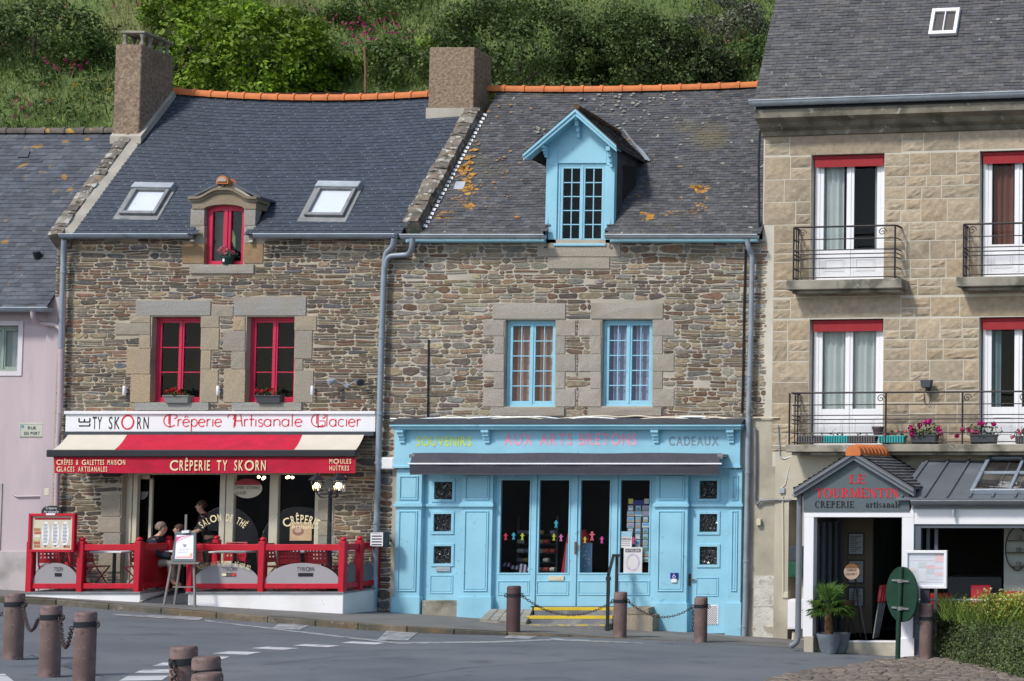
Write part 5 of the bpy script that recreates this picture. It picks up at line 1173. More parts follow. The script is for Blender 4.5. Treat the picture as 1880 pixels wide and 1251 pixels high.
# gable board
g = [FT.p(*x) for x in ((1475, 940), (1475, 899), (1570.5, 840), (1670, 899), (1670, 940))]
m = MB(FT); m.prism(g, -.06, .02); gb = m.build('gable_board', M['fascia_grey'], pr)
def serif_line(s, x0, x1, yb, yt, name, mm, bold=1.0):
    a = FT.p(x0, yb, .03); b = FT.p(x1, yt, .03); Wd = b[0]-a[0]; H = b[1]-a[1]
    adv = {'L': .72, 'E': .76, 'T': .78, 'O': .86, 'U': .86, 'R': .84, 'M': 1.02, 'N': .86, 'I': .44, 'C': .82, 'P': .74, 'a': .56, 'r': .46, 't': .38, 'i': .32, 's': .46, 'n': .62, 'l': .32, 'e': .52, ' ': .4}
    tot = sum(adv[c] for c in s)+.07*(len(s)-1); k = Wd/tot; x = a[0]; m = MB(FT); wv_ = .027
    S, T = .17*bold, .075*bold
    def bx(x_, y0, x1_, y1): m.quad([(x+x_*k, a[1]+y0*H, wv_), (x+x1_*k, a[1]+y0*H, wv_), (x+x1_*k, a[1]+y1*H, wv_), (x+x_*k, a[1]+y1*H, wv_)])
    def st(x_, y0=0, y1=1, t=None, sf=(1, 1)):
        t = t or S; bx(x_, y0, x_+t, y1); e = .075
        if sf[0]: bx(x_-e, y0, x_+t+e, y0+T*.8)
        if sf[1]: bx(x_-e, y1-T*.8, x_+t+e, y1)
    def dg(x0_, y0, x1_, y1, t): m.quad([(x+(x0_-t/2)*k, a[1]+y0*H, wv_), (x+(x0_+t/2)*k, a[1]+y0*H, wv_), (x+(x1_+t/2)*k, a[1]+y1*H, wv_), (x+(x1_-t/2)*k, a[1]+y1*H, wv_)])
    def ring(cx, cy, rx, ry, a0=0, a1=360, tx=.16, ty=.05):
        n = 18; o = []; i_ = []
        for q_ in range(n+1):
            t = math.radians(a0+(a1-a0)*q_/n); c_, s_ = math.cos(t), math.sin(t); o.append((x+(cx+rx*c_)*k, a[1]+(cy+ry*s_)*H, wv_)); i_.append((x+(cx+(rx-tx*bold)*c_)*k, a[1]+(cy+(ry-ty*bold)*s_)*H, wv_))
        oo = m.pts(o); ii = m.pts(i_)
        for q_ in range(n): m.face([oo[q_], oo[q_+1], ii[q_+1], ii[q_]])
    for c in s:
        w1 = adv[c]
        if c == 'L': st(.1); bx(.1, 0, w1, T); bx(w1-.06, 0, w1, .26)
        if c == 'E': st(.1); bx(.1, 0, w1, T); bx(.1, 1-T, w1-.04, 1); bx(.1, .5-T/2, .55, .5+T/2); bx(w1-.06, 0, w1, .26); bx(w1-.1, .76, w1-.04, 1); bx(.5, .38, .55, .62)
        if c == 'T': st(w1/2-S/2, sf=(1, 0)); bx(0, 1-T, w1, 1); bx(0, .74, .06, 1); bx(w1-.06, .74, w1, 1)
        if c == 'O': ring(w1/2, .5, w1/2, .53, tx=.19)
        if c == 'C': ring(w1/2, .5, w1/2, .53, 48, 312, .19); bx(w1-.1, .68, w1-.04, .95)
        if c == 'U': st(.1, .3, 1, sf=(0, 1)); st(w1-.18, .3, 1, .07, (0, 1)); ring(w1/2-.02, .33, w1/2-.08, .35, 180, 360, .13, .09)
        if c == 'I': st(w1/2-S/2)
        if c == 'N': st(.1, t=.07); st(w1-.15, t=.07, sf=(0, 1)); dg(.15, 1, w1-.13, 0, S*1.15)
        if c == 'M': st(.1, t=.07); st(w1-.24, t=S); dg(.16, 1, w1/2, .05, S*1.1); dg(w1-.2, 1, w1/2, .05, .08)
        if c in 'RP': st(.1); ring(.34, .74, .3, .27, -90, 90, .16, .07); bx(.2, 1-T, .36, 1); bx(.2, .47, .36, .47+T)
        if c == 'R': dg(.42, .5, w1-.08, 0, S*1.05); bx(w1-.16, 0, w1, T*.8)
        h_ = .66
        if c == 'i': st(.09, 0, h_, S*.95, (1, 0)); ring(.16, .84, .09, .1, tx=.09, ty=.1); bx(0, h_-T*.8, .12, h_)
        if c == 'l': st(.09, 0, 1, S*.95, (1, 0)); bx(.0, 1-T*.8, .12, 1)
        if c == 't': st(.1, 0, .84, S*.95, (0, 0)); bx(0, h_-T, w1, h_); bx(.1, 0, w1, T)
        if c in 'nr': st(.09, 0, h_, S*.95, (1, 0)); bx(0, h_-T*.8, .12, h_)
        if c == 'n': ring(.35, h_-.18, .2, .2, 0, 120, .15, .09); st(.4, 0, h_-.18, S*.95, (1, 0))
        if c == 'r': ring(.34, h_-.12, .13, .13, 0, 170, .12, .1)
        if c == 'a': ring(.24, .2, .22, .21, tx=.12, ty=.07); ring(.26, h_-.17, .2, .18, 0, 170, .12, .07); bx(.34, 0, .47, h_-.16); bx(.4, 0, .56, T)
        if c == 'e': ring(.26, h_/2, .25, h_/2+.01, 20, 325, .14, .07); bx(.1, .32, .49, .32+T)
        if c == 's': ring(.22, h_*.74, .18, h_*.27, 30, 270, .1, .07); ring(.22, h_*.26, .19, h_*.27, -150, 90, .1, .07)
        x += (w1+.07)*k
    return m.build(name, mm, gb, recalc=False)
serif_line('LE', 1559, 1589, 888, 872, 'red_lettering', M['text_red']); serif_line('TOURMENTIN', 1497, 1650, 914, 897, 'red_lettering', M['text_red'])
serif_line('CREPERIE', 1496, 1568, 932.5, 920.5, 'black_lettering', M['text_black'], 1.15); serif_line('artisanale', 1589, 1654, 932, 920.5, 'black_lettering', M['text_black'], 1.2)
# barge boards, tiled roof of the porch, ridge
dep = 2.55
ap_ = FT.p(1570.5, 832); el = FT.p(1461, 901); er = FT.p(1681, 899)
for e_, nm in ((el, -1), (er, 1)):
    m = MB(FT); t = .13
    m.prism([e_, ap_, (ap_[0], ap_[1]-t), (e_[0], e_[1]-t)], -.02, .12); m.prism([(e_[0], e_[1]-.0), (ap_[0], ap_[1]), (ap_[0], ap_[1]-.05), (e_[0], e_[1]-.05)], .12, .16); m.build('bargeboard', M['lead_grey'] if 'lead_grey' in M else M.setdefault('lead_grey', mat('lead_grey', (.17, .18, .2), .5, .08, 3)), pr, bevel=.004)
    m = MB(FT)
    def rr3(a, b): return FT.pt(e_[0]+(ap_[0]-e_[0])*b, e_[1]+(ap_[1]-e_[1])*b+.03, .14-(dep+.14)*a)
    slates(m, rr3, 12, 16, [(.12, .125, .135), (.1, .105, .115), (.14, .145, .155)], None, seed=6, lift=.03, jit=.004)
    for k in range(4): m.wprism([rr3(k/4, 0), rr3((k+1)/4, 0), rr3((k+1)/4, 1), rr3(k/4, 1)], (0, 0, -.03), (.1, .1, .1))
    m.build('tile_roof', M['slate'], pr)
m = MB(); ridge_tiles(m, FT.pt(ap_[0], ap_[1]+.03, .17), FT.pt(ap_[0], ap_[1]+.05, -dep+.3), 0, 9, .14); rt_ = m.build('ridge', M['ridge_tile'], pr)
m = MB(FT); m.prism([(ap_[0]+.125*math.cos(t), ap_[1]+.01+.125*math.sin(t)) for t in [PI*k/10 for k in range(11)]], .14, .16); m.build('ridge_end', M['lead_grey'], rt_)
gutter('gutter', FT.pt(el[0]-.02, el[1]-.06, .0), FT.pt(el[0]-.02, el[1]-.06, -dep), pr, M['zinc'], .06)
m = MB(); pp = [FT.pt(el[0]+.06, el[1]-.08, -.05), FT.pt(lp[0]-.10, el[1]-.25, -.05), FT.pt(lp[0]-.10, FT.p(1470, 1170)[1], -.05), FT.pt(lp[0]-.12, FT.p(1470, 1181)[1], -.02), FT.pt(lp[0]-.22, FT.p(1470, 1187)[1], .0)]
m.tube(bend_path(pp, .12), .055, 12); m.build('downpipe', M['lead_grey'], pr)
# veranda to the right: beam, gutter, zinc roof with seams, opening
ve = 13.2
b2 = rt(1671, 934, 1880, 963); m = MB(FT); m.box(rp_[1]-.06, ve, b2[2], b2[3], -.2, -.01); m.build('beam', M['white'], pr, bevel=.005)
g2 = rt(1671, 920, 1880, 932, .12); gutter('gutter', FT.pt(rp_[1]-.02, g2[3]+.0, .12), FT.pt(ve, g2[3]+.0, .12), pr, M['lead_grey'], .085, .5)
m = MB(FT); m.box(rp_[1]-.04, ve, b2[3], g2[3]+.04, -.2, .05); m.build('gutter_board', M['lead_grey'], pr)
zr0, zr1 = g2[3]+.05, F3.p(1760, 846, .1)[1]; dpt = 2.2
def vroof(a, b): return FT.pt(rp_[1]-.3+(ve-rp_[1]+.3)*a, zr0+(zr1-zr0)*b, .1-dpt*b)
m = MB(); m.wprism([vroof(0, 0), vroof(1, 0), vroof(1, 1), vroof(0, 1)], (0, 0, -.04)); m.build('zinc_roof', M['veranda_roof'], pr)
nv = (vroof(1, 0)-vroof(0, 0)).cross(vroof(0, 1)-vroof(0, 0)).normalized(); nv = nv if nv.z > 0 else -nv
for k in range(12):
    a = .02+k*.083; u_ = (vroof(1, 0)-vroof(0, 0)).normalized()*.018; m = MB(); m.wprism([vroof(a, 0)-u_, vroof(a, 0)+u_, vroof(a, 1)+u_, vroof(a, 1)-u_], nv*.035); m.build('roof_seam', M['veranda_roof'], pr)
cs = [on_roof(x, y, vroof(.4, .5), nv) for x, y in ((1781, 908), (1925, 908), (1955, 845), (1814, 845))]
rl = rooflight(None, cs, pr, nv, M['zinc'], blind_or_dark=False, split=True, hood=False)
m = MB(); a_, b_ = cs[0].lerp(cs[3], .55), cs[1].lerp(cs[2], .55); m.bar(a_+nv*.05, b_+nv*.05, .05, .05); m.build('rooflight_bar', M['zinc'], rl)
m = MB(FT); q = rt(1747, 936, 1753, 948, .1); m.lathe([(.03, -.13), (.032, -.12), (.032, 0), (.03, .01)], FT.pt((q[0]+q[1])/2, q[3], .07), 12); o = m.build('down_light', M['zinc_pale'], pr)
# porch interior
m = MB(FT); fl_ = FT.p(1580, 1178, -.5)[1]; zt_ = bm_[2]+.03; BK = -2.0
m.box(lp[0], rp_[1], fl_-.5, fl_-.0, -2.5, -.35); m.build('porch_floor', M['render'], pr)
m = MB(FT); m.box(lp[0], rp_[1], fl_, fl_+.03, -.42, -.34); m.build('threshold', M['white'], pr)
m = MB(FT); m.quad([(lp[0], zt_-.0, -.2), (rp_[1], zt_, -.2), (rp_[1], zt_-.1, BK), (lp[0], zt_-.1, BK)]); m.build('porch_ceiling', M['white'], pr, recalc=False)
m = MB(FT); m.box(lp[0], lp[0]+.06, fl_, zt_, -2.1, -.2)
M['green_grey'] = mat('green_grey', (.07, .078, .08), .5)
m.build('side_wall', M['green_grey'], pr)
for k in range(4):
    z0_ = -.3-k*.42; m = MB(FT); m.box(lp[1]-.06, lp[1]-.0, fl_, zt_-.15, z0_-.07, z0_); m.build('side_frame', M['grey_alu'], pr)
    m = MB(FT); m.quad([(lp[1]-.04, fl_+.1, z0_-.07), (lp[1]-.04, fl_+.1, z0_-.4), (lp[1]-.04, zt_-.2, z0_-.4), (lp[1]-.04, zt_-.2, z0_-.07)]); m.build('side_pane', M['glass'], pr, recalc=False)
# back of the porch: menu wall, dark doorway
bu0 = FT.p(1549, 1000, -1.9)[0]; bu1 = FT.p(1602, 1000, -1.9)[0]
M['taupe'] = mat('taupe_wall', (.15, .125, .095), .8, .1, 2)
m = MB(FT); m.box(bu0, bu1, fl_, zt_-.1, -2.0, -1.9); m.build('menu_wall', M['taupe'], pr)
m = MB(FT); m.box(lp[0]+.06, bu0, fl_, zt_-.1, -2.0, -1.95); m.build('inner_door', M['grey_alu'], pr)
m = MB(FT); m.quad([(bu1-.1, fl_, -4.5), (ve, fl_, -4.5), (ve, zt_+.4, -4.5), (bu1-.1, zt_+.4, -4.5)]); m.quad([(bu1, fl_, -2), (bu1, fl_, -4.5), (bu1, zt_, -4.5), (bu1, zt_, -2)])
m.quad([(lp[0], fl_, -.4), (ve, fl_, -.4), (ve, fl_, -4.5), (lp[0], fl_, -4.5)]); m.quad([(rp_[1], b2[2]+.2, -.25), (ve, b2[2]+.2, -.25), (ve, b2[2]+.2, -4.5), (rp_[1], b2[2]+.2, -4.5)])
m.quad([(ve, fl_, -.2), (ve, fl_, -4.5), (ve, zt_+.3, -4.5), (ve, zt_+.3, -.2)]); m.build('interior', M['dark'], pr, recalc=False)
for k, (y0, y1) in enumerate(((978, 1020), (1028, 1072), (1078, 1115))):
    q = rt(1556, y0, 1587, y1, -1.88); m = MB(FT); m.rbox(q, -1.9, -1.88); o = m.build('framed_menu', M['anth'], None, bevel=.004)
    tag(o, ('uppermost framed menu on the taupe wall inside the porch', 'middle framed menu hidden behind the round open sign', 'lowest framed menu on the taupe porch wall')[k], 'menu frame', 'framed menus in the porch')
    m = MB(FT); m.box(q[0]+.03, q[1]-.03, q[2]+.03, q[3]-.03, -1.882, -1.874); s_ = m.build('menu_sheet', mat('menu_sheet', (.36, .4, .42), .5), o)
    m = MB(FT)
    for i in range(9): v_ = q[3]-.07-(q[3]-q[2]-.12)*i/9; m.box(q[0]+.06, q[1]-.06-.05*(i % 3), v_-.012, v_, -1.875, -1.872)
    m.build('print', M['green_grey'], s_)
# right opening frame, low rail, rear wall pale
wf = rt(1680, 963, 1692, 1185); m = MB(FT); m.box(rp_[1]+.0, rp_[1]+.12, gz, b2[2], -.16, -.04); m.box(rp_[1]+.12, ve, b2[2]-.07, b2[2], -.16, -.04); m.build('window_frame', M['grey_alu'], pr, bevel=.004)
for px in (1700, 1715): q = rt(px, 970, px+6, 1185, -.3); m = MB(FT); m.box(q[0], q[1], gz, b2[2]-.07, -.36, -.3); m.build('folded_frame', M['grey_alu'], pr)
q = rt(1843, 966, 1900, 1100, -1.0); m = MB(FT); m.box(q[0], ve, gz, b2[2], -1.1, -1.0); m.build('pale_wall', mat('pale_green_wall', (.38, .4, .36), .8), pr)
q = rt(1676, 1097, 1822, 1102, .05); m = MB(FT); m.ftube([(q[0], q[2], .03), (q[1]+.8, q[2], .03)], .022, 8); m.build('rail_bar', M['zinc_pale'], pr)
q = rt(1740, 1060, 1800, 1110, -1.6); m = MB(FT); m.box(q[0], q[1]+.4, fl_, q[3], -2.2, -1.6); m.build('counter', M['green_grey'], pr)
# ================================================================== AWNING, SIGN AND TERRACE OF THE CREPERIE
q = WF.r(120, 758, 689, 793, .12); sb = thing('shop_sign', 'long white sign board of the creperie with black and thin red lettering', 'sign', WF.pt((q[0]+q[1])/2, q[2], .06))
m = MB(); m.box(q[0], q[1], q[2], q[3], 0.03, .12); m.box(q[0]-.01, q[1]+.01, q[3]-.03, q[3]+.03, .02, .16); m.build('board', M['white'], sb, bevel=.006)
m = MB(); m.box(q[0]+.0, q[1], q[2]-.09, q[2], .02, .17); m.build('lower_trim', M['anth'], sb, bevel=.006)
W_ = .122
def tx(s, x0, x1, yb, yt, nm, mm, par, F=WF, w=W_, **k):
    r_ = F.r(x0, yt, x1, yb, w); return text(F, s, r_[0], r_[1], r_[2], r_[3]-r_[2], w, nm, mm, par, **k)
m = MB(); a = WF.r(145, 767, 165, 783, W_)     # LE, set on its side
def sv(x, y): return (a[0]+(a[1]-a[0])*x, a[2]+(a[3]-a[2])*y)
for pl in ([(0, .05), (1, .05)], [(1, .05), (1, .33)], [(0, .5), (1, .5)], [(0, .5), (0, .95)], [(.5, .5), (.5, .85)], [(1, .5), (1, .95)]): ribbon(m, [sv(*p) for p in pl], .024, W_+.004)
m.build('black_lettering', M['text_black'], sb, recalc=False)
tx('TY', 170, 187, 788, 764, 'black_lettering', M['text_black'], sb, narrow=.42, gap=.05); tx('SK', 200, 220, 788, 764, 'black_lettering', M['text_black'], sb, narrow=.5, gap=.12); tx('RN', 252, 273, 788, 764, 'black_lettering', M['text_black'], sb, narrow=.5, gap=.12)
m = MB(); c = WF.p(234.5, 775.5, W_); e = WF.p(246, 763, W_); ribbon(m, arc(c[0], c[1], e[0]-c[0]-.005, e[1]-c[1], 0, 360, 30), .03, W_+.004); m.build('red_ring', M['text_red'], sb, recalc=False)
def deco(word, x0, x1, yb, xh, cap):       # thin fancy lettering drawn as strokes
    A = WF.p(x0, yb, W_); B = WF.p(x1, yb, W_); X = WF.p(x0, yb-xh, W_)[1]-A[1]; C = WF.p(x0, yb-cap, W_)[1]-A[1]; S = []; x = 0.0
    def add(pl): S.append([(x+a_, b_) for a_, b_ in pl])
    r_ = X*.5
    for ch in word:
        if ch in 'CG':
            add(arc(C*.5, C*.46, C*.48, C*.5, 70, 318, 20)); add([(C*.5, -C*.1), (C*.5, C*.98)]); add([(C*.4, C*.2), (C*.4, C*.88)]); add(arc(C*.66, C*.78, C*.36, C*.18, 140, -70, 12))
            if ch == 'G': add([(C*.6, C*.42), (C*1.0, C*.42), (C*1.0, -C*.02)]); add(arc(C*.75, C*.12, C*.26, C*.16, 180, 340, 8))
            x += C*1.02
        elif ch == 'A':
            add(arc(C*.18, C*.72, C*.22, C*.2, -60, 200, 12)); add([(C*.05, C*.95), (C*.9, C*.95)]); add([(C*.38, -C*.1), (C*.46, C*.9)]); add([(C*.46, C*.0), (C*.52, C*.92)]); add([(C*.82, C*.95), (C*.95, 0)]); add([(C*.45, C*.42), (C*.88, C*.42)]); x += C*1.02
        elif ch == 'r': add([(r_*.3, 0), (r_*.3, X)]); add(arc(r_*.85, X*.62, r_*.55, X*.36, 160, 50, 8)); x += r_*1.5
        elif ch in 'eê':
            add([(r_*.15, X*.5), (r_*1.8, X*.62)]); add(arc(r_, X*.5, r_*.9, X*.52, 10, 320, 16))
            if ch == 'ê': add([(r_*.5, X*1.25), (r_, X*1.5), (r_*1.5, X*1.25)])
            x += r_*2.1
        elif ch == 'p': add([(r_*.3, -X*.7), (r_*.3, X)]); add(arc(r_*1.05, X*.5, r_*.8, X*.5, 165, -165, 16)); x += r_*2.1
        elif ch == 'i': add([(r_*.35, 0), (r_*.35, X)]); x += r_*.8
        elif ch == 't': add([(r_*.5, 0), (r_*.5, X*1.75)]); add([(0, X), (r_*1.2, X)]); x += r_*1.3
        elif ch == 's': add(arc(r_*.75, X*.74, r_*.5, X*.26, 30, 270, 10)); add(arc(r_*.75, X*.24, r_*.55, X*.26, -150, 90, 10)); x += r_*1.5
        elif ch == 'a': add(arc(r_*.95, X*.5, r_*.85, X*.5, 20, 340, 16)); add([(r_*1.8, 0), (r_*1.8, X)]); x += r_*2.3
        elif ch == 'n': add([(r_*.3, 0), (r_*.3, X)]); add(arc(r_*1.05, X*.6, r_*.75, X*.4, 170, 0, 10)); add([(r_*1.8, 0), (r_*1.8, X*.6)]); x += r_*2.2
        elif ch == 'l': add([(r_*.4, 0), (r_*.4, X*1.9)]); add([(r_*.4, X*1.9), (r_*1.0, X*1.8)]); x += r_*1.0
        elif ch == 'c': add(arc(r_, X*.5, r_*.9, X*.5, 50, 310, 14)); x += r_*1.95
    k = (B[0]-A[0])/x; m = MB()
    for pl in S: ribbon(m, [(A[0]+a_*k, A[1]+b_) for a_, b_ in pl], .019, W_+.004)
    return m.build('red_lettering', M['text_red'], sb, recalc=False)
deco('Crêperie', 300, 408, 783, 13, 23); deco('Artisanale', 419, 556, 783, 13, 24); deco('Glacier', 571, 664, 783, 13, 24)
# awning
aw = thing('awning', 'red and cream awning with front valance reading creperie over the terrace', 'awning', WF.pt(U(390), V(830), .6))
awF = .62
bq = WF.r(88, 826, 655, 838, awF); vtop_ = WF.p(400, 797, .15)[1]; vfr = bq[3]+.0
tl_, tr_ = WF.p(126, 798, .15)[0], WF.p(669, 797, .15)[0]; fl0, fr0 = bq[0]+.09, bq[1]-.02
cl1t, cl1b = WF.p(234, 798, .15)[0], WF.p(210, 826, awF)[0]; cr1t, cr1b = WF.p(556, 798, .15)[0], WF.p(540, 826, awF)[0]
def strip(a0, a1, b0, b1, nm, mm):
    m = MB(); n = 8
    for k in range(n):
        f0, f1 = k/n, (k+1)/n; T = lambda f: (a0+(b0-a0)*f, a1+(b1-a1)*f, vtop_+(vfr-vtop_)*f-.035*math.sin(PI*f), .15+(awF-.15)*f)
        p0, p1 = T(f0), T(f1); m.quad([(p0[0], p0[2], p0[3]), (p0[1], p0[2], p0[3]), (p1[1], p1[2], p1[3]), (p1[0], p1[2], p1[3])])
    return m.build(nm, mm, aw, recalc=False)
strip(tl_, cl1t, fl0, cl1b, 'cream_canvas', M['cream_cloth']); strip(cl1t, cr1t, cl1b, cr1b, 'red_canvas', M['red_cloth']); strip(cr1t, tr_, cr1b, fr0, 'cream_canvas', M['cream_cloth'])
m = MB(); m.box(bq[0], bq[1], bq[2]-.015, bq[3], awF-.06, awF+.05); m.build('front_bar', M['black'], aw, bevel=.02, seg=3)
vq_ = WF.r(98, 838, 652, 869, awF); m = MB(); n = 40; ids = []
for j in range(4):
    ids.append(m.pts([(vq_[0]+.03*(j/3)+(vq_[1]-vq_[0]-.03*(j/3))*k/n, vq_[3]-(vq_[3]-vq_[2])*j/3, awF+.012*math.sin(k*.9)*j/3) for k in range(n+1)]))
for j in range(3):
    for k in range(n): m.face([ids[j][k], ids[j][k+1], ids[j+1][k+1], ids[j+1][k]])
val = m.build('valance', M['red_cloth'], aw, recalc=False)
for s_, x0, x1, yb, yt in (('CRÊPES & GALETTES MAISON', 104, 230, 853.5, 844), ('GLACES ARTISANALES', 104, 197, 866, 856.5), ('CRÊPERIE TY SKORN', 312, 488, 864, 844.5), ('MOULES', 605, 645, 851.5, 842.5), ('HUÎTRES', 605, 641, 864, 855)):
    big = s_.startswith('CRÊPERIE'); tx(s_, x0, x1, yb, yt, 'lettering', M['cream_text'], val, w=awF+.014, narrow=.55, wide={'C': 1.0 if s_[0] == 'C' else .6, 'O': .95, 'G': .95}, offset=.012, gap=.12)
for px in (160, 610):
    m = MB(); a = WF.pt(U(px), vtop_-.3, .05); b = WF.pt(U(px)+.25, vtop_-.36, .35); c = WF.pt(U(px)-.05, vfr-.1, awF-.05); m.tube([a, b], .02, 6); m.tube([b, c], .018, 6); m.build('folding_arm', M['anth'], aw)
# rolled awning of the souvenir shop
sa = thing('awning', 'charcoal awning rolled half shut over the souvenir shop doors', 'awning', WF.pt(U(1035), V(852, 1035), .35))
r_ = WF.r(752, 832, 1320, 872, .52); vm = WF.p(1000, 852, .52)[1]; m = MB(); n = 30; ids = []
for (v_, w1) in ((r_[3]-.02, .2), (r_[3], .42), (vm+.02, .5), (vm-.01, .53), (r_[2]+.03, .5), (r_[2], .5)):
    ids.append(m.pts([(r_[0]+(r_[1]-r_[0])*k/n, v_+.006*math.sin(k*.6), w1+(.008*math.sin(k*1.1) if w1 > .45 else 0)) for k in range(n+1)]))
for j in range(5):
    for k in range(n): m.face([ids[j][k], ids[j][k+1], ids[j+1][k+1], ids[j+1][k]])
M['charcoal'] = mat('charcoal_canvas', (.06, .057, .074), .85, .08, 4); m.build('canvas', M['charcoal'], sa, recalc=False)
m = MB(); m.box(r_[0]-.03, r_[1]+.06, vm-.012, vm+.018, .5, .55); m.build('front_bar', M['pvc'], sa, bevel=.006)
for x in (r_[0], r_[1]):
    m = MB(); m.box(x-.06, x+.06, r_[3]-.09, r_[3]-.02, .1, .45); m.build('end_bracket', M['lead'], sa, bevel=.01)
# terrace platform
TW = 1.25; FTW = Frame((0, -TW, 0))
t0, t1 = FTW.p(45, 1100)[0], FTW.p(630, 1100)[0]; tz = FTW.p(350, 1087)[1]; tg0, tg1 = FTW.p(257, 1100)[0], FTW.p(345, 1100)[0]
tb = thing('terrace_platform', 'white painted terrace platform with a mat covered ramp in the middle', 'terrace', (t0+3, -.6, G(t0+3, -.6)))
for a, b in ((t0, tg0), (tg1, t1)):
    m = MB(); m.box(a, b, -.6, tz-.03, .05, TW); m.build('white_base', M['white_wall'], tb, bevel=.008)
    m = MB(); m.box(a-.03, b+.02, tz-.028, tz, .0, TW+.03); m.build('floor_edge', M['lead'], tb)
m = MB(); zf = G(tg0, -TW)+.0; m.wprism([(tg0, -TW-.02, G(tg0, -TW)+.012), (tg1, -TW-.02, G(tg1, -TW)+.012), (tg1, -.25, tz), (tg0, -.25, tz)], (0, 0, -.02)); m.build('ramp_mat', mat('ramp_mat', (.04, .045, .055), .9, .3, 20), tb)
m = MB(); m.box(tg0, tg1, -.5, tz-.06, .05, .26); m.build('ramp_block', M['concrete'], tb)
m = MB(); m.wprism([(tg0+.01, -TW-.02, G(tg0, -TW)+.03), (tg0+.05, -TW-.02, G(tg0, -TW)+.03), (tg0+.05, -.25, tz+.02), (tg0+.01, -.25, tz+.02)], (0, 0, -.03)); m.build('ramp_edge', M['render'], tb)
# red balustrades
POSTH = .98
def barrier(label, posts, z, name='terrace_barrier', side=None, side_posts=()):
    xs_ = [FTW.p(x, 1030)[0] for x in posts]; b = thing(name, label, 'balustrade', ((xs_[0]+xs_[-1])/2, -TW, z), group='red framed glass barriers of the terrace')
    def post_(x, y):
        m = MB(); k = .06; m.wprism([(x-k, y-k, z-.02), (x+k, y-k, z-.02), (x+k, y+k, z-.02), (x-k, y+k, z-.02)], (0, 0, POSTH)); m.lathe([(.045, 0), (.062, .03), (.05, .06), (.01, .08)], (x, y, z-.02+POSTH), 10); m.build('post', M['red'], b, bevel=.012)
    for x in xs_: post_(x, -TW+.07)
    def span(p, q, arc_=True, solid=False, logo=True, pill=False):
        p, q = Vector(p), Vector(q); d = (q-p).normalized()
        for h0, h1 in ((.055, .155), (.78, .90)):
            m = MB(); n = Vector((-d.y, d.x, 0))*.032; m.wprism([p-n+Vector((0, 0, h0)), q-n+Vector((0, 0, h0)), q-n+Vector((0, 0, h1)), p-n+Vector((0, 0, h1))], n*2); m.build('rail', M['red'], b, bevel=.008)
        if solid:
            m = MB(); m.wprism([p+Vector((0, 0, .155)), q+Vector((0, 0, .155)), q+Vector((0, 0, .78)), p+Vector((0, 0, .78))], (.02, 0, 0)); m.build('solid_panel', M['red_dark'], b); return
        g_ = MB(); g_.wquad([p+Vector((0, 0, .155)), q+Vector((0, 0, .155)), q+Vector((0, 0, .78)), p+Vector((0, 0, .78))]); gl_ = g_.build('glass_panel', M['glass_clear'], b, recalc=False)
        if arc_:
            L = (q-p).length; m = MB(); n = 20; fo = Vector((0, -.006, 0)); bt, tp = [], []
            for k in range(n+1):
                t = k/n; x = p+d*(L*t)+fo; s_ = math.sqrt(max(0, 1-(2*t-1)**2*.92)); bt.append(x+Vector((0, 0, .155))); tp.append(x+Vector((0, 0, .155+.09+.30*(s_-.28)/.72)))
            a_ = m.wpts(bt); c_ = m.wpts(tp)
            for k in range(n): m.face([a_[k], a_[k+1], c_[k+1], c_[k]])
            m.build('frosted_arc', M['frost'], gl_, recalc=False)
            if abs(d.y) < .1 and logo:
                u0 = p.x+L*.39; u1 = p.x+L*.66; F_ = Frame((0, p.y-.012, 0)); zz = z+.39
                text(F_, 'TYSKORN', u0+.06, u1, zz, .085, 0, 'logo_lettering', M['text_black'], gl_, narrow=.6, wide={'O': 1}, gap=.1)
                m = MB(F_); m.box(u0+.08, u1-.02, zz-.10, zz-.035, 0, .003, (.06, .02, .02)); m.build('logo_bar', M['text_black'], gl_)
                if pill:
                    for i, cl in enumerate(((.8, .7, .5), (.12, .1, .08), (.6, .05, .05))):
                        m = MB(F_); m.col = cl; x_ = u0+.1+.09*i; m.prism(arc(x_, zz-.067, .05, .028, 0, 360, 12)[:-1], .004, .006); m.build('logo_dot', M['plain'], gl_)
    return b, xs_, span, post_
bz = tz+.0
b1, x1s, sp1, po1 = barrier('red framed glass terrace barrier carrying the menu board and side gate', (52, 145, 250), bz)
sp1((x1s[0]+.06, -TW+.07, bz), (x1s[1]-.06, -TW+.07, bz)); sp1((x1s[1]+.06, -TW+.07, bz), (x1s[2]-.06, -TW+.07, bz), arc_=False)
po1(x1s[2]+.04, -.42); sp1((x1s[2]+.03, -TW+.13, bz), (x1s[2]+.04, -.48, bz), solid=True)
po1(x1s[0]-.0, -.2); sp1((x1s[0], -TW+.13, bz), (x1s[0], -.26, bz), arc_=True)
b2_, x2s, sp2, po2 = barrier('long red framed glass terrace barrier with frosted arcs by the street lamp', (347, 478, 626), bz)
sp2((x2s[0]+.06, -TW+.07, bz), (x2s[1]-.06, -TW+.07, bz), pill=True); sp2((x2s[1]+.06, -TW+.07, bz), (x2s[2]-.06, -TW+.07, bz))
po2(x2s[2]+.03, -.68); po2(x2s[2]+.03, -.08)
sp2((x2s[2]+.03, -TW+.13, bz), (x2s[2]+.03, -.74, bz)); sp2((x2s[2]+.03, -.62, bz), (x2s[2]+.03, -.14, bz))
po2(x2s[0]+.0, -.45); sp2((x2s[0], -TW+.13, bz), (x2s[0], -.5, bz), arc_=True)
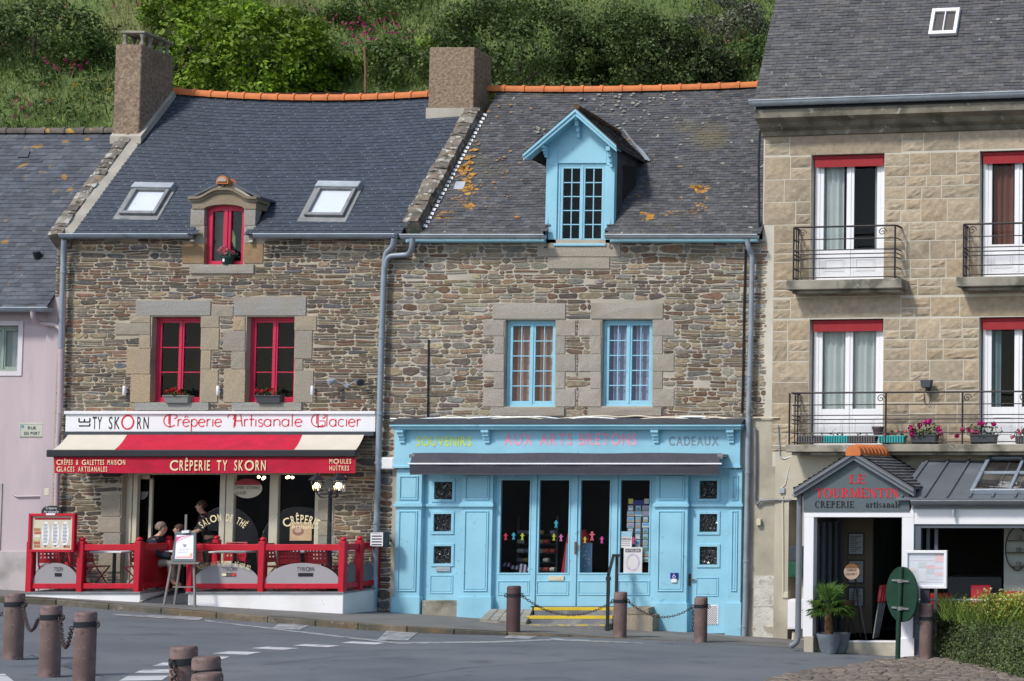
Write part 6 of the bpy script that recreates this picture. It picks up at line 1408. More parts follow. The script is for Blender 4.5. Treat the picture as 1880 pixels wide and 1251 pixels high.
# tall rounded glass screens with curved lettering above the rails
FG = Frame((0, -TW+.06, 0))
def arc_screen(cx, half, label, lines):
    c = FG.p(cx, 1000)[0]; u = FG.p(cx+half, 1000)[0]-c; v0_ = bz+.9; m = MB(FG); hh = .72
    m.prism([(c-u, v0_)]+[(c-u*math.cos(t), v0_+hh*math.sin(t)) for t in [PI*k/20 for k in range(1, 20)]]+[(c+u, v0_)], -.004, .004); o = m.build('glass_screen', M['glass_clear'], None); tag(o, label, 'glass screen', 'rounded glass screens on the barrier')
    for (s_, rad, h_, span_, nm, off) in lines: text(FG, s_, 0, 1, 0, h_, .006, nm, M['cream_text'], o, bend=(c+off, v0_-.15, rad, span_), narrow=.6, wide={'C': 1.0, 'O': 1.0}, offset=.012)
    return o, c, u, v0_
arc_screen(413, 62, 'rounded glass screen lettered SALON DE THÉ in front of the door', [('SALON DE THÉ', .60, .14, 82, 'lettering', -.04)])
o, c, u, v0_ = arc_screen(549, 70, 'rounded glass screen lettered CRÊPERIE beside the lamp post', [('CRÊPERIE', .55, .17, 64, 'lettering', .03)])
text(FG, 'Artisanale', c-.15, c+.36, v0_+.3, .085, .006, 'lettering', M['cream_text'], o, offset=.006)
q = FTW.r(364, 1028, 456, 1040); cm = (q[0]+q[1])/2
o = text(FTW, 'PRODUITS FRAIS DU TERROIR - BLÉ NOIR BIO', 0, 1, 0, .09, -.03, 'lettering', M['cream_text'], b2_, bend=(cm, bz-.85, 1.35, 42), narrow=.6, wide={'O': .9}, offset=.01)
# ---- menu board hung on the barrier
q = FTW.r(54, 943, 139, 1014, .04); mbd = thing('menu_board', 'red framed menu board with cream menus hung on the terrace barrier', 'menu board', FTW.pt((q[0]+q[1])/2, q[2], .03))
m = MB(FTW); k = .05
for z in ((q[0], q[1], q[3]-k, q[3]), (q[0], q[1], q[2], q[2]+k), (q[0], q[0]+k, q[2]+k, q[3]-k), (q[1]-k, q[1], q[2]+k, q[3]-k)): m.box(*z, .0, .08)
m.build('frame', M['red'], mbd, bevel=.006)
m = MB(FTW); m.box(q[0]+k, q[1]-k, q[2]+k, q[3]-k, .0, .04); sheet = m.build('menu_sheet', mat('cream_menu', (.62, .56, .43), .5, .08, 3), mbd)
m = MB(FTW); a, b, c, d = q[0]+k, q[1]-k, q[2]+k, q[3]-k; m.box(a+.05, b-.05, d-.07, d-.03, .039, .043); m.build('title_strip', M['red_dark'], sheet)
for i in range(3):
    x = a+(b-a)*(.34+.235*i); m = MB(FTW); rx, ry = (b-a)*.095, (d-c)*.40; m.prism([(x+rx*math.cos(t)*(1-.12*math.sin(t)), c+(d-c)*.48+ry*math.sin(t)*(.9 if math.sin(t) > 0 else 1)) for t in [2*PI*kk/18 for kk in range(18)]], .04, .044); m.build('white_column', M['white'], sheet)
    m = MB(FTW)
    for j in range(14): v_ = c+(d-c)*(.2+.042*j); m.box(x-rx*.6, x+rx*(.3+.35*((j*7) % 3)/3), v_, v_+.012, .044, .046)
    m.build('print', M['lead'], sheet)
rr = random.Random(6)
for i in range(9):
    x = a+(b-a)*(.04+.02*rr.random()); v_ = c+(d-c)*(.06+.1*i) if i < 6 else c+.03; x = x if i < 6 else a+(b-a)*(.3+.24*(i-6)); m = MB(FTW); m.col = rr.choice([(.4, .2, .1), (.6, .5, .3), (.5, .12, .08), (.7, .65, .55)]); m.box(x, x+.12, v_, v_+.05, .04, .044); m.build('picture', M['plain'], sheet)
m = MB(FTW); c_ = FTW.p(95, 943, .05); m.prism([(c_[0]-.19, c_[1]-.0), (c_[0]+.19, c_[1]-.0)]+[(c_[0]+.19*math.cos(t), c_[1]+.05+.10*math.sin(t)) for t in [PI*kk/12 for kk in range(13)]], .02, .06); hd = m.build('header_plate', M['black'], mbd)
text(FTW, 'Crêperie', c_[0]-.1, c_[0]+.1, c_[1]+.08, .05, .061, 'lettering', M['white'], hd); text(FTW, 'Artisanale', c_[0]-.14, c_[0]+.14, c_[1]+.015, .045, .061, 'lettering', M['white'], hd)
m = MB(FTW); m.box(c_[0]-.08, c_[0]+.09, c_[1]-.03, c_[1]+.004, .05, .085); m.build('label_plate', M['white'], mbd)
# ---- small slatted notice box beside the downpipe
q = WF.r(680, 977, 707, 1004, .5); nb = thing('notice_box', 'small black and white slatted notice box in front of the grey downpipe', 'notice box', WF.pt((q[0]+q[1])/2, q[2], .4))
m = MB(); m.rbox(q, .34, .5); m.build('box', M['black'], nb, bevel=.006)
m = MB(); a, b = q[0]+.02, q[1]-.06
for z in ((q[0]+.005, q[0]+.03, q[2]+.01, q[3]-.01), (b, b+.02, q[2]+.01, q[3]-.01), (a, b, q[3]-.03, q[3]-.01), (a, b, q[2]+.01, q[2]+.025)): m.box(*z, .499, .507)
m.build('white_rim', M['white'], nb)
for j in range(4): m = MB(); v_ = q[2]+.05+j*.056; m.box(a, b, v_, v_+.03, .499, .508); m.build('white_line', M['white'], nb)
m = MB(); m.tube([WF.pt((q[0]+q[1])/2, q[2]+.1, .36), WF.pt((q[0]+q[1])/2, q[2]+.1, .0)], .02, 6); m.build('bracket', M['black'], nb)
# ---- street lamp of the terrace
lb = Vector((at_depth(603, 1040, -.85).x, -.85, bz)); lt = at_depth(604, 905, -.85).z
lamp = thing('street_lamp', 'black cast iron lamp post with three lit lanterns on the terrace', 'lamp post', lb)
m = MB(); H = lt-lb.z; m.lathe([(.16, 0), (.16, .05), (.1, .1), (.085, .3), (.1, .34), (.06, .42), (.05, .8), (.065, .84), (.04, .9), (.035, H), (.05, H+.03), (.02, H+.1)], lb, 14); m.build('post', M['black'], lamp)
for k, an in enumerate((200, 330, 80)):
    t = math.radians(an); c = lb+Vector((math.cos(t)*.24, math.sin(t)*.24, H)); m = MB()
    m.tube(bend_path([lb+Vector((0, 0, H-.06)), lb+Vector((math.cos(t)*.16, math.sin(t)*.16, H-.1)), c+Vector((0, 0, .02))], .05), .013, 6)
    ln = m.build('arm', M['black'], lamp)
    m = MB(); m.lathe([(.04, .02), (.06, .04)], c, 6); 
    for j in range(6):
        s0 = 2*PI*j/6; m.tube([c+Vector((.065*math.cos(s0), .065*math.sin(s0), .04)), c+Vector((.12*math.cos(s0), .12*math.sin(s0), .24))], .007, 5)
    m.lathe([(.14, .24), (.145, .255), (.07, .33), (.03, .34), (.03, .37), (.01, .39)], c, 6); ln2 = m.build('lantern', M['black'], lamp)
    m = MB(); m.lathe([(.06, .045), (.113, .236)], c, 6); m.build('lantern_glass', M['glass_clear'], ln2)
    m = MB(); m.ball(c+Vector((0, 0, .14)), .042, 10, 8, (1, 1, 1.3)); m.build('bulb', M['lamp'], ln2)
# plaque behind the lamp
q = WF.r(616, 873, 634, 903, .03); m = MB(); m.rbox(q, 0, .03); pl_ = tag(m.build('wall_plaque', M['white'], None, bevel=.006), 'white wall plaque on the stone behind the lamp post lanterns', 'plaque')
c = WF.p(606, 890, .04); m = MB(); m.prism(arc(c[0], c[1], .12, .12, 0, 360, 20)[:-1], 0, .03); o = tag(m.build('round_plaque', M['lead'], None), 'round grey plaque on the wall behind the lanterns', 'plaque')
# ---- bistro furniture
def tw(px, y): return at_depth(px, 1060, y).x
proto_t = None
M['red_metal'] = mat('red_lacquer', (.42, .008, .022), .4, .1, 3)
def make_chair():
    t = thing('bistro_chair', 'red', 'chair', (0, 0, 0))
    m = MB(); m.wprism([(-.2, -.2, .44), (.2, -.2, .44), (.19, .19, .44), (-.19, .19, .44)], (0, 0, .022)); m.build('seat', M['red_metal'], t, bevel=.008)
    m = MB(); nx, ny = 6, 5; w_, h_ = .38, .36      # pierced back plate, built as a grid of strips
    def BP(a, b): return Vector((-w_/2+w_*a, .2+.045*b-.03*(1-(2*a-1)**2)*-1, .52+h_*b))
    for i in range(nx):
        for j in range(ny):
            a0, a1, b0, b1 = i/nx, (i+1)/nx, j/ny, (j+1)/ny; k = .3 if 0 < j < ny-1 else 0
            if not k: m.wquad([BP(a0, b0), BP(a1, b0), BP(a1, b1), BP(a0, b1)]); continue
            da, db = (a1-a0)*k, (b1-b0)*k; o_ = m.wpts([BP(a0, b0), BP(a1, b0), BP(a1, b1), BP(a0, b1), BP(a0+da, b0+db), BP(a1-da, b0+db), BP(a1-da, b1-db), BP(a0+da, b1-db)])
            for s_ in range(4): m.face([o_[s_], o_[(s_+1) % 4], o_[4+(s_+1) % 4], o_[4+s_]])
    m.build('backrest', M['red_metal'], t, recalc=False)
    for s_ in (-1, 1):
        m = MB(); m.tube([(s_*.2, .26, .88), (s_*.205, .2, .5), (s_*.2, -.2, .01)], .014, 6); m.build('leg', M['red_metal'], t)
        m = MB(); m.tube([(s_*.185, -.19, .45), (s_*.185, .22, .01)], .013, 6); m.build('leg', M['red_metal'], t)
    m = MB(); m.tube([(-.2, .262, .88), (.2, .262, .88)], .014, 6); m.tube([(-.19, .2, .04), (.19, .2, .04)], .01, 5); m.build('stretcher', M['red_metal'], t)
    return t
ch0 = make_chair(); usedc = []
def chair(px, y, rz, label):
    p = (tw(px, y), y, bz+.002); g_ = 'red bistro chairs of the terrace'
    if not usedc: ch0.location = p; ch0.rotation_euler = (0, 0, math.radians(rz)); ch0['label'] = label; ch0['group'] = g_; usedc.append(1); return ch0
    return dup(ch0, p, math.radians(rz), label, g_)
def make_table(label, px, y, w_=.6, d_=.5, x=None):
    p = (tw(px, y), y, bz+.002); t = thing('bistro_table', label, 'table', p, group='white topped terrace tables'); x, y0, z = p
    m = MB(); m.wprism([(x-w_/2, y0-d_/2, z+.71), (x+w_/2, y0-d_/2, z+.71), (x+w_/2, y0+d_/2, z+.71), (x-w_/2, y0+d_/2, z+.71)], (0, 0, .035)); m.build('table_top', M['white'], t, bevel=.008)
    m = MB(); m.lathe([(.03, .02), (.03, .71)], (x, y0, z), 10); m.build('pedestal', M['black'], t)
    m = MB(); m.bar((x-.22, y0, z+.02), (x+.22, y0, z+.02), .05, .03); m.bar((x, y0-.2, z+.02), (x, y0+.2, z+.02), .05, .03); m.build('base', M['black'], t); return p
pt1 = make_table('white table with two upturned cups in front of the stone wall', 209, -.62, .62, .5)
pt2 = make_table('white table with cups in front of the glass door of the creperie', 430, -.62, .72, .5)
pt3 = make_table('white table beside the lamp post behind the pierced red chairs', 592, -.55, 1.0, .5)
pt4 = make_table('white table at which the grey haired man sits', 335, -.3, .5, .5)
for lab, px, y, rz in (('folding red chair behind the glass nearest the stone wall', 170, -.75, 80), ('red chair behind the menu board', 100, -.6, 200), ('red chair pushed between the menu board and the table', 140, -.55, 110), ('red chair on the post side of the table with upturned cups', 258, -.75, -85),
                       ('red chair in which the grey haired man sits', 272, -.5, 70), ('red chair behind the easel board', 372, -.55, 80), ('pierced red chair turned sideways near the middle barrier post', 505, -.7, 75), ('pierced red chair with its back to the street beside the middle post', 543, -.9, 180), ('pierced red chair with its back to the street by the lamp post', 592, -.92, 180),
                       ('red chair behind the frosted end panel of the terrace', 636, -.4, -80), ('red chair standing by the cream door frame behind the cups', 418, -.35, 0)):
    chair(px, y, rz, lab)
def cup(px, y, zt, label):
    m = MB(); x = tw(px, y); m.lathe([(.056, 0), (.054, .02), (.042, .055), (.026, .072), (.022, .074), (.021, .082), (.001, .082)], (0, 0, 0), 14); o = m.build('cup', M['white'], None); o.location = (x, y, zt); tag(o, label, 'cup', 'upturned cups on the tables'); return o
zt_ = bz+.748
cup(200, -.6, zt_, 'upturned white cup on the table before the stone wall, nearer the wall corner'); cup(212, -.6, zt_, 'upturned white cup on the table before the stone wall, nearer the red post')
for px, s_ in ((417, 'first upturned white cup by the cream door frame'), (427, 'second upturned white cup from the cream door frame'), (452, 'third upturned white cup on the table by the glass door'), (463, 'upturned white cup on the glass door table nearest the red post')): cup(px, -.6, zt_, s_)
# ---- easel with lit paper
ey = -TW-.35; ex = at_depth(339, 1040, ey).x; eg = lambda x: G(x, ey)
es = thing('easel_sign', 'grey wooden easel holding a pink and white poster in front of the ramp', 'easel', (ex, ey, eg(ex)))
def EP(px, py, dy=0): return at_depth(px, py, ey+dy)
for a, b in (((325, 984), (301, 1112)), ((355, 984), (358, 1113))): m = MB(); p, q_ = EP(*a, .12), EP(*b, -.05); q_.z = G(q_.x, q_.y)+.0; m.bar(p, q_, .035, .03); m.build('leg', M['wood'], es)
m = MB(); p, q_ = EP(338, 985, .2), EP(330, 1112, .45); q_ = Vector((q_.x, ey+.3, G(q_.x, ey+.3))); m.bar(p, q_, .035, .03); m.build('leg', M['wood'], es)
m = MB(); m.bar(EP(342, 945, .13), EP(339, 1040, .06), .035, .025); m.build('mast', M['wood'], es)
m = MB(); m.bar(EP(310, 1034, .0), EP(367, 1034, .0), .07, .04); m.bar(EP(318, 1078, .05), EP(360, 1078, .05), .03, .025); m.build('ledge', M['wood'], es)
cs = [EP(317, 1032, -.02), EP(359, 1032, -.02), EP(360, 978, .1), EP(321, 977, .1)]; m = MB(); m.wprism(cs, (0, .025, .01)); bd = m.build('board', M['fascia_grey'], es, bevel=.006)
m = MB(); cc = sum(cs, Vector())/4; pp = [cc+(c-cc)*.8+Vector((0, -.006, 0)) for c in cs]; m.wquad(pp); ps = m.build('poster', mat('white_poster', (.78, .76, .84), .4, .03), bd, recalc=False)
def QP(a, b): return pp[0].lerp(pp[1], a).lerp(pp[3].lerp(pp[2], a), b)+Vector((0, -.003, -.0))
for k, (q4, cl) in enumerate((([(0, .72), (0, .92), (.75, 1), (.25, .9)], (.72, .08, .2)), ([(.0, .66), (.0, .72), (.9, 1), (.75, 1)], (.8, .45, .5)), ([(.45, .5), (.55, .5), (.62, .62), (.4, .62)], (.3, .3, .4)), ([(.05, .04), (.95, .04), (.95, .12), (.05, .1)], (.8, .4, .35)), ([(.8, .1), (.95, .1), (.95, .25), (.85, .25)], (.75, .35, .2)), ([(.15, .36), (.8, .4), (.8, .43), (.15, .39)], (.55, .6, .75)), ([(.15, .26), (.7, .28), (.7, .31), (.15, .29)], (.55, .6, .75)))):
    m = MB(); m.col = cl; m.wquad([QP(*z) for z in q4]); m.build('print', M['plain'], ps, recalc=False)
m = MB(); m.bar(EP(335, 977, .08), EP(348, 976, .08), .05, .05); m.build('clip', M['pvc'], es)
# ================================================================== BOLLARDS AND CHAINS
def make_bollard(loc, label, h=.82, r=.115, m_='bollard', ring=.66, group='chained bollards along the street', loops=(0,)):
    t = thing('bollard', label, 'bollard', loc, group=group)
    m = MB(); m.lathe([(r, -.25), (r, 0), (r, h-.03), (r*.96, h-.012), (r*.86, h)], loc, 22); m.build('post', M[m_], t)
    m = MB(); z = h*ring+.12; m.lathe([(r*1.03, z-.03), (r*1.07, z-.028), (r*1.07, z+.028), (r*1.03, z+.03)], loc, 22); cl = m.build('collar', M['black'], t)
    for a in loops:
        m = MB(); a = math.radians(a); c = Vector(loc)+Vector((math.cos(a)*r*1.2, math.sin(a)*r*1.2, z)); m.tube([c+Vector((math.cos(a)*.028*math.cos(k*PI/4), math.sin(a)*.028*math.cos(k*PI/4), .034*math.sin(k*PI/4)-.01)) for k in range(9)], .009, 6); m.build('ring', M['rust_chain'], cl)
    return t, z
def link_mesh(L=.062, W=.034, r=.006):
    m = MB(); n = 12; pts = [Vector(((L/2-W/2)*(1 if math.cos(2*PI*k/n) > 0 else -1)*(abs(math.cos(2*PI*k/n)) > .1)+W/2*math.cos(2*PI*k/n), W/2*math.sin(2*PI*k/n), 0)) for k in range(n)]
    return pts+pts[:1], r
LP, LRAD = link_mesh()
def chain(a, b, sag, label, group='iron chains slung between the bollards', hang=None):
    a, b = Vector(a), Vector(b); N = 60; pts = []
    for k in range(N+1):
        t = k/N; p = a.lerp(b, t); p.z -= sag*4*t*(1-t); pts.append(p)
    if hang: pts = [a+Vector((.01*math.sin(k), 0, -hang*k/N)) for k in range(N+1)]
    m = MB(); L = [0]
    for p, q in zip(pts, pts[1:]): L.append(L[-1]+(q-p).length)
    s = .02; i = 0
    while s < L[-1]-.02:
        k = next(j for j in range(N) if L[j+1] >= s); t = (s-L[k])/(L[k+1]-L[k]); c = pts[k].lerp(pts[k+1], t); d = (pts[k+1]-pts[k]).normalized()
        up = Vector((0, 0, 1)) if abs(d.z) < .9 else Vector((1, 0, 0)); x = d.cross(up).normalized(); y = x.cross(d)
        if i % 2: x, y = y, -x
        m.tube([c+d*q.x+x*q.y for q in LP], LRAD, 5, caps=False); s += .046; i += 1
    o = m.build('chain', M['rust_chain'], None); base_at(o, (a+b)/2); tag(o, label, 'chain', group); return o
BM = []
for px, py, mm, lab in ((942, 1160, 'bollard_dark', 'dark brown bollard beside the yellow edged shop steps'), (1138, 1170, 'bollard', 'mauve brown bollard before the black handrail'), (1286, 1179, 'bollard', 'mauve brown bollard in front of the blue side door with lattice vent')):
    p = ground_hit(px, py); b, z = make_bollard(tuple(p), lab, .82, .118, mm, .66, loops=(0, 180)); BM.append((p, z))
def ringpos(B, s): return B[0]+Vector((s*.14, 0, B[1]-.01))
chain(ringpos(BM[0], 1), ringpos(BM[1], -1), .30, 'long chain sagging across the yellow edged steps'); chain(ringpos(BM[1], 1), ringpos(BM[2], -1), .24, 'chain sagging from the handrail bollard to the side door bollard')
chain(ringpos(BM[2], -1), ringpos(BM[2], -1)-Vector((0, 0, .5)), 0, 'loose chain end hanging straight down the side door bollard', hang=.47)
FB = []
for px, py, lab in ((28, 1090, 'mauve bollard with chain at the road corner, farthest from the dashed marking'), (95, 1112, 'mauve bollard standing between two chained bollards at the road corner'), (158, 1124, 'mauve bollard nearest the dashed marking in the chained group of three'), (338, 1187, 'mauve bollard with a chain hanging down its front by the dashed marking'), (379, 1206, 'mauve bollard half hidden behind a lower one beside the dashed marking'), (381, 1236, 'mauve bollard of which only the top shows below the collared one')):
    hgt = .84; p = ground_hit(px, py, hgt, GR); p.z -= hgt; b, z = make_bollard(tuple(p), lab, hgt, .106, 'bollard', .70, loops=((0,) if px < 200 else (265,))); FB.append((p, z))
def rp2(B, s): return B[0]+Vector((s*.13, -.03, B[1]-.01))
chain(rp2(FB[0], 1), rp2(FB[1], -1), .23, 'rusty chain between the two bollards farthest from the dashed marking'); chain(rp2(FB[1], 1), rp2(FB[2], -1), .30, 'rusty chain drooping to the bollard nearest the dashed marking')
chain(FB[0][0]+Vector((-.9, .1, .42)), rp2(FB[0], -1)+Vector((0, 0, -.1)), .1, 'rusty chain end entering the picture beside the corner bollard')
q = FB[3][0]+Vector((.02, -.15, FB[3][1]-.03)); chain(q, q, 0, 'rusty chain hanging down the front of a foreground bollard'.replace('a foreground bollard', 'the bollard by the dashed marking'), hang=.6)
p = ground_hit(1700, 1172); p = at_depth(1700, 1172, -3.4); p.z = G(p.x, p.y); hb = at_depth(1700, 1108, -3.4).z-p.z; make_bollard(tuple(p), 'pale mauve bollard half hidden by the hedge before the veranda', hb, .115, 'bollard', .62, loops=())
# ================================================================== STEPS AND RAIL OF THE SHOP
st = thing('entrance_steps', 'worn shop steps with yellow painted edges under the glazed blue doors', 'steps', WF.pt(U(1050), G(U(1050), -.4), .5))
sx0, sx1 = WF.p(973, 1130, .5)[0], WF.p(1130, 1130, .5)[0]; zt0 = WF.p(1050, 1113, 0)[1]; hs_ = .40
M['step'] = mat('step_tar', (.16, .165, .17), .9, .2, 4, .3, 50, dirt=(.3, .29, .26), dscale=3)
for k in range(3):
    z1 = zt0-hs_*k/3; w1 = .32+.34*k; m = MB(); m.box(sx0+.02*k, sx1, -1.2, z1-.005, -.1, w1); m.build('step', M['step'], st, bevel=.012)
    m = MB(); m.box(sx0+.02*k-.004, sx1+.004, z1-(.055 if k < 2 else .03), z1+.002, w1-.05, w1+.004)
    m.build('painted_edge', M['yellow'] if k < 2 else mat('worn_yellow', (.5, .4, .1), .8, .2, 5, dirt=(.25, .24, .22), dscale=6, dth=(.45, .55)), st)
rm = thing('access_ramp', 'grey tiled wedge ramp beside the yellow edged shop steps', 'ramp', WF.pt(U(925), G(U(925), -.5), .5))
c4 = [at_depth(900, 1113, -.12), at_depth(979, 1114, -.12), at_depth(966, 1143, -1.0), at_depth(880, 1138, -1.0)]
for q_ in c4[2:]: q_.z = G(q_.x, q_.y)+.03
zz = zt0-.06; c4[0].z = zz; c4[1].z = zz
m = MB(); m.wprism([c4[0], c4[1], c4[2], c4[3]], (0, 0, -.6)); m.build('ramp_slab', M['concrete'], rm)
m = MB(); n = 5
for i in range(n):
    for j in range(3):
        def L2(a, b): return c4[0].lerp(c4[1], a).lerp(c4[3].lerp(c4[2], a), b)+Vector((0, 0, .006))
        a0, a1, b0, b1 = i/n+.012, (i+1)/n-.012, j/3+.02, (j+1)/3-.02; m.wprism([L2(a0, b0), L2(a1, b0), L2(a1, b1), L2(a0, b1)], (0, 0, .012), R.choice([(.3, .28, .24), (.26, .25, .21)]))
m.build('ramp_paving', M['plain'], rm)
m = MB(); q = WF.r(1148, 1116, 1200, 1160, .45); slab_stone(m, (q[0], q[1], q[2]-.3, q[3]-.14), -.1, .5, (.9, .82, .66)); slab_stone(m, (q[0], q[1]-.1, q[3]-.14, q[3]), -.1, .45, (.8, .74, .62)); o = m.build('stone_block', M['granite'], None); tag(o, 'rough stone block beside the steps below the blue pilaster', 'stone block')
hr = thing('handrail', 'black metal handrail with two posts on the shop steps', 'handrail', at_depth(1125, 1155, -.9))
y0_, y1_ = -1.12, -.35
a = at_depth(1117, 1056, y0_); b = at_depth(1133, 1020, y1_); m = MB(); ga = Vector((a.x, y0_, G(a.x, y0_))); gb_ = Vector((b.x, y1_, zt0-.3)); m.bar(ga, a, .05, .05); m.build('post', M['black'], hr)
m = MB(); m.bar(gb_, b, .05, .05); m.build('post', M['black'], hr)
m = MB(); m.bar(a, b+Vector((-.07, 0, .0)), .05, .05); m.bar(b+Vector((-.09, 0, 0)), b+Vector((.05, 0, 0)), .05, .05); m.build('top_rail', M['black'], hr)
m = MB(); p = at_depth(1117, 1066, y0_); m.wprism([p+Vector((-.04, -.03, 0)), p+Vector((.04, -.03, 0)), p+Vector((.04, .03, 0)), p+Vector((-.04, .03, 0))], (0, 0, .07)); m.build('clamp', M['black'], hr)
# wheelchair sign
q = WF.r(1231, 1052, 1245, 1063, .12); m = MB(); m.rbox(q, .1, .135); sg2 = tag(m.build('access_sign', mat('sign_blue', (.01, .02, .22), .4), None), 'small blue wheelchair sign with a white bell box on the blue pilaster', 'sign')
m = MB(); cx_, cy_ = (q[0]+q[1])/2, (q[2]+q[3])/2; ribbon(m, arc(cx_-.0, cy_-.015, .026, .026, 60, 300, 12), .009, .138); ribbon(m, [(cx_-.005, cy_+.025), (cx_-.003, cy_-.0), (cx_+.02, cy_-.0), (cx_+.03, cy_-.03)], .01, .138); m.prism(arc(cx_-.005, cy_+.038, .009, .009, 0, 360, 8)[:-1], .136, .139); m.build('wheelchair_symbol', M['white'], sg2, recalc=False)
q = WF.r(1233, 1063, 1243, 1070, .12); m = MB(); m.rbox(q, .1, .14); m.build('bell', M['white'], sg2, bevel=.006)
# ---- things in and on the shop windows
gmen = [(928.5, 986, (.75, .03, .06), 1), (943, 985, (.05, .5, .65), 1), (959, 986, (.6, .68, .06), 1), (1021, 963, (.05, .5, .65), 1.05), (1017, 987, (.55, .65, .06), 1), (1030, 988, (.75, .2, .5), 1), (1074, 992, (.75, .65, .05), .9), (1087, 985, (.8, .15, .22), 1.35), (1105, 992, (.75, .1, .4), 1), (1163, 993, (.8, .1, .35), 1)]
nm_ = {0: 'red', 1: 'turquoise', 2: 'lime', 3: 'turquoise', 4: 'lime', 5: 'pink', 6: 'yellow', 7: 'coral', 8: 'magenta', 9: 'magenta'}
wh_ = ['first in the row on the shop window with the striped cloth', 'middle of the row on the window with the striped cloth', 'third in the row on the window with the striped cloth', 'highest on the door glass above the letterbox', 'low on the door glass above the letterbox', 'low on the letterbox door, nearer the handle', 'on the handled door above the spotted cloth', 'the largest, on the door with the handle', 'on the handled door, away from the handle', 'on the window in front of the postcards']
for k, (px, py, cl, s_) in enumerate(gmen):
    c = WF.p(px, py, -.02); h_ = .068*s_; m = MB(); m.col = tuple(q_*.65 for q_ in cl)
    m.prism(arc(c[0], c[1]+h_*.78, h_*.3, h_*.3, 0, 360, 10)[:-1], -.026, -.016); m.prism([(c[0]-h_*.2, c[1]-h_*.4), (c[0]+h_*.2, c[1]-h_*.4), (c[0]+h_*.26, c[1]+h_*.5), (c[0]-h_*.26, c[1]+h_*.5)], -.026, -.0165)
    for sx in (-1, 1):
        m.prism([(c[0]+sx*h_*.15, c[1]+h_*.2), (c[0]+sx*h_*.62, c[1]+h_*.3), (c[0]+sx*h_*.62, c[1]+h_*.5), (c[0]+sx*h_*.15, c[1]+h_*.5)], -.026, -.017); m.prism([(c[0]+sx*h_*.02, c[1]-h_*.4), (c[0]+sx*h_*.12, c[1]-h_*.95), (c[0]+sx*h_*.42, c[1]-h_*.9), (c[0]+sx*h_*.22, c[1]-h_*.3)], -.026, -.017)
    o = m.build('window_figure', M['plain'], None); tag(o, '%s paper doll figure, %s' % (nm_[k], wh_[k]), 'paper figure', 'paper figures on the shop glass')
pcr = thing('postcard_rack', 'tall rack full of blue postcards behind the shop window with posters', 'rack', WF.pt(WF.p(1172, 1060)[0], zt0, -.25))
q = WF.r(1149, 928, 1191, 1033, -.05); m = MB(); m.box(q[0], q[1], q[2], q[3], -.12, -.09); m.build('rack_frame', M['anth'], pcr)
rr = random.Random(5); nx, ny = 3, 10
for i in range(nx):
    for j in range(ny):
        a = q[0]+(q[1]-q[0])*(i+.06)/nx; b = q[0]+(q[1]-q[0])*(i+.94)/nx; c = q[2]+(q[3]-q[2])*(j+.08)/ny; d = q[2]+(q[3]-q[2])*(j+.92)/ny
        if rr.random() < .35: a += .02; b -= .02
        m = MB(); m.box(a, b, c, d, -.09, -.078, (.8, .84, .84)); e_ = .008; hz = c+(d-c)*rr.uniform(.3, .6)
        m.box(a+e_, b-e_, hz, d-e_, -.078, -.075, rr.choice([(.2, .48, .8), (.4, .65, .85), (.2, .55, .7), (.6, .7, .8), (.55, .4, .55)])); m.box(a+e_, b-e_, c+e_, hz, -.078, -.0755, rr.choice([(.1, .3, .45), (.5, .45, .3), (.15, .35, .22), (.6, .38, .25), (.1, .42, .55), (.85, .85, .8)]))
        m.build('postcard', M['plain'], pcr)
m = MB(); m.box(q[0]+.06, q[1]-.05, q[3]+.01, q[3]+.1, -.12, -.09, (.05, .05, .25)); m.build('header', M['plain'], pcr)
for s_, cl in ((q[0]+.03, (.7, .6, .1)), (q[1]-.11, (.65, .62, .5))): m = MB(); m.box(s_, s_+.09, q[3]+.03, q[3]+.13, -.09, -.08, cl); m.build('tag', M['plain'], pcr)
for lab, x0, y0, x1, y1, kind in (('small white notice in the shop window partly covering the postcards', 1139, 976, 1160, 1006, 0), ('large white poster with a lilac wreath low in the shop window', 1145, 1005, 1179, 1053, 1)):
    q = WF.r(x0, y0, x1, y1, -.02); m = MB(); m.rbox(q, -.026, -.020+.002*kind); o = tag(m.build('window_poster', mat('paper_%d' % kind, (.68, .66, .64), .5, .03), None), lab, 'poster'); w0 = -.018+.002*kind
    um = (q[0]+q[1])/2; W_q, H_q = q[1]-q[0], q[3]-q[2]
    if kind:
        m = MB(); m.box(q[0]+.03, q[1]-.03, q[3]-.1, q[3]-.03, w0-.002, w0, (.12, .11, .12)); m.build('title_band', M['plain'], o); text(WF, 'ATELIER', q[0]+.05, q[1]-.05, q[3]-.085, .04, w0, 'lettering', M['white'], o)
        for k in range(22):
            t = 2*PI*k/22; m = MB(); u_, v_ = um+W_q*.33*math.cos(t), q[2]+H_q*.42+H_q*.3*math.sin(t); m.col = R.choice([(.5, .42, .6), (.62, .5, .6), (.45, .5, .6), (.66, .55, .62)]); m.prism(arc(u_, v_, .022, .022, 0, 360, 7)[:-1], w0-.002, w0+.001)
            m.build('flower_print', M['plain'], o)
    else:
        m = MB(); m.box(q[0], q[1], q[3]-.1, q[3], w0-.002, w0+.001, (.3, .5, .6)); m.build('band', M['plain'], o); text(WF, 'CANCALE', q[0]+.02, q[1]-.02, q[3]-.17, .05, w0, 'lettering', M['text_black'], o, .012)
        for k in range(3): m = MB(); m.box(q[0]+.03, q[1]-.04, q[2]+.04+k*.04, q[2]+.055+k*.04, w0-.002, w0+.001, (.35, .35, .35)); m.build('print', M['plain'], o)
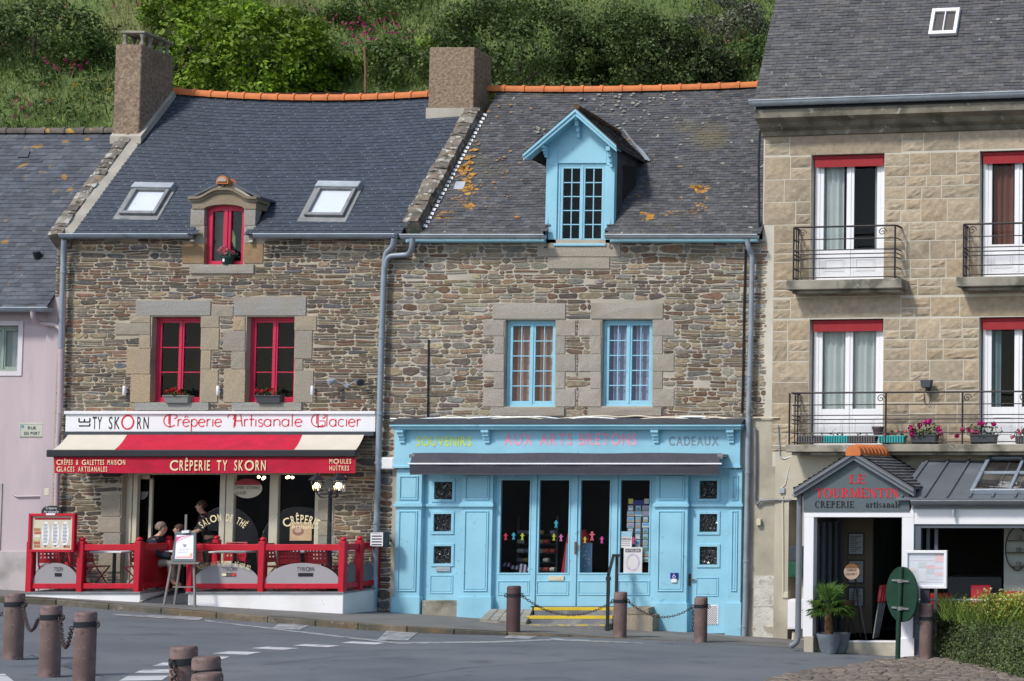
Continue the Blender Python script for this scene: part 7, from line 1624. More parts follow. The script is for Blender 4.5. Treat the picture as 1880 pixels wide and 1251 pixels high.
# goods inside: hanging apron, blue spotted cloth, striped cloth, shelf of bowls
for lab, poly, cl, wz in (('red cloth hanging inside the shop door', ((1042, 980), (1075, 972), (1085, 1000), (1075, 1052), (1030, 1052), (1038, 1000)), (.55, .02, .03), -.3), ('blue white spotted cloth hanging behind the door handle', ((1040, 998), (1087, 997), (1086, 1054), (1036, 1054)), (.22, .38, .56), -.22)):
    pts = [WF.p(x, y, wz) for x, y in poly]; m = MB(); m.col = cl; m.prism(pts, wz-.03, wz); o = tag(m.build('hanging_cloth', M['plain'], None), lab, 'cloth')
    if 'spotted' in lab:
        for k in range(34):
            x, y = R.uniform(1043, 1083), R.uniform(1002, 1050); c = WF.p(x, y, wz); m = MB(); m.col = (.75, .75, .75); m.box(c[0]-.02*R.uniform(.5, 1.3), c[0]+.02, c[1]-.011, c[1]+.011, wz-.001, wz+.003); m.build('spot', M['plain'], o)
m = MB(); c0 = WF.p(921, 1035, -.35); c1 = WF.p(972, 1046, -.35)
for k in range(14):
    a = c0[0]+(c1[0]-c0[0])*k/14; b = c0[0]+(c1[0]-c0[0])*(k+1)/14; v_ = c0[1]-.05*(k/14)+.03*math.sin(k*.8); m.quad([(a, v_-.07-(.12 if 8 < k < 13 else 0), -.33), (b, v_-.07-(.12 if 8 < k < 13 else 0), -.33), (b, v_+.0, -.38), (a, v_+.0, -.38)], (.5, .5, .55) if k % 2 else (.05, .05, .12))
tag(m.build('striped_cloth', M['plain'], None, recalc=False), 'navy and white striped cloth lying low in the shop window', 'cloth')
rk = thing('goods_rack', 'dim rack of rolled souvenirs behind the shop door with the letterbox', 'rack', WF.pt(WF.p(985, 1050)[0], zt0, -.9))
q = WF.r(950, 975, 1022, 1050, -.9)
for s_ in (q[0], q[1]): m = MB(); m.box(s_-.02, s_+.02, zt0, q[3]+.3, -.95, -.9); m.build('upright', M['anth'], rk)
for j in range(5):
    v_ = q[2]+(q[3]-q[2])*j/4.4; m = MB(); m.box(q[0], q[1], v_-.01, v_, -1.05, -.85); m.build('shelf', M['anth'], rk)
    for i in range(6):
        if rr.random() < .25: continue
        m = MB(); m.col = rr.choice([(.6, .3, .1), (.8, .75, .6), (.6, .12, .1), (.6, .5, .3), (.3, .3, .38), (.8, .5, .15)]); u_ = q[0]+(q[1]-q[0])*(i+.5)/6; m.tube([WF.pt(u_-.05, v_+.05, -.9), WF.pt(u_+.06, v_+.05, -.86)], .042, 8); m.build('roll', M['plain'], rk)
# ================================================================== PORCH FURNITURE
# menu stand, green disc, palm, open lamp, folded parasol and chairs
q = FT.r(1661, 1011, 1738, 1081, .5); ms = thing('menu_stand', 'white framed menu stand with red and grey menu in front of the veranda', 'menu stand', FT.pt((q[0]+q[1])/2, G(8.3, -3), .5))
m = MB(FT); k = .05
for z in ((q[0], q[1], q[3]-k, q[3]), (q[0], q[1], q[2], q[2]+k), (q[0], q[0]+k, q[2]+k, q[3]-k), (q[1]-k, q[1], q[2]+k, q[3]-k)): m.box(*z, .42, .5)
m.build('frame', M['white'], ms, bevel=.006)
m = MB(FT); m.box(q[0]+k, q[1]-k, q[2]+k, q[3]-k, .42, .46); sh = m.build('menu_sheet', mat('white_menu', (.62, .66, .72), .3, .02), ms)
a, b, c, d = q[0]+k, q[1]-k, q[2]+k, q[3]-k
for x0, y0, x1, y1, cl in ((.75, .72, .97, .98, (.72, .35, .38)), (.28, .55, .5, .74, (.4, .46, .5)), (.5, .52, .74, .64, (.74, .34, .36)), (.74, .52, .97, .6, (.72, .42, .44)), (.5, .37, .72, .52, (.45, .5, .54)), (.74, .3, .97, .42, (.72, .4, .42)), (.02, .42, .22, .56, (.68, .56, .54)), (.03, .78, .72, .8, (.7, .45, .48)), (.03, .88, .7, .92, (.55, .6, .68)), (.5, .2, .97, .22, (.7, .5, .52)), (.03, .1, .97, .12, (.6, .55, .58)), (.3, .14, .5, .5, (.66, .7, .75))):
    m = MB(FT); m.box(a+(b-a)*x0, a+(b-a)*x1, c+(d-c)*y0, c+(d-c)*y1, .459, .463, tuple(.55*q_+.45*.68 for q_ in cl)); m.build('print', M['plain'], sh)
m = MB(FT); um = (q[0]+q[1])/2; m.box(um-.1, um+.06, G(8.3, -3)-.3, q[2], .42, .47); m.build('leg', M['anth'], ms)
gpos = at_depth(1648, 1207, -3.45); gpos.z = G(gpos.x, gpos.y)+.02; gs = thing('traffic_sign', 'dark green back of a round traffic sign clamped on a green pole', 'traffic sign', gpos)
M['sign_green'] = mat('sign_green', (.008, .026, .017), .5, .15, 4); M['pole_green'] = mat('pole_green', (.012, .045, .026), .5, .15, 4)
ptop = at_depth(1655, 1043, gpos.y); m = MB(); m.tube([gpos-Vector((0, 0, .2)), gpos+Vector((.01, 0, .6)), Vector((ptop.x, gpos.y, ptop.z))], .045, 12); m.build('pole', M['pole_green'], gs)
dc = at_depth(1650, 1092, gpos.y); ang = math.radians(46); ax = Vector((-math.sin(ang)*.98, -math.cos(ang), 0)); dc = dc-ax*.085
dn = ax; m = MB(); m.lathe([(.46, .0), (.475, .006), (.475, .02), (.46, .026)], dc+dn*.0, 40, axis=dn); m.build('disc', M['sign_green'], gs)
m = MB(); x_ = Vector((0, 0, 1)).cross(dn).normalized()
m.lathe([(.472, -.004), (.485, -.01), (.485, .03), (.47, .03)], dc, 40, axis=dn); m.build('rim', M['pole_green'], gs)
for dz in (.24, -.24):
    m = MB(); p = dc+Vector((0, 0, dz))+dn*.045; m.bar(p-x_*.26, p+x_*.26, .035, .03); m.build('bracket', M['lead'], gs)
    m = MB(); m.tube([Vector((gpos.x+(ptop.x-gpos.x)*.8, gpos.y, dc.z+dz-.03)), Vector((gpos.x+(ptop.x-gpos.x)*.8, gpos.y, dc.z+dz+.03))], .058, 10); m.build('clamp', M['lead'], gs)
for kx in (-.1, 0, .1): m = MB(); p = dc+dn*.03+x_*kx; m.bar(p-Vector((0, 0, .22)), p+Vector((0, 0, .22)), .02, .015); m.build('stiffener', M['sign_green'], gs)
# potted palm
pz = G(7.0, -2.6); pp_ = ground_hit(1523, 1194)
M['pot'] = mat('grey_pot', (.15, .175, .205), .55, .25, 5, .1, 20, dirt=(.25, .27, .29), dscale=4)
def pot_at(px, py, r, h, label, mm='pot', y=None):
    p = ground_hit(px, py) if y is None else Vector((at_depth(px, py, y).x, y, G(at_depth(px, py, y).x, y))); t = thing('plant_pot', label, 'plant pot', tuple(p))
    m = MB(); m.lathe([(r*.62, 0), (r*.8, h*.3), (r*.95, h*.75), (r*1.04, h*.93), (r*1.04, h), (r*.93, h), (r*.9, h*.85), (.01, h*.84)], p, 24); m.build('pot', M[mm], t); m = MB(); m.lathe([(r*.89, h*.8), (r*.89, h*.86)], p, 20); m.build('soil', M['dark_room'], t); return t, p
PPs = pot_at(1522, 1190, .21, .36, 'round grey pot holding the palm by the white porch post', y=-2.8); pp_ = PPs[1]
pot_at(1541, 1186, .19, .35, 'second grey pot half hidden behind the palm pot', y=-2.45)
pm = thing('palm', 'small fan palm with spiky green fronds growing in the grey pot', 'palm', (pp_.x, pp_.y, pp_.z+.3))
ptp = at_depth(1521, 1118, pp_.y); m = MB(); m.tube([Vector((pp_.x, pp_.y, pp_.z+.28)), Vector((pp_.x-.01, pp_.y, (pp_.z+.28+ptp.z)/2)), ptp], [.085, .07, .055], 10); m.build('trunk', mat('palm_trunk', (.14, .075, .035), .9, .5, 18, 1, 30), pm)
rr = random.Random(9)
for k in range(36):
    az = rr.uniform(0, 2*PI); el_ = rr.uniform(-.2, 1.45); L = rr.uniform(.16, .32); d = Vector((math.cos(az)*math.cos(el_), math.sin(az)*math.cos(el_), math.sin(el_))); c = ptp+d*L; m = MB(); m.tube([ptp-Vector((0, 0, .05)), c], .008, 5, (.07, .12, .03))
    s_ = d.cross(Vector((0, 0, 1))).normalized() if abs(d.z) < .98 else Vector((1, 0, 0)); u_ = s_.cross(d)
    for j in range(17):
        t = (j-8)/8*1.25; dd = (d*math.cos(t)+s_*math.sin(t)); l_ = rr.uniform(.2, .34)*(1-.25*abs(t)/1.25); f = rr.uniform(.6, 1.3); col = (.13*f, .25*f, .05*f); wd = u_.cross(dd).normalized()*.0075; mid = c+dd*l_*.6+u_*rr.uniform(-.01, .02); tip = c+dd*l_+Vector((0, 0, -.09*rr.random()-.02))
        i_ = m.wpts([c-wd*.4, c+wd*.4, mid+wd, tip, mid-wd]); m.face(i_, col)
    m.build('frond', M['leaf'], pm, recalc=False)
# round open lamp on tripod
lp_ = FT.pt(FT.p(1571, 1170, -.9)[0], fl_, -.9); ol = thing('tripod_sign', 'round wooden lamp sign reading OPEN OUVERT on a black tripod in the porch', 'lit sign', tuple(lp_))
hz = FT.p(1571, 1048, -.9); hc = FT.pt(hz[0], hz[1], -.9); FO = Frame((0, hc.y, 0), math.radians(2)); u0 = FO.loc(hc)[0]; v0 = hc.z
m = MB(FO); m.prism(arc(u0, v0, .145, .145, 0, 360, 28)[:-1], -.03, .03); hd = m.build('disc', mat('bleached_wood', (.46, .33, .25), .6, .1, 4), ol)
m = MB(FO); m.prism(arc(u0, v0, .147, .147, 25, 155, 14), -.032, .034); m.build('wood_band', mat('band_wood', (.2, .09, .03), .6, .15, 5), hd)
text(FO, 'OPEN!', u0-.09, u0+.09, v0+.01, .042, .034, 'lettering', M['text_black'], hd); text(FO, 'OUVERT', u0-.1, u0+.1, v0-.065, .042, .034, 'lettering', M['text_black'], hd)
m = MB(); m.ball(hc+Vector((0, -.06, -.02)), .022, 8, 6); m.build('bulb', M['lamp'], hd)
for ax_, ay_ in ((-.16, .05), (.22, -.1), (.05, .2)): m = MB(); m.bar(hc+Vector((0, 0, -.14)), lp_+Vector((ax_, ay_, 0)), .022, .022); m.build('leg', M['black'], ol)
tp = FT.pt(FT.p(1553, 1170, -1.2)[0], fl_, -1.2); ot = thing('side_table', 'small round side table with a wooden tub behind the palm', 'side table', tuple(tp)); m = MB(); m.lathe([(.2, .46), (.2, .485)], tp, 20); m.build('table_top', mat('table_wood', (.25, .17, .09), .6), ot)
for k in range(3): m = MB(); t = 2*PI*k/3; m.bar(tp+Vector((.06*math.cos(t), .06*math.sin(t), .46)), tp+Vector((.19*math.cos(t), .19*math.sin(t), 0)), .014, .014); m.build('leg', M['black'], ot)
m = MB(); m.lathe([(.1, 0), (.125, .12), (.13, .2), (.115, .2), (.11, .17)], tp+Vector((0.03, 0, .486)), 14); tag(m.build('wooden_tub', mat('tub_wood', (.16, .09, .045), .7, .25, 9), None), 'brown wooden tub on the side table in the porch', 'tub')
tub = bpy.data.objects['wooden_tub']
for k in range(5):
    p0 = FT.pt(FT.p(1603+k*6, 1168, -1.0)[0], fl_, -1.0-.05*k); p1 = FT.pt(FT.p(1617+k*2.5, 1080, -1.2)[0], FT.p(1617, 1075, -1.2)[1], -1.25-.04*k)
    t = thing('folded_chair', ('folded red chair leaning in the porch doorway, nearest the menus', 'second folded red chair from the framed menus in the doorway', 'third folded red chair from the framed menus in the doorway', 'fourth folded red chair from the menus, in the doorway', 'folded red chair in the doorway nearest the green sign')[k], 'folded chair', tuple(p0), group='folded chairs leaning in the porch'); m = MB(); m.bar(p0+Vector((-.05*k, 0, 0)), p1, .02, .025); m.build('leg', M['lead'], t)
    m = MB(); m.bar(p1-(p1-p0)*.32, p1, .07, .05); m.build('backrest', M['red_dark'], t, bevel=.01)
# red chairs and bits inside the veranda
for px, py, lab in ((1797, 1090, 'red chair top seen over the yellow flowering shrub in the veranda'), (1857, 1102, 'red chair top against the pale green wall in the veranda'), (1722, 1105, 'red chair below the menu stand inside the veranda')):
    p = FT.pt(FT.p(px, py, -.7)[0], fl_, -.7); h_ = FT.p(px, py-14, -.7)[1]-fl_; t = thing('veranda_chair', lab, 'chair', tuple(p), group='red chairs in the veranda'); m = MB(); m.wprism([p+Vector((-.17, .16, h_-.36)), p+Vector((.17, .16, h_-.36)), p+Vector((.19, .24, h_)), p+Vector((-.19, .24, h_))], (0, .03, .0)); m.build('backrest', M['red_metal'], t, bevel=.02); m = MB(); m.wprism([p+Vector((-.19, -.2, .44)), p+Vector((.19, -.2, .44)), p+Vector((.18, .18, .44)), p+Vector((-.18, .18, .44))], (0, 0, .03)); m.build('seat', M['red_metal'], t, bevel=.008)
    for sx in (-1, 1):
        for sy in (-1, 1): m = MB(); m.bar(p+Vector((sx*.16, sy*.16, .44)), p+Vector((sx*.19, sy*.19, 0)), .02, .02); m.build('leg', M['black'], t)
sh_ = FT.p(1868, 1008, -.95); ws = thing('wall_shelf', 'black oval wire shelf with small plants on the pale veranda wall', 'wall shelf', FT.pt(sh_[0], sh_[1], -.95))
m = MB(FT); m.ftube([(sh_[0]+.22*math.cos(t)*(1 if math.sin(t) > -.8 else .8), sh_[1]+.4*math.sin(t), -.93) for t in [2*PI*k/24 for k in range(25)]], .012, 6); m.build('wire_frame', M['black'], ws)
for k in (-.32, -.06, .16):
    m = MB(FT); hw_ = .22*math.sqrt(max(.1, 1-(k/.4)**2)); m.box(sh_[0]-hw_, sh_[0]+hw_, sh_[1]+k-.012, sh_[1]+k, -.98, -.86); m.build('shelf', mat('shelf_wood', (.1, .07, .05), .6), ws)
    m = MB(FT); m.lathe([(.03, 0), (.045, .08), (.03, .085)], FT.pt(sh_[0]+.02, sh_[1]+k, -.92), 8); m.build('jar', M['concrete'], ws)
# ================================================================== FLOWERS
def leaves(mb, c, rx, ry, rz, n, size, cols, rr, up=.4, shell=.55):
    for _ in range(n):
        while True:
            v = Vector((rr.uniform(-1, 1), rr.uniform(-1, 1), rr.uniform(-1, 1)))
            if shell < v.length < 1: break
        p = Vector(c)+Vector((v.x*rx, v.y*ry, v.z*rz)); nrm = (v.normalized()+Vector((rr.uniform(-.7, .7), rr.uniform(-.7, .7), rr.uniform(-.4, .9)))).normalized(); a = nrm.orthogonal().normalized(); b = nrm.cross(a); t = rr.uniform(0, 2*PI); x = a*math.cos(t)+b*math.sin(t); y = nrm.cross(x); s = size*rr.uniform(.6, 1.3); f = rr.uniform(.7, 1.3); cl = rr.choice(cols); cl = tuple(q*f for q in cl)
        i_ = mb.wpts([p-x*s*.5, p-y*s*.32+nrm*s*.05, p+x*s*.5, p+y*s*.32+nrm*s*.05]); mb.face(i_, cl)
def blossoms(mb, cs, r, n, cols, rr):
    for c in cs:
        for _ in range(n):
            v = Vector((rr.gauss(0, 1), rr.gauss(0, 1), rr.gauss(0, 1))).normalized(); p = Vector(c)+v*r*rr.uniform(.5, 1); a = v.orthogonal().normalized(); b = v.cross(a); s = r*rr.uniform(.35, .6); f = rr.uniform(.75, 1.2); cl = tuple(q*f for q in rr.choice(cols)); i_ = mb.wpts([p+(a*math.cos(t)+b*math.sin(t))*s*(.75+.25*math.cos(5*t)) for t in [2*PI*k/7 for k in range(7)]]); mb.face(i_, cl)
GREEN = [(.05, .1, .025), (.035, .075, .02), (.075, .13, .035)]; rr = random.Random(20)
def planter(F, px0, px1, py0, py1, w, d, mm, label, fl=None, leafn=0, spread=.1, rise=.16, ribs=False, group='flower boxes on the balcony and sills', fcol=None, lc=GREEN, clusters=None, nb=26, br=.042):
    q = F.r(px0, py0, px1, py1, w); c = F.pt((q[0]+q[1])/2, q[2], w-d/2); t = thing('flower_box', label, 'flower box', tuple(c), group=group); m = MB(F); a, b, v0, v1 = q; k = .02
    i0 = m.pts([(a+k, v0, w-d+k), (b-k, v0, w-d+k), (b-k, v0, w-k), (a+k, v0, w-k)]); i1 = m.pts([(a, v1, w-d), (b, v1, w-d), (b, v1, w), (a, v1, w)]); m.face(i0); m.face(i1)
    for j in range(4): m.face([i0[j], i0[(j+1) % 4], i1[(j+1) % 4], i1[j]])
    m.build('box', mm, t, bevel=.006)
    m = MB(F); m.box(a-.012, b+.012, v1-.025, v1, w-d-.01, w+.012); m.build('rim', mm, t, bevel=.004)
    if ribs:
        n = int((b-a)/.05)
        m = MB(F)
        for j in range(n): x = a+(b-a)*(j+.5)/n; m.box(x-.014, x+.014, v0+.01, v1-.02, w-.01, w+.012)
        m.build('rib', mm, t)
    if leafn:
        m = MB(); leaves(m, F.pt((a+b)/2, v1+rise*.4, w-d/2), (b-a)/2+spread, d/2+.06, rise, leafn, .065, lc, rr, shell=.2); m.build('foliage', M['leaf'], t, recalc=False)
    if fcol:
        m = MB(); cs = [F.pt(*F.p(x, y, w-.04+rr.uniform(-.05, .05)), w-.04+rr.uniform(-.05, .06)) for x, y in clusters]; blossoms(m, cs, br, nb, fcol, rr); m.build('blossom', M['flower'], t, recalc=False)
    return t
MAG = [(.62, .01, .22), (.7, .02, .3), (.5, .005, .16)]; PKS = [(.7, .2, .28), (.75, .3, .36), (.66, .12, .2)]; REDS = [(.55, .01, .02), (.62, .02, .03), (.45, .005, .015)]
M['grey_box'] = mat('grey_planter', (.1, .095, .095), .6); M['teal_box'] = mat('teal_planter', (.03, .3, .3), .55); M['dark_box'] = mat('dark_planter', (.055, .06, .07), .6); M['stone_box'] = mat('pale_planter', (.2, .22, .2), .6); M['mauve_box'] = mat('mauve_pot', (.14, .1, .105), .6)
bw = .42
planter(F3, 1465, 1511, 800, 814, bw, .2, M['grey_box'], 'ribbed grey flower box at the corner of the long balcony', ribs=True, leafn=10, spread=0, rise=.05, fcol=PKS, clusters=[(1468, 794)], nb=10, br=.03)
planter(F3, 1511, 1557, 800, 814, bw, .2, M['teal_box'], 'ribbed teal flower box between two grey boxes on the long balcony', ribs=True, leafn=14, spread=0, rise=.06, fcol=[(.7, .6, .6)], clusters=[(1528, 792), (1533, 788)], nb=6, br=.03)
planter(F3, 1557, 1607, 800, 814, bw, .2, M['grey_box'], 'ribbed grey flower box next to the mauve pot on the long balcony', ribs=True, leafn=8, spread=0, rise=.04)
planter(F3, 1612, 1660, 800, 814, bw, .2, M['teal_box'], 'ribbed teal flower box with pink blossoms on the long balcony', ribs=True, leafn=50, spread=.03, rise=.09, fcol=PKS, clusters=[(1633, 797), (1647, 793), (1662, 793), (1624, 799), (1636, 803)], nb=18)
planter(F3, 1671, 1718, 798, 815, bw, .24, M['dark_box'], 'dark box of magenta geraniums nearest the pink flowered teal box', leafn=170, spread=.1, rise=.2, fcol=MAG, clusters=[(1675, 790), (1675, 797), (1688, 781), (1699, 776), (1708, 775), (1722, 788), (1727, 796), (1672, 786)], nb=30, br=.06)
planter(F3, 1780, 1827, 798, 815, bw, .24, M['dark_box'], 'dark box of magenta geraniums below the open window of the balcony', leafn=170, spread=.1, rise=.2, fcol=MAG, clusters=[(1768, 789), (1778, 790), (1793, 795), (1798, 777), (1806, 778), (1826, 779), (1758, 801), (1786, 795)], nb=28, br=.055)
planter(F3, 1863, 1910, 800, 815, bw, .22, M['grey_box'], 'ribbed grey box of coral pink flowers at the picture edge of the balcony', ribs=True, leafn=80, spread=.06, rise=.14, fcol=PKS+MAG[:1], clusters=[(1868, 792), (1878, 793), (1858, 803), (1872, 797), (1884, 790)], nb=24, br=.05)
q = F3.r(1601, 784, 1623, 799, .2); c = F3.pt((q[0]+q[1])/2, q[2], .2); m = MB(); m.lathe([(.08, 0), (.115, .13), (.125, .13), (.125, .165), (.11, .165)], c, 16); o = tag(m.build('flower_pot', M['mauve_box'], None), 'empty mauve flower pot standing behind the boxes on the long balcony', 'flower pot')
sw = .14
planter(WF, 299, 345, 726, 740, sw, .17, M['stone_box'], 'pale grey window box of red geraniums on the first red window', leafn=70, spread=.0, rise=.12, fcol=REDS, clusters=[(310, 719), (318, 716), (325, 716), (333, 720), (316, 722)], nb=26, br=.045)
planter(WF, 468, 514, 726, 740, sw, .17, M['dark_box'], 'dark grey window box of red geraniums on the red window nearer the downpipe', leafn=60, spread=.0, rise=.11, fcol=REDS, clusters=[(476, 718), (483, 719), (490, 716), (500, 717)], nb=22, br=.045)
t = thing('flower_pot', 'dark green pot of pink geranium in the arched dormer window', 'flower pot', WF.pt(*WF.p(413, 486, .06), .02)); c = WF.pt(*WF.p(413, 485, .06), -.02); m = MB(); m.lathe([(.09, 0), (.12, .12), (.13, .12), (.13, .15)], c, 14); m.build('pot', mat('pot_green', (.012, .05, .035), .5), t)
m = MB(); leaves(m, c+Vector((0.02, 0, .2)), .17, .12, .1, 90, .075, [(.05, .13, .1), (.035, .09, .06), (.08, .17, .13)], rr, shell=.2); m.build('foliage', M['leaf'], t, recalc=False)
m = MB(); blossoms(m, [c+Vector((x, -.05, z)) for x, z in ((-.1, .32), (-.04, .34), (-.13, .27), (.12, .24), (.02, .29))], .05, 22, PKS, rr); m.build('blossom', M['flower'], t, recalc=False)
m = MB(); m.wprism([c+Vector((-.02, -.125, .04)), c+Vector((.02, -.125, .04)), c+Vector((.02, -.128, .1)), c+Vector((-.02, -.128, .1))], (0, -.004, 0)); m.build('price_label', M['white'], t)
# ================================================================== HILLSIDE
def hill(x, y):
    z = 7.2+(y-9)*1.12 if y > 9 else 7.2-(9-y)*2.4
    return z+1.3*mnoise.noise(Vector((x*.11, y*.13, 3)))+.5*mnoise.noise(Vector((x*.4, y*.4, 7)))*(1 if y > 9 else .2)
hm = MB(); xs = lin(-70, 45, 115); ys = [6.2, 7, 8, 9]+lin(10, 30, 50)+lin(31, 60, 15)
ids = [hm.wpts([(x, y, hill(x, y)) for x in xs]) for y in ys]; hm.smooth = True
for j in range(len(ys)-1):
    for i in range(len(xs)-1): hm.face([ids[j][i], ids[j][i+1], ids[j+1][i+1], ids[j+1][i]])
struct(hm.build('hill', mat('hill_soil', (.11, .155, .045), .95, .35, .5, .8, 6, dirt=[(.16, .175, .06, .35, .5, .7), (.07, .11, .03, .8, .48, .7)]), recalc=False))
def hill_at(px, py):
    d = ray(px, py); t = 36.0
    for _ in range(400):
        p = CAM+d*t
        if p.z < hill(p.x, p.y): return p
        t += .06
    return CAM+d*50
# grass: blades over the part of the slope that shows
rr = random.Random(31); gm = MB(); PALG = [(.18, .25, .06), (.23, .27, .075), (.14, .21, .05), (.29, .29, .11), (.33, .3, .15), (.10, .17, .04)]
def blade(mb, p, h, w_, lean, col):
    a = rr.uniform(0, 2*PI); s = Vector((math.cos(a), math.sin(a)*.4, 0))*w_; l = Vector((rr.uniform(-1, 1), rr.uniform(-1, .3), 0))*lean*h
    i_ = mb.wpts([p-s, p+s, p+s*.6+l*.45+Vector((0, 0, h*.6)), p+l+Vector((0, 0, h)), p-s*.6+l*.45+Vector((0, 0, h*.6))]); mb.face(i_, col)
n = 0
while n < 46000:
    x, y = rr.uniform(-27, 4), rr.uniform(12.5, 24); den = mnoise.noise(Vector((x*.35, y*.35, 1)))
    if rr.random() > .62+.6*den: continue
    tone = mnoise.noise(Vector((x*.22, y*.3, 9))); k = PALG[3] if tone > .25 and rr.random() < .6 else (PALG[4] if tone > .4 and rr.random() < .7 else rr.choice(PALG[:3]+[PALG[5]])); f = rr.uniform(.7, 1.25)
    blade(gm, Vector((x, y, hill(x, y)-.05)), rr.uniform(.2, .55)*(1.4 if tone > .3 else 1), rr.uniform(.012, .028), .5, tuple(c*f for c in k)); n += 1
o = gm.build('hill_grass', M['leaf'], recalc=False); tag(o, 'long wild grass covering the steep hillside behind the roofs', 'grass', kind='stuff')
# low leafy undergrowth
ug = MB(); n = 0
while n < 1500:
    x, y = rr.uniform(-27, 4), rr.uniform(12.5, 24); d_ = mnoise.noise(Vector((x*.3+5, y*.3, 4)))
    if d_ < -.22 and rr.random() < .85: continue
    r_ = rr.uniform(.18, .5); f = rr.uniform(.7, 1.15); leaves(ug, (x, y, hill(x, y)+r_*.3), r_, r_, r_*.8, 26, .13, [(.095*f, .16*f, .036*f), (.13*f, .205*f, .05*f), (.07*f, .12*f, .03*f)], rr, shell=.5); n += 1
o = ug.build('undergrowth', M['leaf'], recalc=False); tag(o, 'low dark leafy undergrowth among the hillside grass', 'undergrowth', kind='stuff')
wf_ = MB()
for px, py, n, cols in ((150, 140, 16, PKS), (50, 220, 14, PKS), (130, 150, 14, MAG), (20, 100, 10, PKS), (690, 90, 26, MAG), (700, 80, 14, MAG), (675, 120, 10, PKS), (650, 100, 8, PKS), (1365, 115, 12, PKS), (420, 5, 12, MAG), (590, 10, 12, MAG), (1375, 20, 6, PKS), (620, 70, 10, PKS), (110, 60, 10, PKS), (735, 60, 8, MAG), (1370, 8, 8, [(.6, .6, .5)]), (300, 30, 10, PKS), (140, 185, 10, [(.6, .45, .05)])):
    for _ in range(n):
        p = hill_at(px+rr.gauss(0, 26), py+rr.gauss(0, 14)); blossoms(wf_, [p+Vector((0, -.25, rr.uniform(.3, .6)))], .07, 5, [tuple(q*.75 for q in c) for c in cols], rr)
o = wf_.build('wildflowers', M['flower'], recalc=False); tag(o, 'pink and magenta wildflowers scattered over the hillside', 'wildflowers', kind='stuff')
def shrub(name, label, cat, px, py, w_, h_, dp, nclump, nleaf, size, cols, seed, group='shrubs on the hillside', cr=(.35, .6), sink=.15, pos=None, trunk=True):
    """px, py = foot of the shrub in the photograph; w_, h_ = size in metres; clumps of leaves on a lumpy crown"""
    rr = random.Random(seed); p = pos or hill_at(px, py); t = thing(name, label, cat, tuple(p), group=group); c = p+Vector((0, 0, h_*.42-sink)); m = MB(); nclump = int(nclump*1.35)
    for k in range(nclump):
        u = rr.uniform(-.95, 1); a = rr.uniform(0, 2*PI); s = math.sqrt(max(0, 1-u*u)); L = rr.uniform(.72, 1.0)
        q = c+Vector((math.cos(a)*s*w_/2*L, math.sin(a)*s*dp/2*L, u*h_/2*L)); r_ = rr.uniform(*cr); f = rr.uniform(.75, 1.25); cl = [tuple(z*f for z in x) for x in cols]
        leaves(m, q, r_, r_, r_*.75, nleaf, size, cl, rr, shell=.55)
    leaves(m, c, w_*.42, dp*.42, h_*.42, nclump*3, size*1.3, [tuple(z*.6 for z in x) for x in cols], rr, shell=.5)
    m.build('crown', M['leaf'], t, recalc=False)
    if trunk:
        m = MB(); m.tube([p-Vector((0, 0, .2)), p+Vector((.05, 0, h_*.3)), c], [.05, .04, .02], 6)
        for k in range(6): a = rr.uniform(0, 2*PI); m.tube([p+Vector((0, 0, h_*.2)), c+Vector((math.cos(a)*w_*.2, math.sin(a)*dp*.2, 0)), c+Vector((math.cos(a)*w_*.36, math.sin(a)*dp*.36, h_*.2))], [.022, .015, .008], 4)
        m.build('trunk', mat('bark', (.06, .045, .03), .9, .3, 8), t)
    return t
BRT = [(.15, .245, .014), (.19, .3, .02), (.105, .185, .014)]; DRK = [(.075, .115, .028), (.1, .14, .035), (.057, .09, .024)]; MID = [(.10, .165, .035), (.13, .2, .045), (.08, .13, .03)]; GRY = [(.17, .19, .12), (.13, .15, .09), (.2, .2, .14)]; OLV = [(.075, .085, .025), (.1, .105, .03), (.055, .065, .02)]
shrub('bushy_tree', 'large bright green bushy tree behind the red windowed house', 'tree', 455, 200, 5.0, 3.6, 3.2, 85, 120, .15, BRT, 1, cr=(.3, .62), sink=.0, group='trees on the hillside')
shrub('bushy_tree', 'smaller bright green tree lobe at the top of the hillside by the chimney cap', 'tree', 350, 60, 3.0, 1.9, 2.2, 36, 110, .15, BRT, 2, cr=(.28, .5), group='trees on the hillside')
shrub('bushy_tree', 'bright green tree lobe lowest beside the orange ridge and tall bush', 'tree', 560, 175, 2.6, 2.2, 2.2, 32, 110, .15, BRT, 21, cr=(.28, .5), group='trees on the hillside')
shrub('evergreen_shrub', 'broad dark evergreen shrub right behind the second chimney', 'shrub', 950, 205, 5.4, 3.9, 3.2, 90, 130, .12, DRK, 3, cr=(.32, .62), sink=.1)
shrub('evergreen_shrub', 'dark evergreen shrub above the orange ridge in the middle of the blue dormer roof', 'shrub', 1160, 195, 4.6, 3.3, 3, 70, 130, .12, DRK, 4, cr=(.32, .58), sink=.1)
shrub('evergreen_shrub', 'dark olive shrub near the tall slate roof end', 'shrub', 1255, 190, 3.2, 2.6, 2.4, 40, 120, .12, [(.045, .06, .02), (.06, .078, .026), (.035, .048, .016)], 5, cr=(.28, .5))
shrub('leafy_shrub', 'fresh green shrub peeping over the second chimney', 'shrub', 818, 110, 1.5, 1.7, 1.2, 16, 70, .13, BRT, 6, cr=(.22, .38))
shrub('leafy_shrub', 'dark green bramble mound at the upper corner above the lilac house', 'shrub', 60, 110, 4.2, 2.2, 2.2, 45, 90, .12, DRK+MID[:1], 7, cr=(.28, .5))
shrub('leafy_shrub', 'dark green bramble bank next to the capped chimney', 'shrub', 170, 120, 2.4, 1.2, 1.8, 22, 90, .12, MID, 8, cr=(.25, .45))
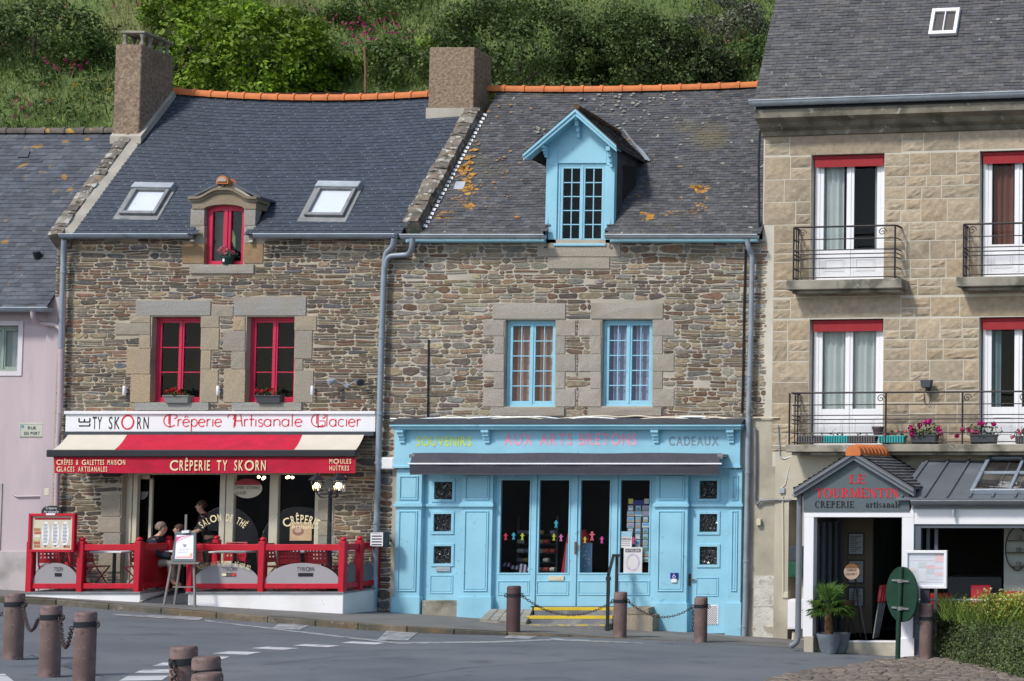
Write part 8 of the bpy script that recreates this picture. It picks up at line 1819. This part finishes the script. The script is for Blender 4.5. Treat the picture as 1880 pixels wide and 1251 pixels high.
shrub('leafy_shrub', 'olive bush hiding behind the capped chimney', 'shrub', 320, 160, 2.0, 2.0, 1.6, 26, 90, .12, OLV, 9, cr=(.25, .45))
shrub('leafy_shrub', 'mid green shrub under the antenna pole', 'shrub', 735, 150, 2.2, 1.6, 1.6, 24, 90, .12, MID, 10, cr=(.25, .42))
shrub('leafy_shrub', 'mid green shrub between the bright tree and the second chimney top', 'shrub', 690, 40, 3.4, 1.3, 1.8, 26, 80, .12, MID, 13, cr=(.25, .42))
shrub('silver_shrub', 'silvery grey leaved shrub next to the tall slate roof', 'shrub', 1335, 75, 2.6, 1.9, 1.8, 34, 90, .10, GRY, 11, cr=(.25, .42))
shrub('leafy_shrub', 'fresh green shrub low against the tall slate roof', 'shrub', 1375, 140, 1.4, 1.5, 1.2, 16, 80, .12, [(.09, .15, .03), (.12, .18, .05)], 12, cr=(.22, .36))
an = at_depth(672, 168, 3.2); m = MB(); m.tube([an-Vector((0, 0, .5)), at_depth(671, 130, 3.2), at_depth(669, 86, 3.2)], .022, 6); o = m.build('aerial_pole', mat('rusty_pole', (.22, .12, .07), .8, .3, 6), None); tag(o, 'thin rusty aerial pole rising behind the orange ridge', 'pole')
m = MB(); m.tube([at_depth(671, 98, 3.2), at_depth(678, 97, 3.2)], .01, 5); m.build('cross_bar', M['rust_chain'], o) if False else None
# ================================================================== COBBLES AND HEDGE
cb_b = [ground_hit(x, y, .0, GR) for x, y in ((1395, 1258), (1450, 1243), (1520, 1229), (1600, 1219), (1660, 1210), (1760, 1196), (2000, 1180))]
mb = MB(); rr = random.Random(44); Fg = None
def cob_in(x, y):                          # far edge of the setts
    for a, b in zip(cb_b, cb_b[1:]):
        if a.x <= x <= b.x: return y < a.y+(b.y-a.y)*(x-a.x)/(b.x-a.x)
    if x > cb_b[-1].x: return y < cb_b[-1].y
    a, b = cb_b[0], cb_b[1]; return y < a.y+(b.y-a.y)*(x-a.x)/(b.x-a.x)
y = -17.0; row = 0
mound = lambda x, yy: GR(x, yy)+.03
while y < -1.5:
    h_ = rr.uniform(.13, .19); x = cb_b[0].x-2.5+rr.uniform(0, .2)
    while x < 14:
        w_ = rr.uniform(.16, .34); xc, yc = x+w_/2, y+h_/2
        if cob_in(xc, yc):
            g_ = .012; P8 = [(x+g_, y+g_+rr.uniform(0, .02)), (xc, y+g_*.6), (x+w_-g_, y+g_+rr.uniform(0, .02)), (x+w_-g_*.6, yc), (x+w_-g_, y+h_-g_-rr.uniform(0, .02)), (xc, y+h_-g_*.6), (x+g_, y+h_-g_-rr.uniform(0, .02)), (x+g_*.6, yc)]
            col = rr.choice([(.175, .142, .112), (.155, .13, .108), (.2, .165, .13), (.14, .12, .102), (.185, .15, .125)]); f = rr.uniform(.8, 1.2); col = tuple(c*f for c in col); zt = rr.uniform(.014, .028)
            i0 = mb.wpts([(a, b, mound(a, b)-.03) for a, b in P8]); i1 = mb.wpts([(xc+(a-xc)*.94, yc+(b-yc)*.94, mound(a, b)+zt*.5) for a, b in P8]); i2 = mb.wpts([(xc+(a-xc)*.7, yc+(b-yc)*.7, mound(a, b)+zt) for a, b in P8])
            for k in range(8): mb.face([i0[k], i0[(k+1) % 8], i1[(k+1) % 8], i1[k]], col); mb.face([i1[k], i1[(k+1) % 8], i2[(k+1) % 8], i2[k]], col)
            mb.face(i2, col)
        x += w_
    y += h_; row += 1
struct(mb.build('cobbles', M['stone']))
mb = MB(); ex_ = [cb_b[0]-(cb_b[1]-cb_b[0])*3]+cb_b
for a, b in zip(ex_, ex_[1:]):
    n = 6
    for k in range(n):
        p, q_ = a.lerp(b, k/n), a.lerp(b, (k+1)/n); mb.wquad([(p.x, p.y, mound(p.x, p.y)), (q_.x, q_.y, mound(q_.x, q_.y)), (q_.x, -17, mound(q_.x, -17)), (p.x, -17, mound(p.x, -17))]) if False else None
        ny = 10; ya, yb2 = p.y, q_.y
        for j in range(ny):
            y0, y1 = ya+(-17-ya)*j/ny, ya+(-17-ya)*(j+1)/ny; y2, y3 = yb2+(-17-yb2)*j/ny, yb2+(-17-yb2)*(j+1)/ny; mb.wquad([(p.x, y0, mound(p.x, y0)), (q_.x, y2, mound(q_.x, y2)), (q_.x, y3, mound(q_.x, y3)), (p.x, y1, mound(p.x, y1))])
struct(mb.build('cobble_bed', mat('cobble_joint', (.16, .145, .115), .95, .2, 6), recalc=False))
# cotoneaster hedge spilling over the setts
rr = random.Random(50); hg = ground_hit(1800, 1215); hp = Vector((hg.x+.35, hg.y+.2, G(hg.x, hg.y)))
hd = thing('hedge', 'dense dark green cotoneaster hedge with tiny white flowers spilling over the cobbles', 'hedge', tuple(hp)); m = MB(); fm = MB()
HC = [(.105, .155, .045), (.075, .115, .036), (.135, .185, .06), (.12, .115, .065), (.09, .125, .052)]
outl = [(1684, 1192), (1696, 1156), (1708, 1132), (1728, 1122), (1755, 1130), (1795, 1146), (1840, 1153), (1900, 1148), (1980, 1140)]
def htop(px):
    for (a, b), (c, d) in zip(outl, outl[1:]):
        if a <= px <= c: return b+(d-b)*(px-a)/(c-a)
    return 1190 if px < outl[0][0] else 1140
def hbot(px): return 1202+max(0, (px-1700))*.25 if px < 1900 else 1243+(px-1900)*.1
yh0 = hg.y
for k in range(760):
    px = rr.uniform(1690, 2040); t_ = rr.random(); y_t, y_b = htop(px)+8, hbot(px)-4; py = y_t+(y_b-y_t)*t_
    gy = ground_hit(px, hbot(px), 0, GR).y; dy = gy-.1+1.15*(1-t_)+rr.uniform(-.18, .12)
    p = at_depth(px, py, dy); r_ = rr.uniform(.09, .27); f = rr.uniform(.6, 1.4); leaves(m, p, r_, r_, r_*.8, 46, .045, [tuple(z*f for z in x) for x in HC], rr, shell=.5)
    if rr.random() < .7:
        q_ = p+Vector((rr.uniform(-.12, .12), -r_*.9, rr.uniform(-.05, .1))); blossoms(fm, [q_], .014, 3, [(.65, .6, .55)], rr)
for k in range(300):
    px = rr.uniform(1700, 2040); py = htop(px)+rr.uniform(2, 12); p = at_depth(px, py, yh0+rr.uniform(.35, 1.2)); r_ = rr.uniform(.12, .22); leaves(m, p, r_, r_, r_*.8, 26, .045, HC, rr, shell=.5)
for k in range(150):                       # loose arching sprays standing out of the mass
    px = rr.uniform(1690, 1990); t_ = rr.random(); py = htop(px)+(hbot(px)-20-htop(px))*t_**1.3; gy = ground_hit(px, hbot(px), 0, GR).y; p = at_depth(px, py, gy-.05+1.1*(1-t_)); d = Vector((rr.uniform(-1, .6), rr.uniform(-1, -.2), rr.uniform(.1, 1))).normalized(); L_ = rr.uniform(.18, .4)
    for j in range(9):
        q_ = p+d*(L_*j/8)-Vector((0, 0, .5*L_*(j/8)**2)); leaves(m, q_, .02, .02, .02, 3, .04, HC, rr, shell=.1)
m.build('foliage', M['leaf'], hd, recalc=False); fm.build('blossom', M['flower'], hd, recalc=False)
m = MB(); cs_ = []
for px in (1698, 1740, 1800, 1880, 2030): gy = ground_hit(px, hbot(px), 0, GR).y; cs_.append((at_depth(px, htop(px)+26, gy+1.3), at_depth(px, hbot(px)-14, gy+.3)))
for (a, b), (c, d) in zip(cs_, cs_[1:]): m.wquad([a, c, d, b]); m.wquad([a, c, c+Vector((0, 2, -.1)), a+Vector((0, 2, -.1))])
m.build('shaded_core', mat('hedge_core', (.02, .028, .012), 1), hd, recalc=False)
# yellow flowering plants and long grass behind
ys_ = thing('yellow_shrub', 'yellow flowering shrub with variegated leaves rising behind the hedge', 'shrub', tuple(at_depth(1835, 1130, yh0+1.2))); m = MB(); fm = MB(); YL = [(.28, .33, .06), (.4, .41, .08), (.19, .27, .04)]; YF = [(.72, .64, .2), (.78, .72, .36), (.64, .55, .1)]
for k in range(330):
    px = 1758+140*rr.random()**.75+(40 if rr.random() < .3 else 0); top = 1122-24*math.sin(min(1, max(0, (px-1745)/70))*1.57)+rr.uniform(-8, 8); p = at_depth(px, top+44*rr.random()**1.5, yh0+.4+rr.uniform(-.3, .3)); r_ = rr.uniform(.07, .15); leaves(m, p, r_, r_, r_, 22, .045, YL, rr, shell=.3)
    if rr.random() < .75: blossoms(fm, [p+Vector((rr.uniform(-.08, .08), -.06, r_*.9))], .03, 8, YF, rr)
m.build('foliage', M['leaf'], ys_, recalc=False); fm.build('blossom', M['flower'], ys_, recalc=False)
gm = MB()
for k in range(1700):
    px = rr.uniform(1728, 2000); p = at_depth(px, htop(px)+rr.uniform(-6, 16), yh0+.4+rr.uniform(-.35, .3)); f = rr.uniform(.7, 1.3); blade(gm, p, rr.uniform(.14, .45), .009, .8, (.2*f, .28*f, .06*f))
o = gm.build('long_grass', M['leaf'], recalc=False); tag(o, 'long bright grass blades sprouting along the top of the hedge', 'grass', kind='stuff')
# ================================================================== PEOPLE
def skin_obj(name, verts, edges, mat_, parent, sub=2, root=0, extra=None):
    me = bpy.data.meshes.new(name); inv = Vector(parent['_o']); me.from_pydata([tuple(Vector(v[:3])-inv) for v in verts], edges, []); o = bpy.data.objects.new(name, me); COL.objects.link(o)
    bm = bmesh.new(); bm.from_mesh(me); L = bm.verts.layers.skin.verify(); bm.verts.ensure_lookup_table()
    for k, v in enumerate(bm.verts):
        r_ = verts[k][3]; v[L].radius = r_ if isinstance(r_, tuple) else (r_, r_); v[L].use_root = k == root
    bm.to_mesh(me); bm.free(); md = o.modifiers.new('skin', 'SKIN'); md.use_smooth_shade = True; s = o.modifiers.new('smooth', 'SUBSURF'); s.levels = sub; s.render_levels = sub
    me.materials.append(mat_); o.parent = parent; o['_o'] = tuple(inv); return o
def chain_e(*ix): return [(a, b) for a, b in zip(ix, ix[1:])]
def head_bits(t, hc, f, r, hair, beard=False, hairlen=0.0):
    f = Vector(f).normalized(); s = f.cross(Vector((0, 0, 1))).normalized(); m = MB(); rr = random.Random(3)
    m.ball(hc+Vector((0, 0, r*.25))-f*r*.22, r*1.04, 16, 10, (.9, .98, 1.0)); 
    hm_ = m.build('hair', hair, t)
    fm_ = MB(); 
    for q_ in (-1, 1): fm_.ball(hc+f*r*.86+s*q_*r*.34+Vector((0, 0, r*.06)), r*.09, 8, 6)
    return hm_
def seated(name, label, hip, face, heightscale, jacket, trousers, hair, shoe, arm_fwd=.38, legs=True, lean=.12, headturn=None, standing=False):
    f = Vector((face[0], face[1], 0)).normalized(); s = f.cross(Vector((0, 0, 1))); H = heightscale; Z = Vector((0, 0, 1)); hip = Vector(hip); t = thing(name, label, 'person', tuple(hip))
    P_ = lambda a, b, c: hip+f*a*H+s*b*H+Z*c*H
    hf = Vector((headturn[0], headturn[1], 0)).normalized() if headturn else f
    neck = P_(lean+.02, 0, .56); hc = P_(lean+.06, 0, .70)
    V_, E = [], []
    def v(p, r_): V_.append((p.x, p.y, p.z, r_)); return len(V_)-1
    h0_ = v(P_(0, 0, .02), (.15*H, .12*H)); h1_ = v(P_(lean*.3, 0, .2), (.145*H, .11*H)); h2_ = v(P_(lean*.8, 0, .4), (.16*H, .11*H)); h3_ = v(P_(lean, 0, .49), (.1*H, .08*H)); n0 = v(neck, .055*H); j0 = v(hc-Z*.075*H+hf*.03*H, .06*H); j1 = v(hc, .088*H); j2 = v(hc+Z*.055*H-hf*.01*H, .078*H); nz = v(hc+hf*.105*H-Z*.01*H, .016*H)
    E += chain_e(h0_, h1_, h2_, h3_, n0, j0, j1, j2)+[(j1, nz)]
    arms = []
    for q_ in (-1, 1):
        a = v(P_(lean, q_*.17, .45), .058*H); b = v(P_(lean+.08, q_*.21, .2), .045*H); c = v(P_(lean+arm_fwd*.85, q_*.14, .13), .034*H); d = v(P_(lean+arm_fwd, q_*.12, .12), (.036*H, .02*H)); E += [(h3_, a)]+chain_e(a, b, c, d); hand = P_(lean+arm_fwd, q_*.12, .12); arms.append((a, b, c))
        for k in range(5):
            o_ = (k-1.5)*.017; fd = f*.075+s*o_-Z*.02 if k < 4 else f*.04-s*q_*.05; e0 = v(hand+fd*.55*H, .011*H); e1 = v(hand+fd*H-Z*.012*H, .008*H); E += [(d, e0), (e0, e1)]
    if legs:
        for q_ in (-1, 1):
            if standing: k0 = v(P_(0, q_*.09, -.08), .1*H); k1 = v(P_(.02, q_*.1, -.45), .065*H); k2 = v(P_(0, q_*.1, -.82), .042*H); k3 = v(P_(.12, q_*.11, -.88), .035*H)
            else: k0 = v(P_(.1, q_*.1, .0), .095*H); k1 = v(P_(.46, q_*.12, .03), .068*H); k2 = v(P_(.44+.06*q_, q_*.12, -.38), .042*H); k3 = v(P_(.58+.06*q_, q_*.12, -.43), .036*H)
            E += [(h0_, k0)]+chain_e(k0, k1, k2, k3)
    skin_obj('body', V_, E, M['skin'], t)
    V_, E = [], []                       # jacket over torso and arms
    b0 = v(P_(0, 0, -.02), (.185*H, .15*H)); b1 = v(P_(lean*.3, 0, .2), (.18*H, .14*H)); b2 = v(P_(lean*.8, 0, .4), (.19*H, .135*H)); b3 = v(P_(lean, 0, .5), (.15*H, .125*H)); b4 = v(P_(lean+.015, 0, .56), (.078*H, .078*H)); E += chain_e(b0, b1, b2, b3, b4)
    for q_ in (-1, 1):
        a = v(P_(lean, q_*.165, .455), .092*H); b = v(P_(lean+.08, q_*.212, .2), .074*H)
        E += [(b3, a), (a, b)]
        if jacket[1]: c = v(P_(lean+arm_fwd*.86, q_*.14, .13), .058*H); E += [(b, c)]
    skin_obj('jacket' if jacket[1] else 'top', V_, E, jacket[0], t)
    if legs and trousers:
        V_, E = [], []; b0 = v(P_(0, 0, .03), (.165*H, .135*H)); b1 = v(P_(0, 0, .1), (.15*H, .12*H)); E += [(b0, b1)]
        for q_ in (-1, 1):
            if standing: k0 = v(P_(0, q_*.09, -.08), .115*H); k1 = v(P_(.02, q_*.1, -.45), .085*H); k2 = v(P_(0, q_*.1, -.8), .068*H)
            else: k0 = v(P_(.1, q_*.1, .0), .108*H); k1 = v(P_(.46, q_*.12, .03), .085*H); k2 = v(P_(.44+.06*q_, q_*.12, -.33), .066*H)
            E += [(b0, k0)]+chain_e(k0, k1, k2)
        skin_obj('trousers', V_, E, trousers, t)
        for q_ in (-1, 1):
            V_, E = [], []
            base = (P_(0, q_*.1, -.86), P_(.14, q_*.11, -.9)) if standing else (P_(.43+.06*q_, q_*.12, -.42), P_(.62+.06*q_, q_*.12, -.445))
            a = v(base[0], .052*H); b = v((base[0]+base[1])/2, .046*H); c = v(base[1], .036*H); E = chain_e(a, b, c); skin_obj('shoe', V_, E, shoe, t, 1)
    m = MB(); r_ = .1*H; n_, k_ = 16, 9      # hair cap: open towards the face
    c_ = hc+Z*.03*H-hf*.018*H; sd = hf.cross(Z)
    rings = []
    for i in range(k_+1):
        ph = (PI*.5)*1.42*i/k_; ring = []
        for j in range(n_):
            th = 2*PI*j/n_; fr_ = math.cos(th); ph2 = ph*(1-.42*max(0, fr_)) ; d = hf*math.sin(ph2)*math.cos(th)+sd*math.sin(ph2)*math.sin(th)*.9+Z*math.cos(ph2); ring.append(c_+d*r_*(1+.03*math.sin(7*th+i)))
        rings.append(m.wpts(ring))
    m.smooth = True
    for i in range(k_):
        for j in range(n_): m.face([rings[i][j], rings[i][(j+1) % n_], rings[i+1][(j+1) % n_], rings[i+1][j]])
    m.build('hair', hair, t, recalc=False)
    for q_ in (-1, 1): m = MB(); m.ball(hc+sd*q_*.086*H-hf*.0+Z*-.0*H, .022*H, 8, 6, (.6, .8, 1.3)); m.build('ear', M['skin'], t); m = MB(); m.ball(hc+hf*.086*H+sd*q_*.034*H+Z*.015*H, .009*H, 8, 6); m.build('eye', M['text_black'], t)
    m = MB(); m.bar(hc+hf*.088*H-sd*.025*H-Z*.05*H, hc+hf*.088*H+sd*.025*H-Z*.05*H, .008, .006); m.build('mouth', mat('lips', (.35, .12, .1), .6), t)
    return t, hc
M['navy'] = mat('navy_jacket', (.012, .016, .028), .85, .2, 5); M['khaki'] = mat('khaki_cloth', (.26, .235, .185), .85, .15, 5); M['grey_hair'] = mat('grey_hair', (.2, .15, .115), .8, .4, 30); M['brown_hair'] = mat('brown_hair', (.06, .03, .018), .7, .4, 30); M['suede'] = mat('suede_shoe', (.14, .08, .04), .8); M['denim'] = mat('blue_scarf', (.03, .045, .1), .85, .3, 8); M['black_top'] = mat('black_top', (.012, .012, .014), .85)
hx = tw(277, -.55); seated('person', 'grey haired man in navy jacket and khaki trousers seated at the terrace table', (hx, -.55, bz+.5), (1, .05), .98, (M['navy'], True), M['khaki'], M['grey_hair'], M['suede'], arm_fwd=.42, headturn=(1, .15))
wx = tw(341, .12); seated('person', 'brown haired woman with blue top facing the grey haired man across the table', (wx, .15, bz+.5), (-1, -.5), .9, (M['denim'], True), M['black_top'], M['brown_hair'], M['suede'], arm_fwd=.34, headturn=(-.8, -.6))
sxp = tw(378, .35); seated('person', 'standing woman in a black sleeveless top in the dark creperie doorway', (sxp, .45, bz+.92), (-.8, -.6), .96, (M['black_top'], False), M['black_top'], M['brown_hair'], M['black'], arm_fwd=.3, standing=True)
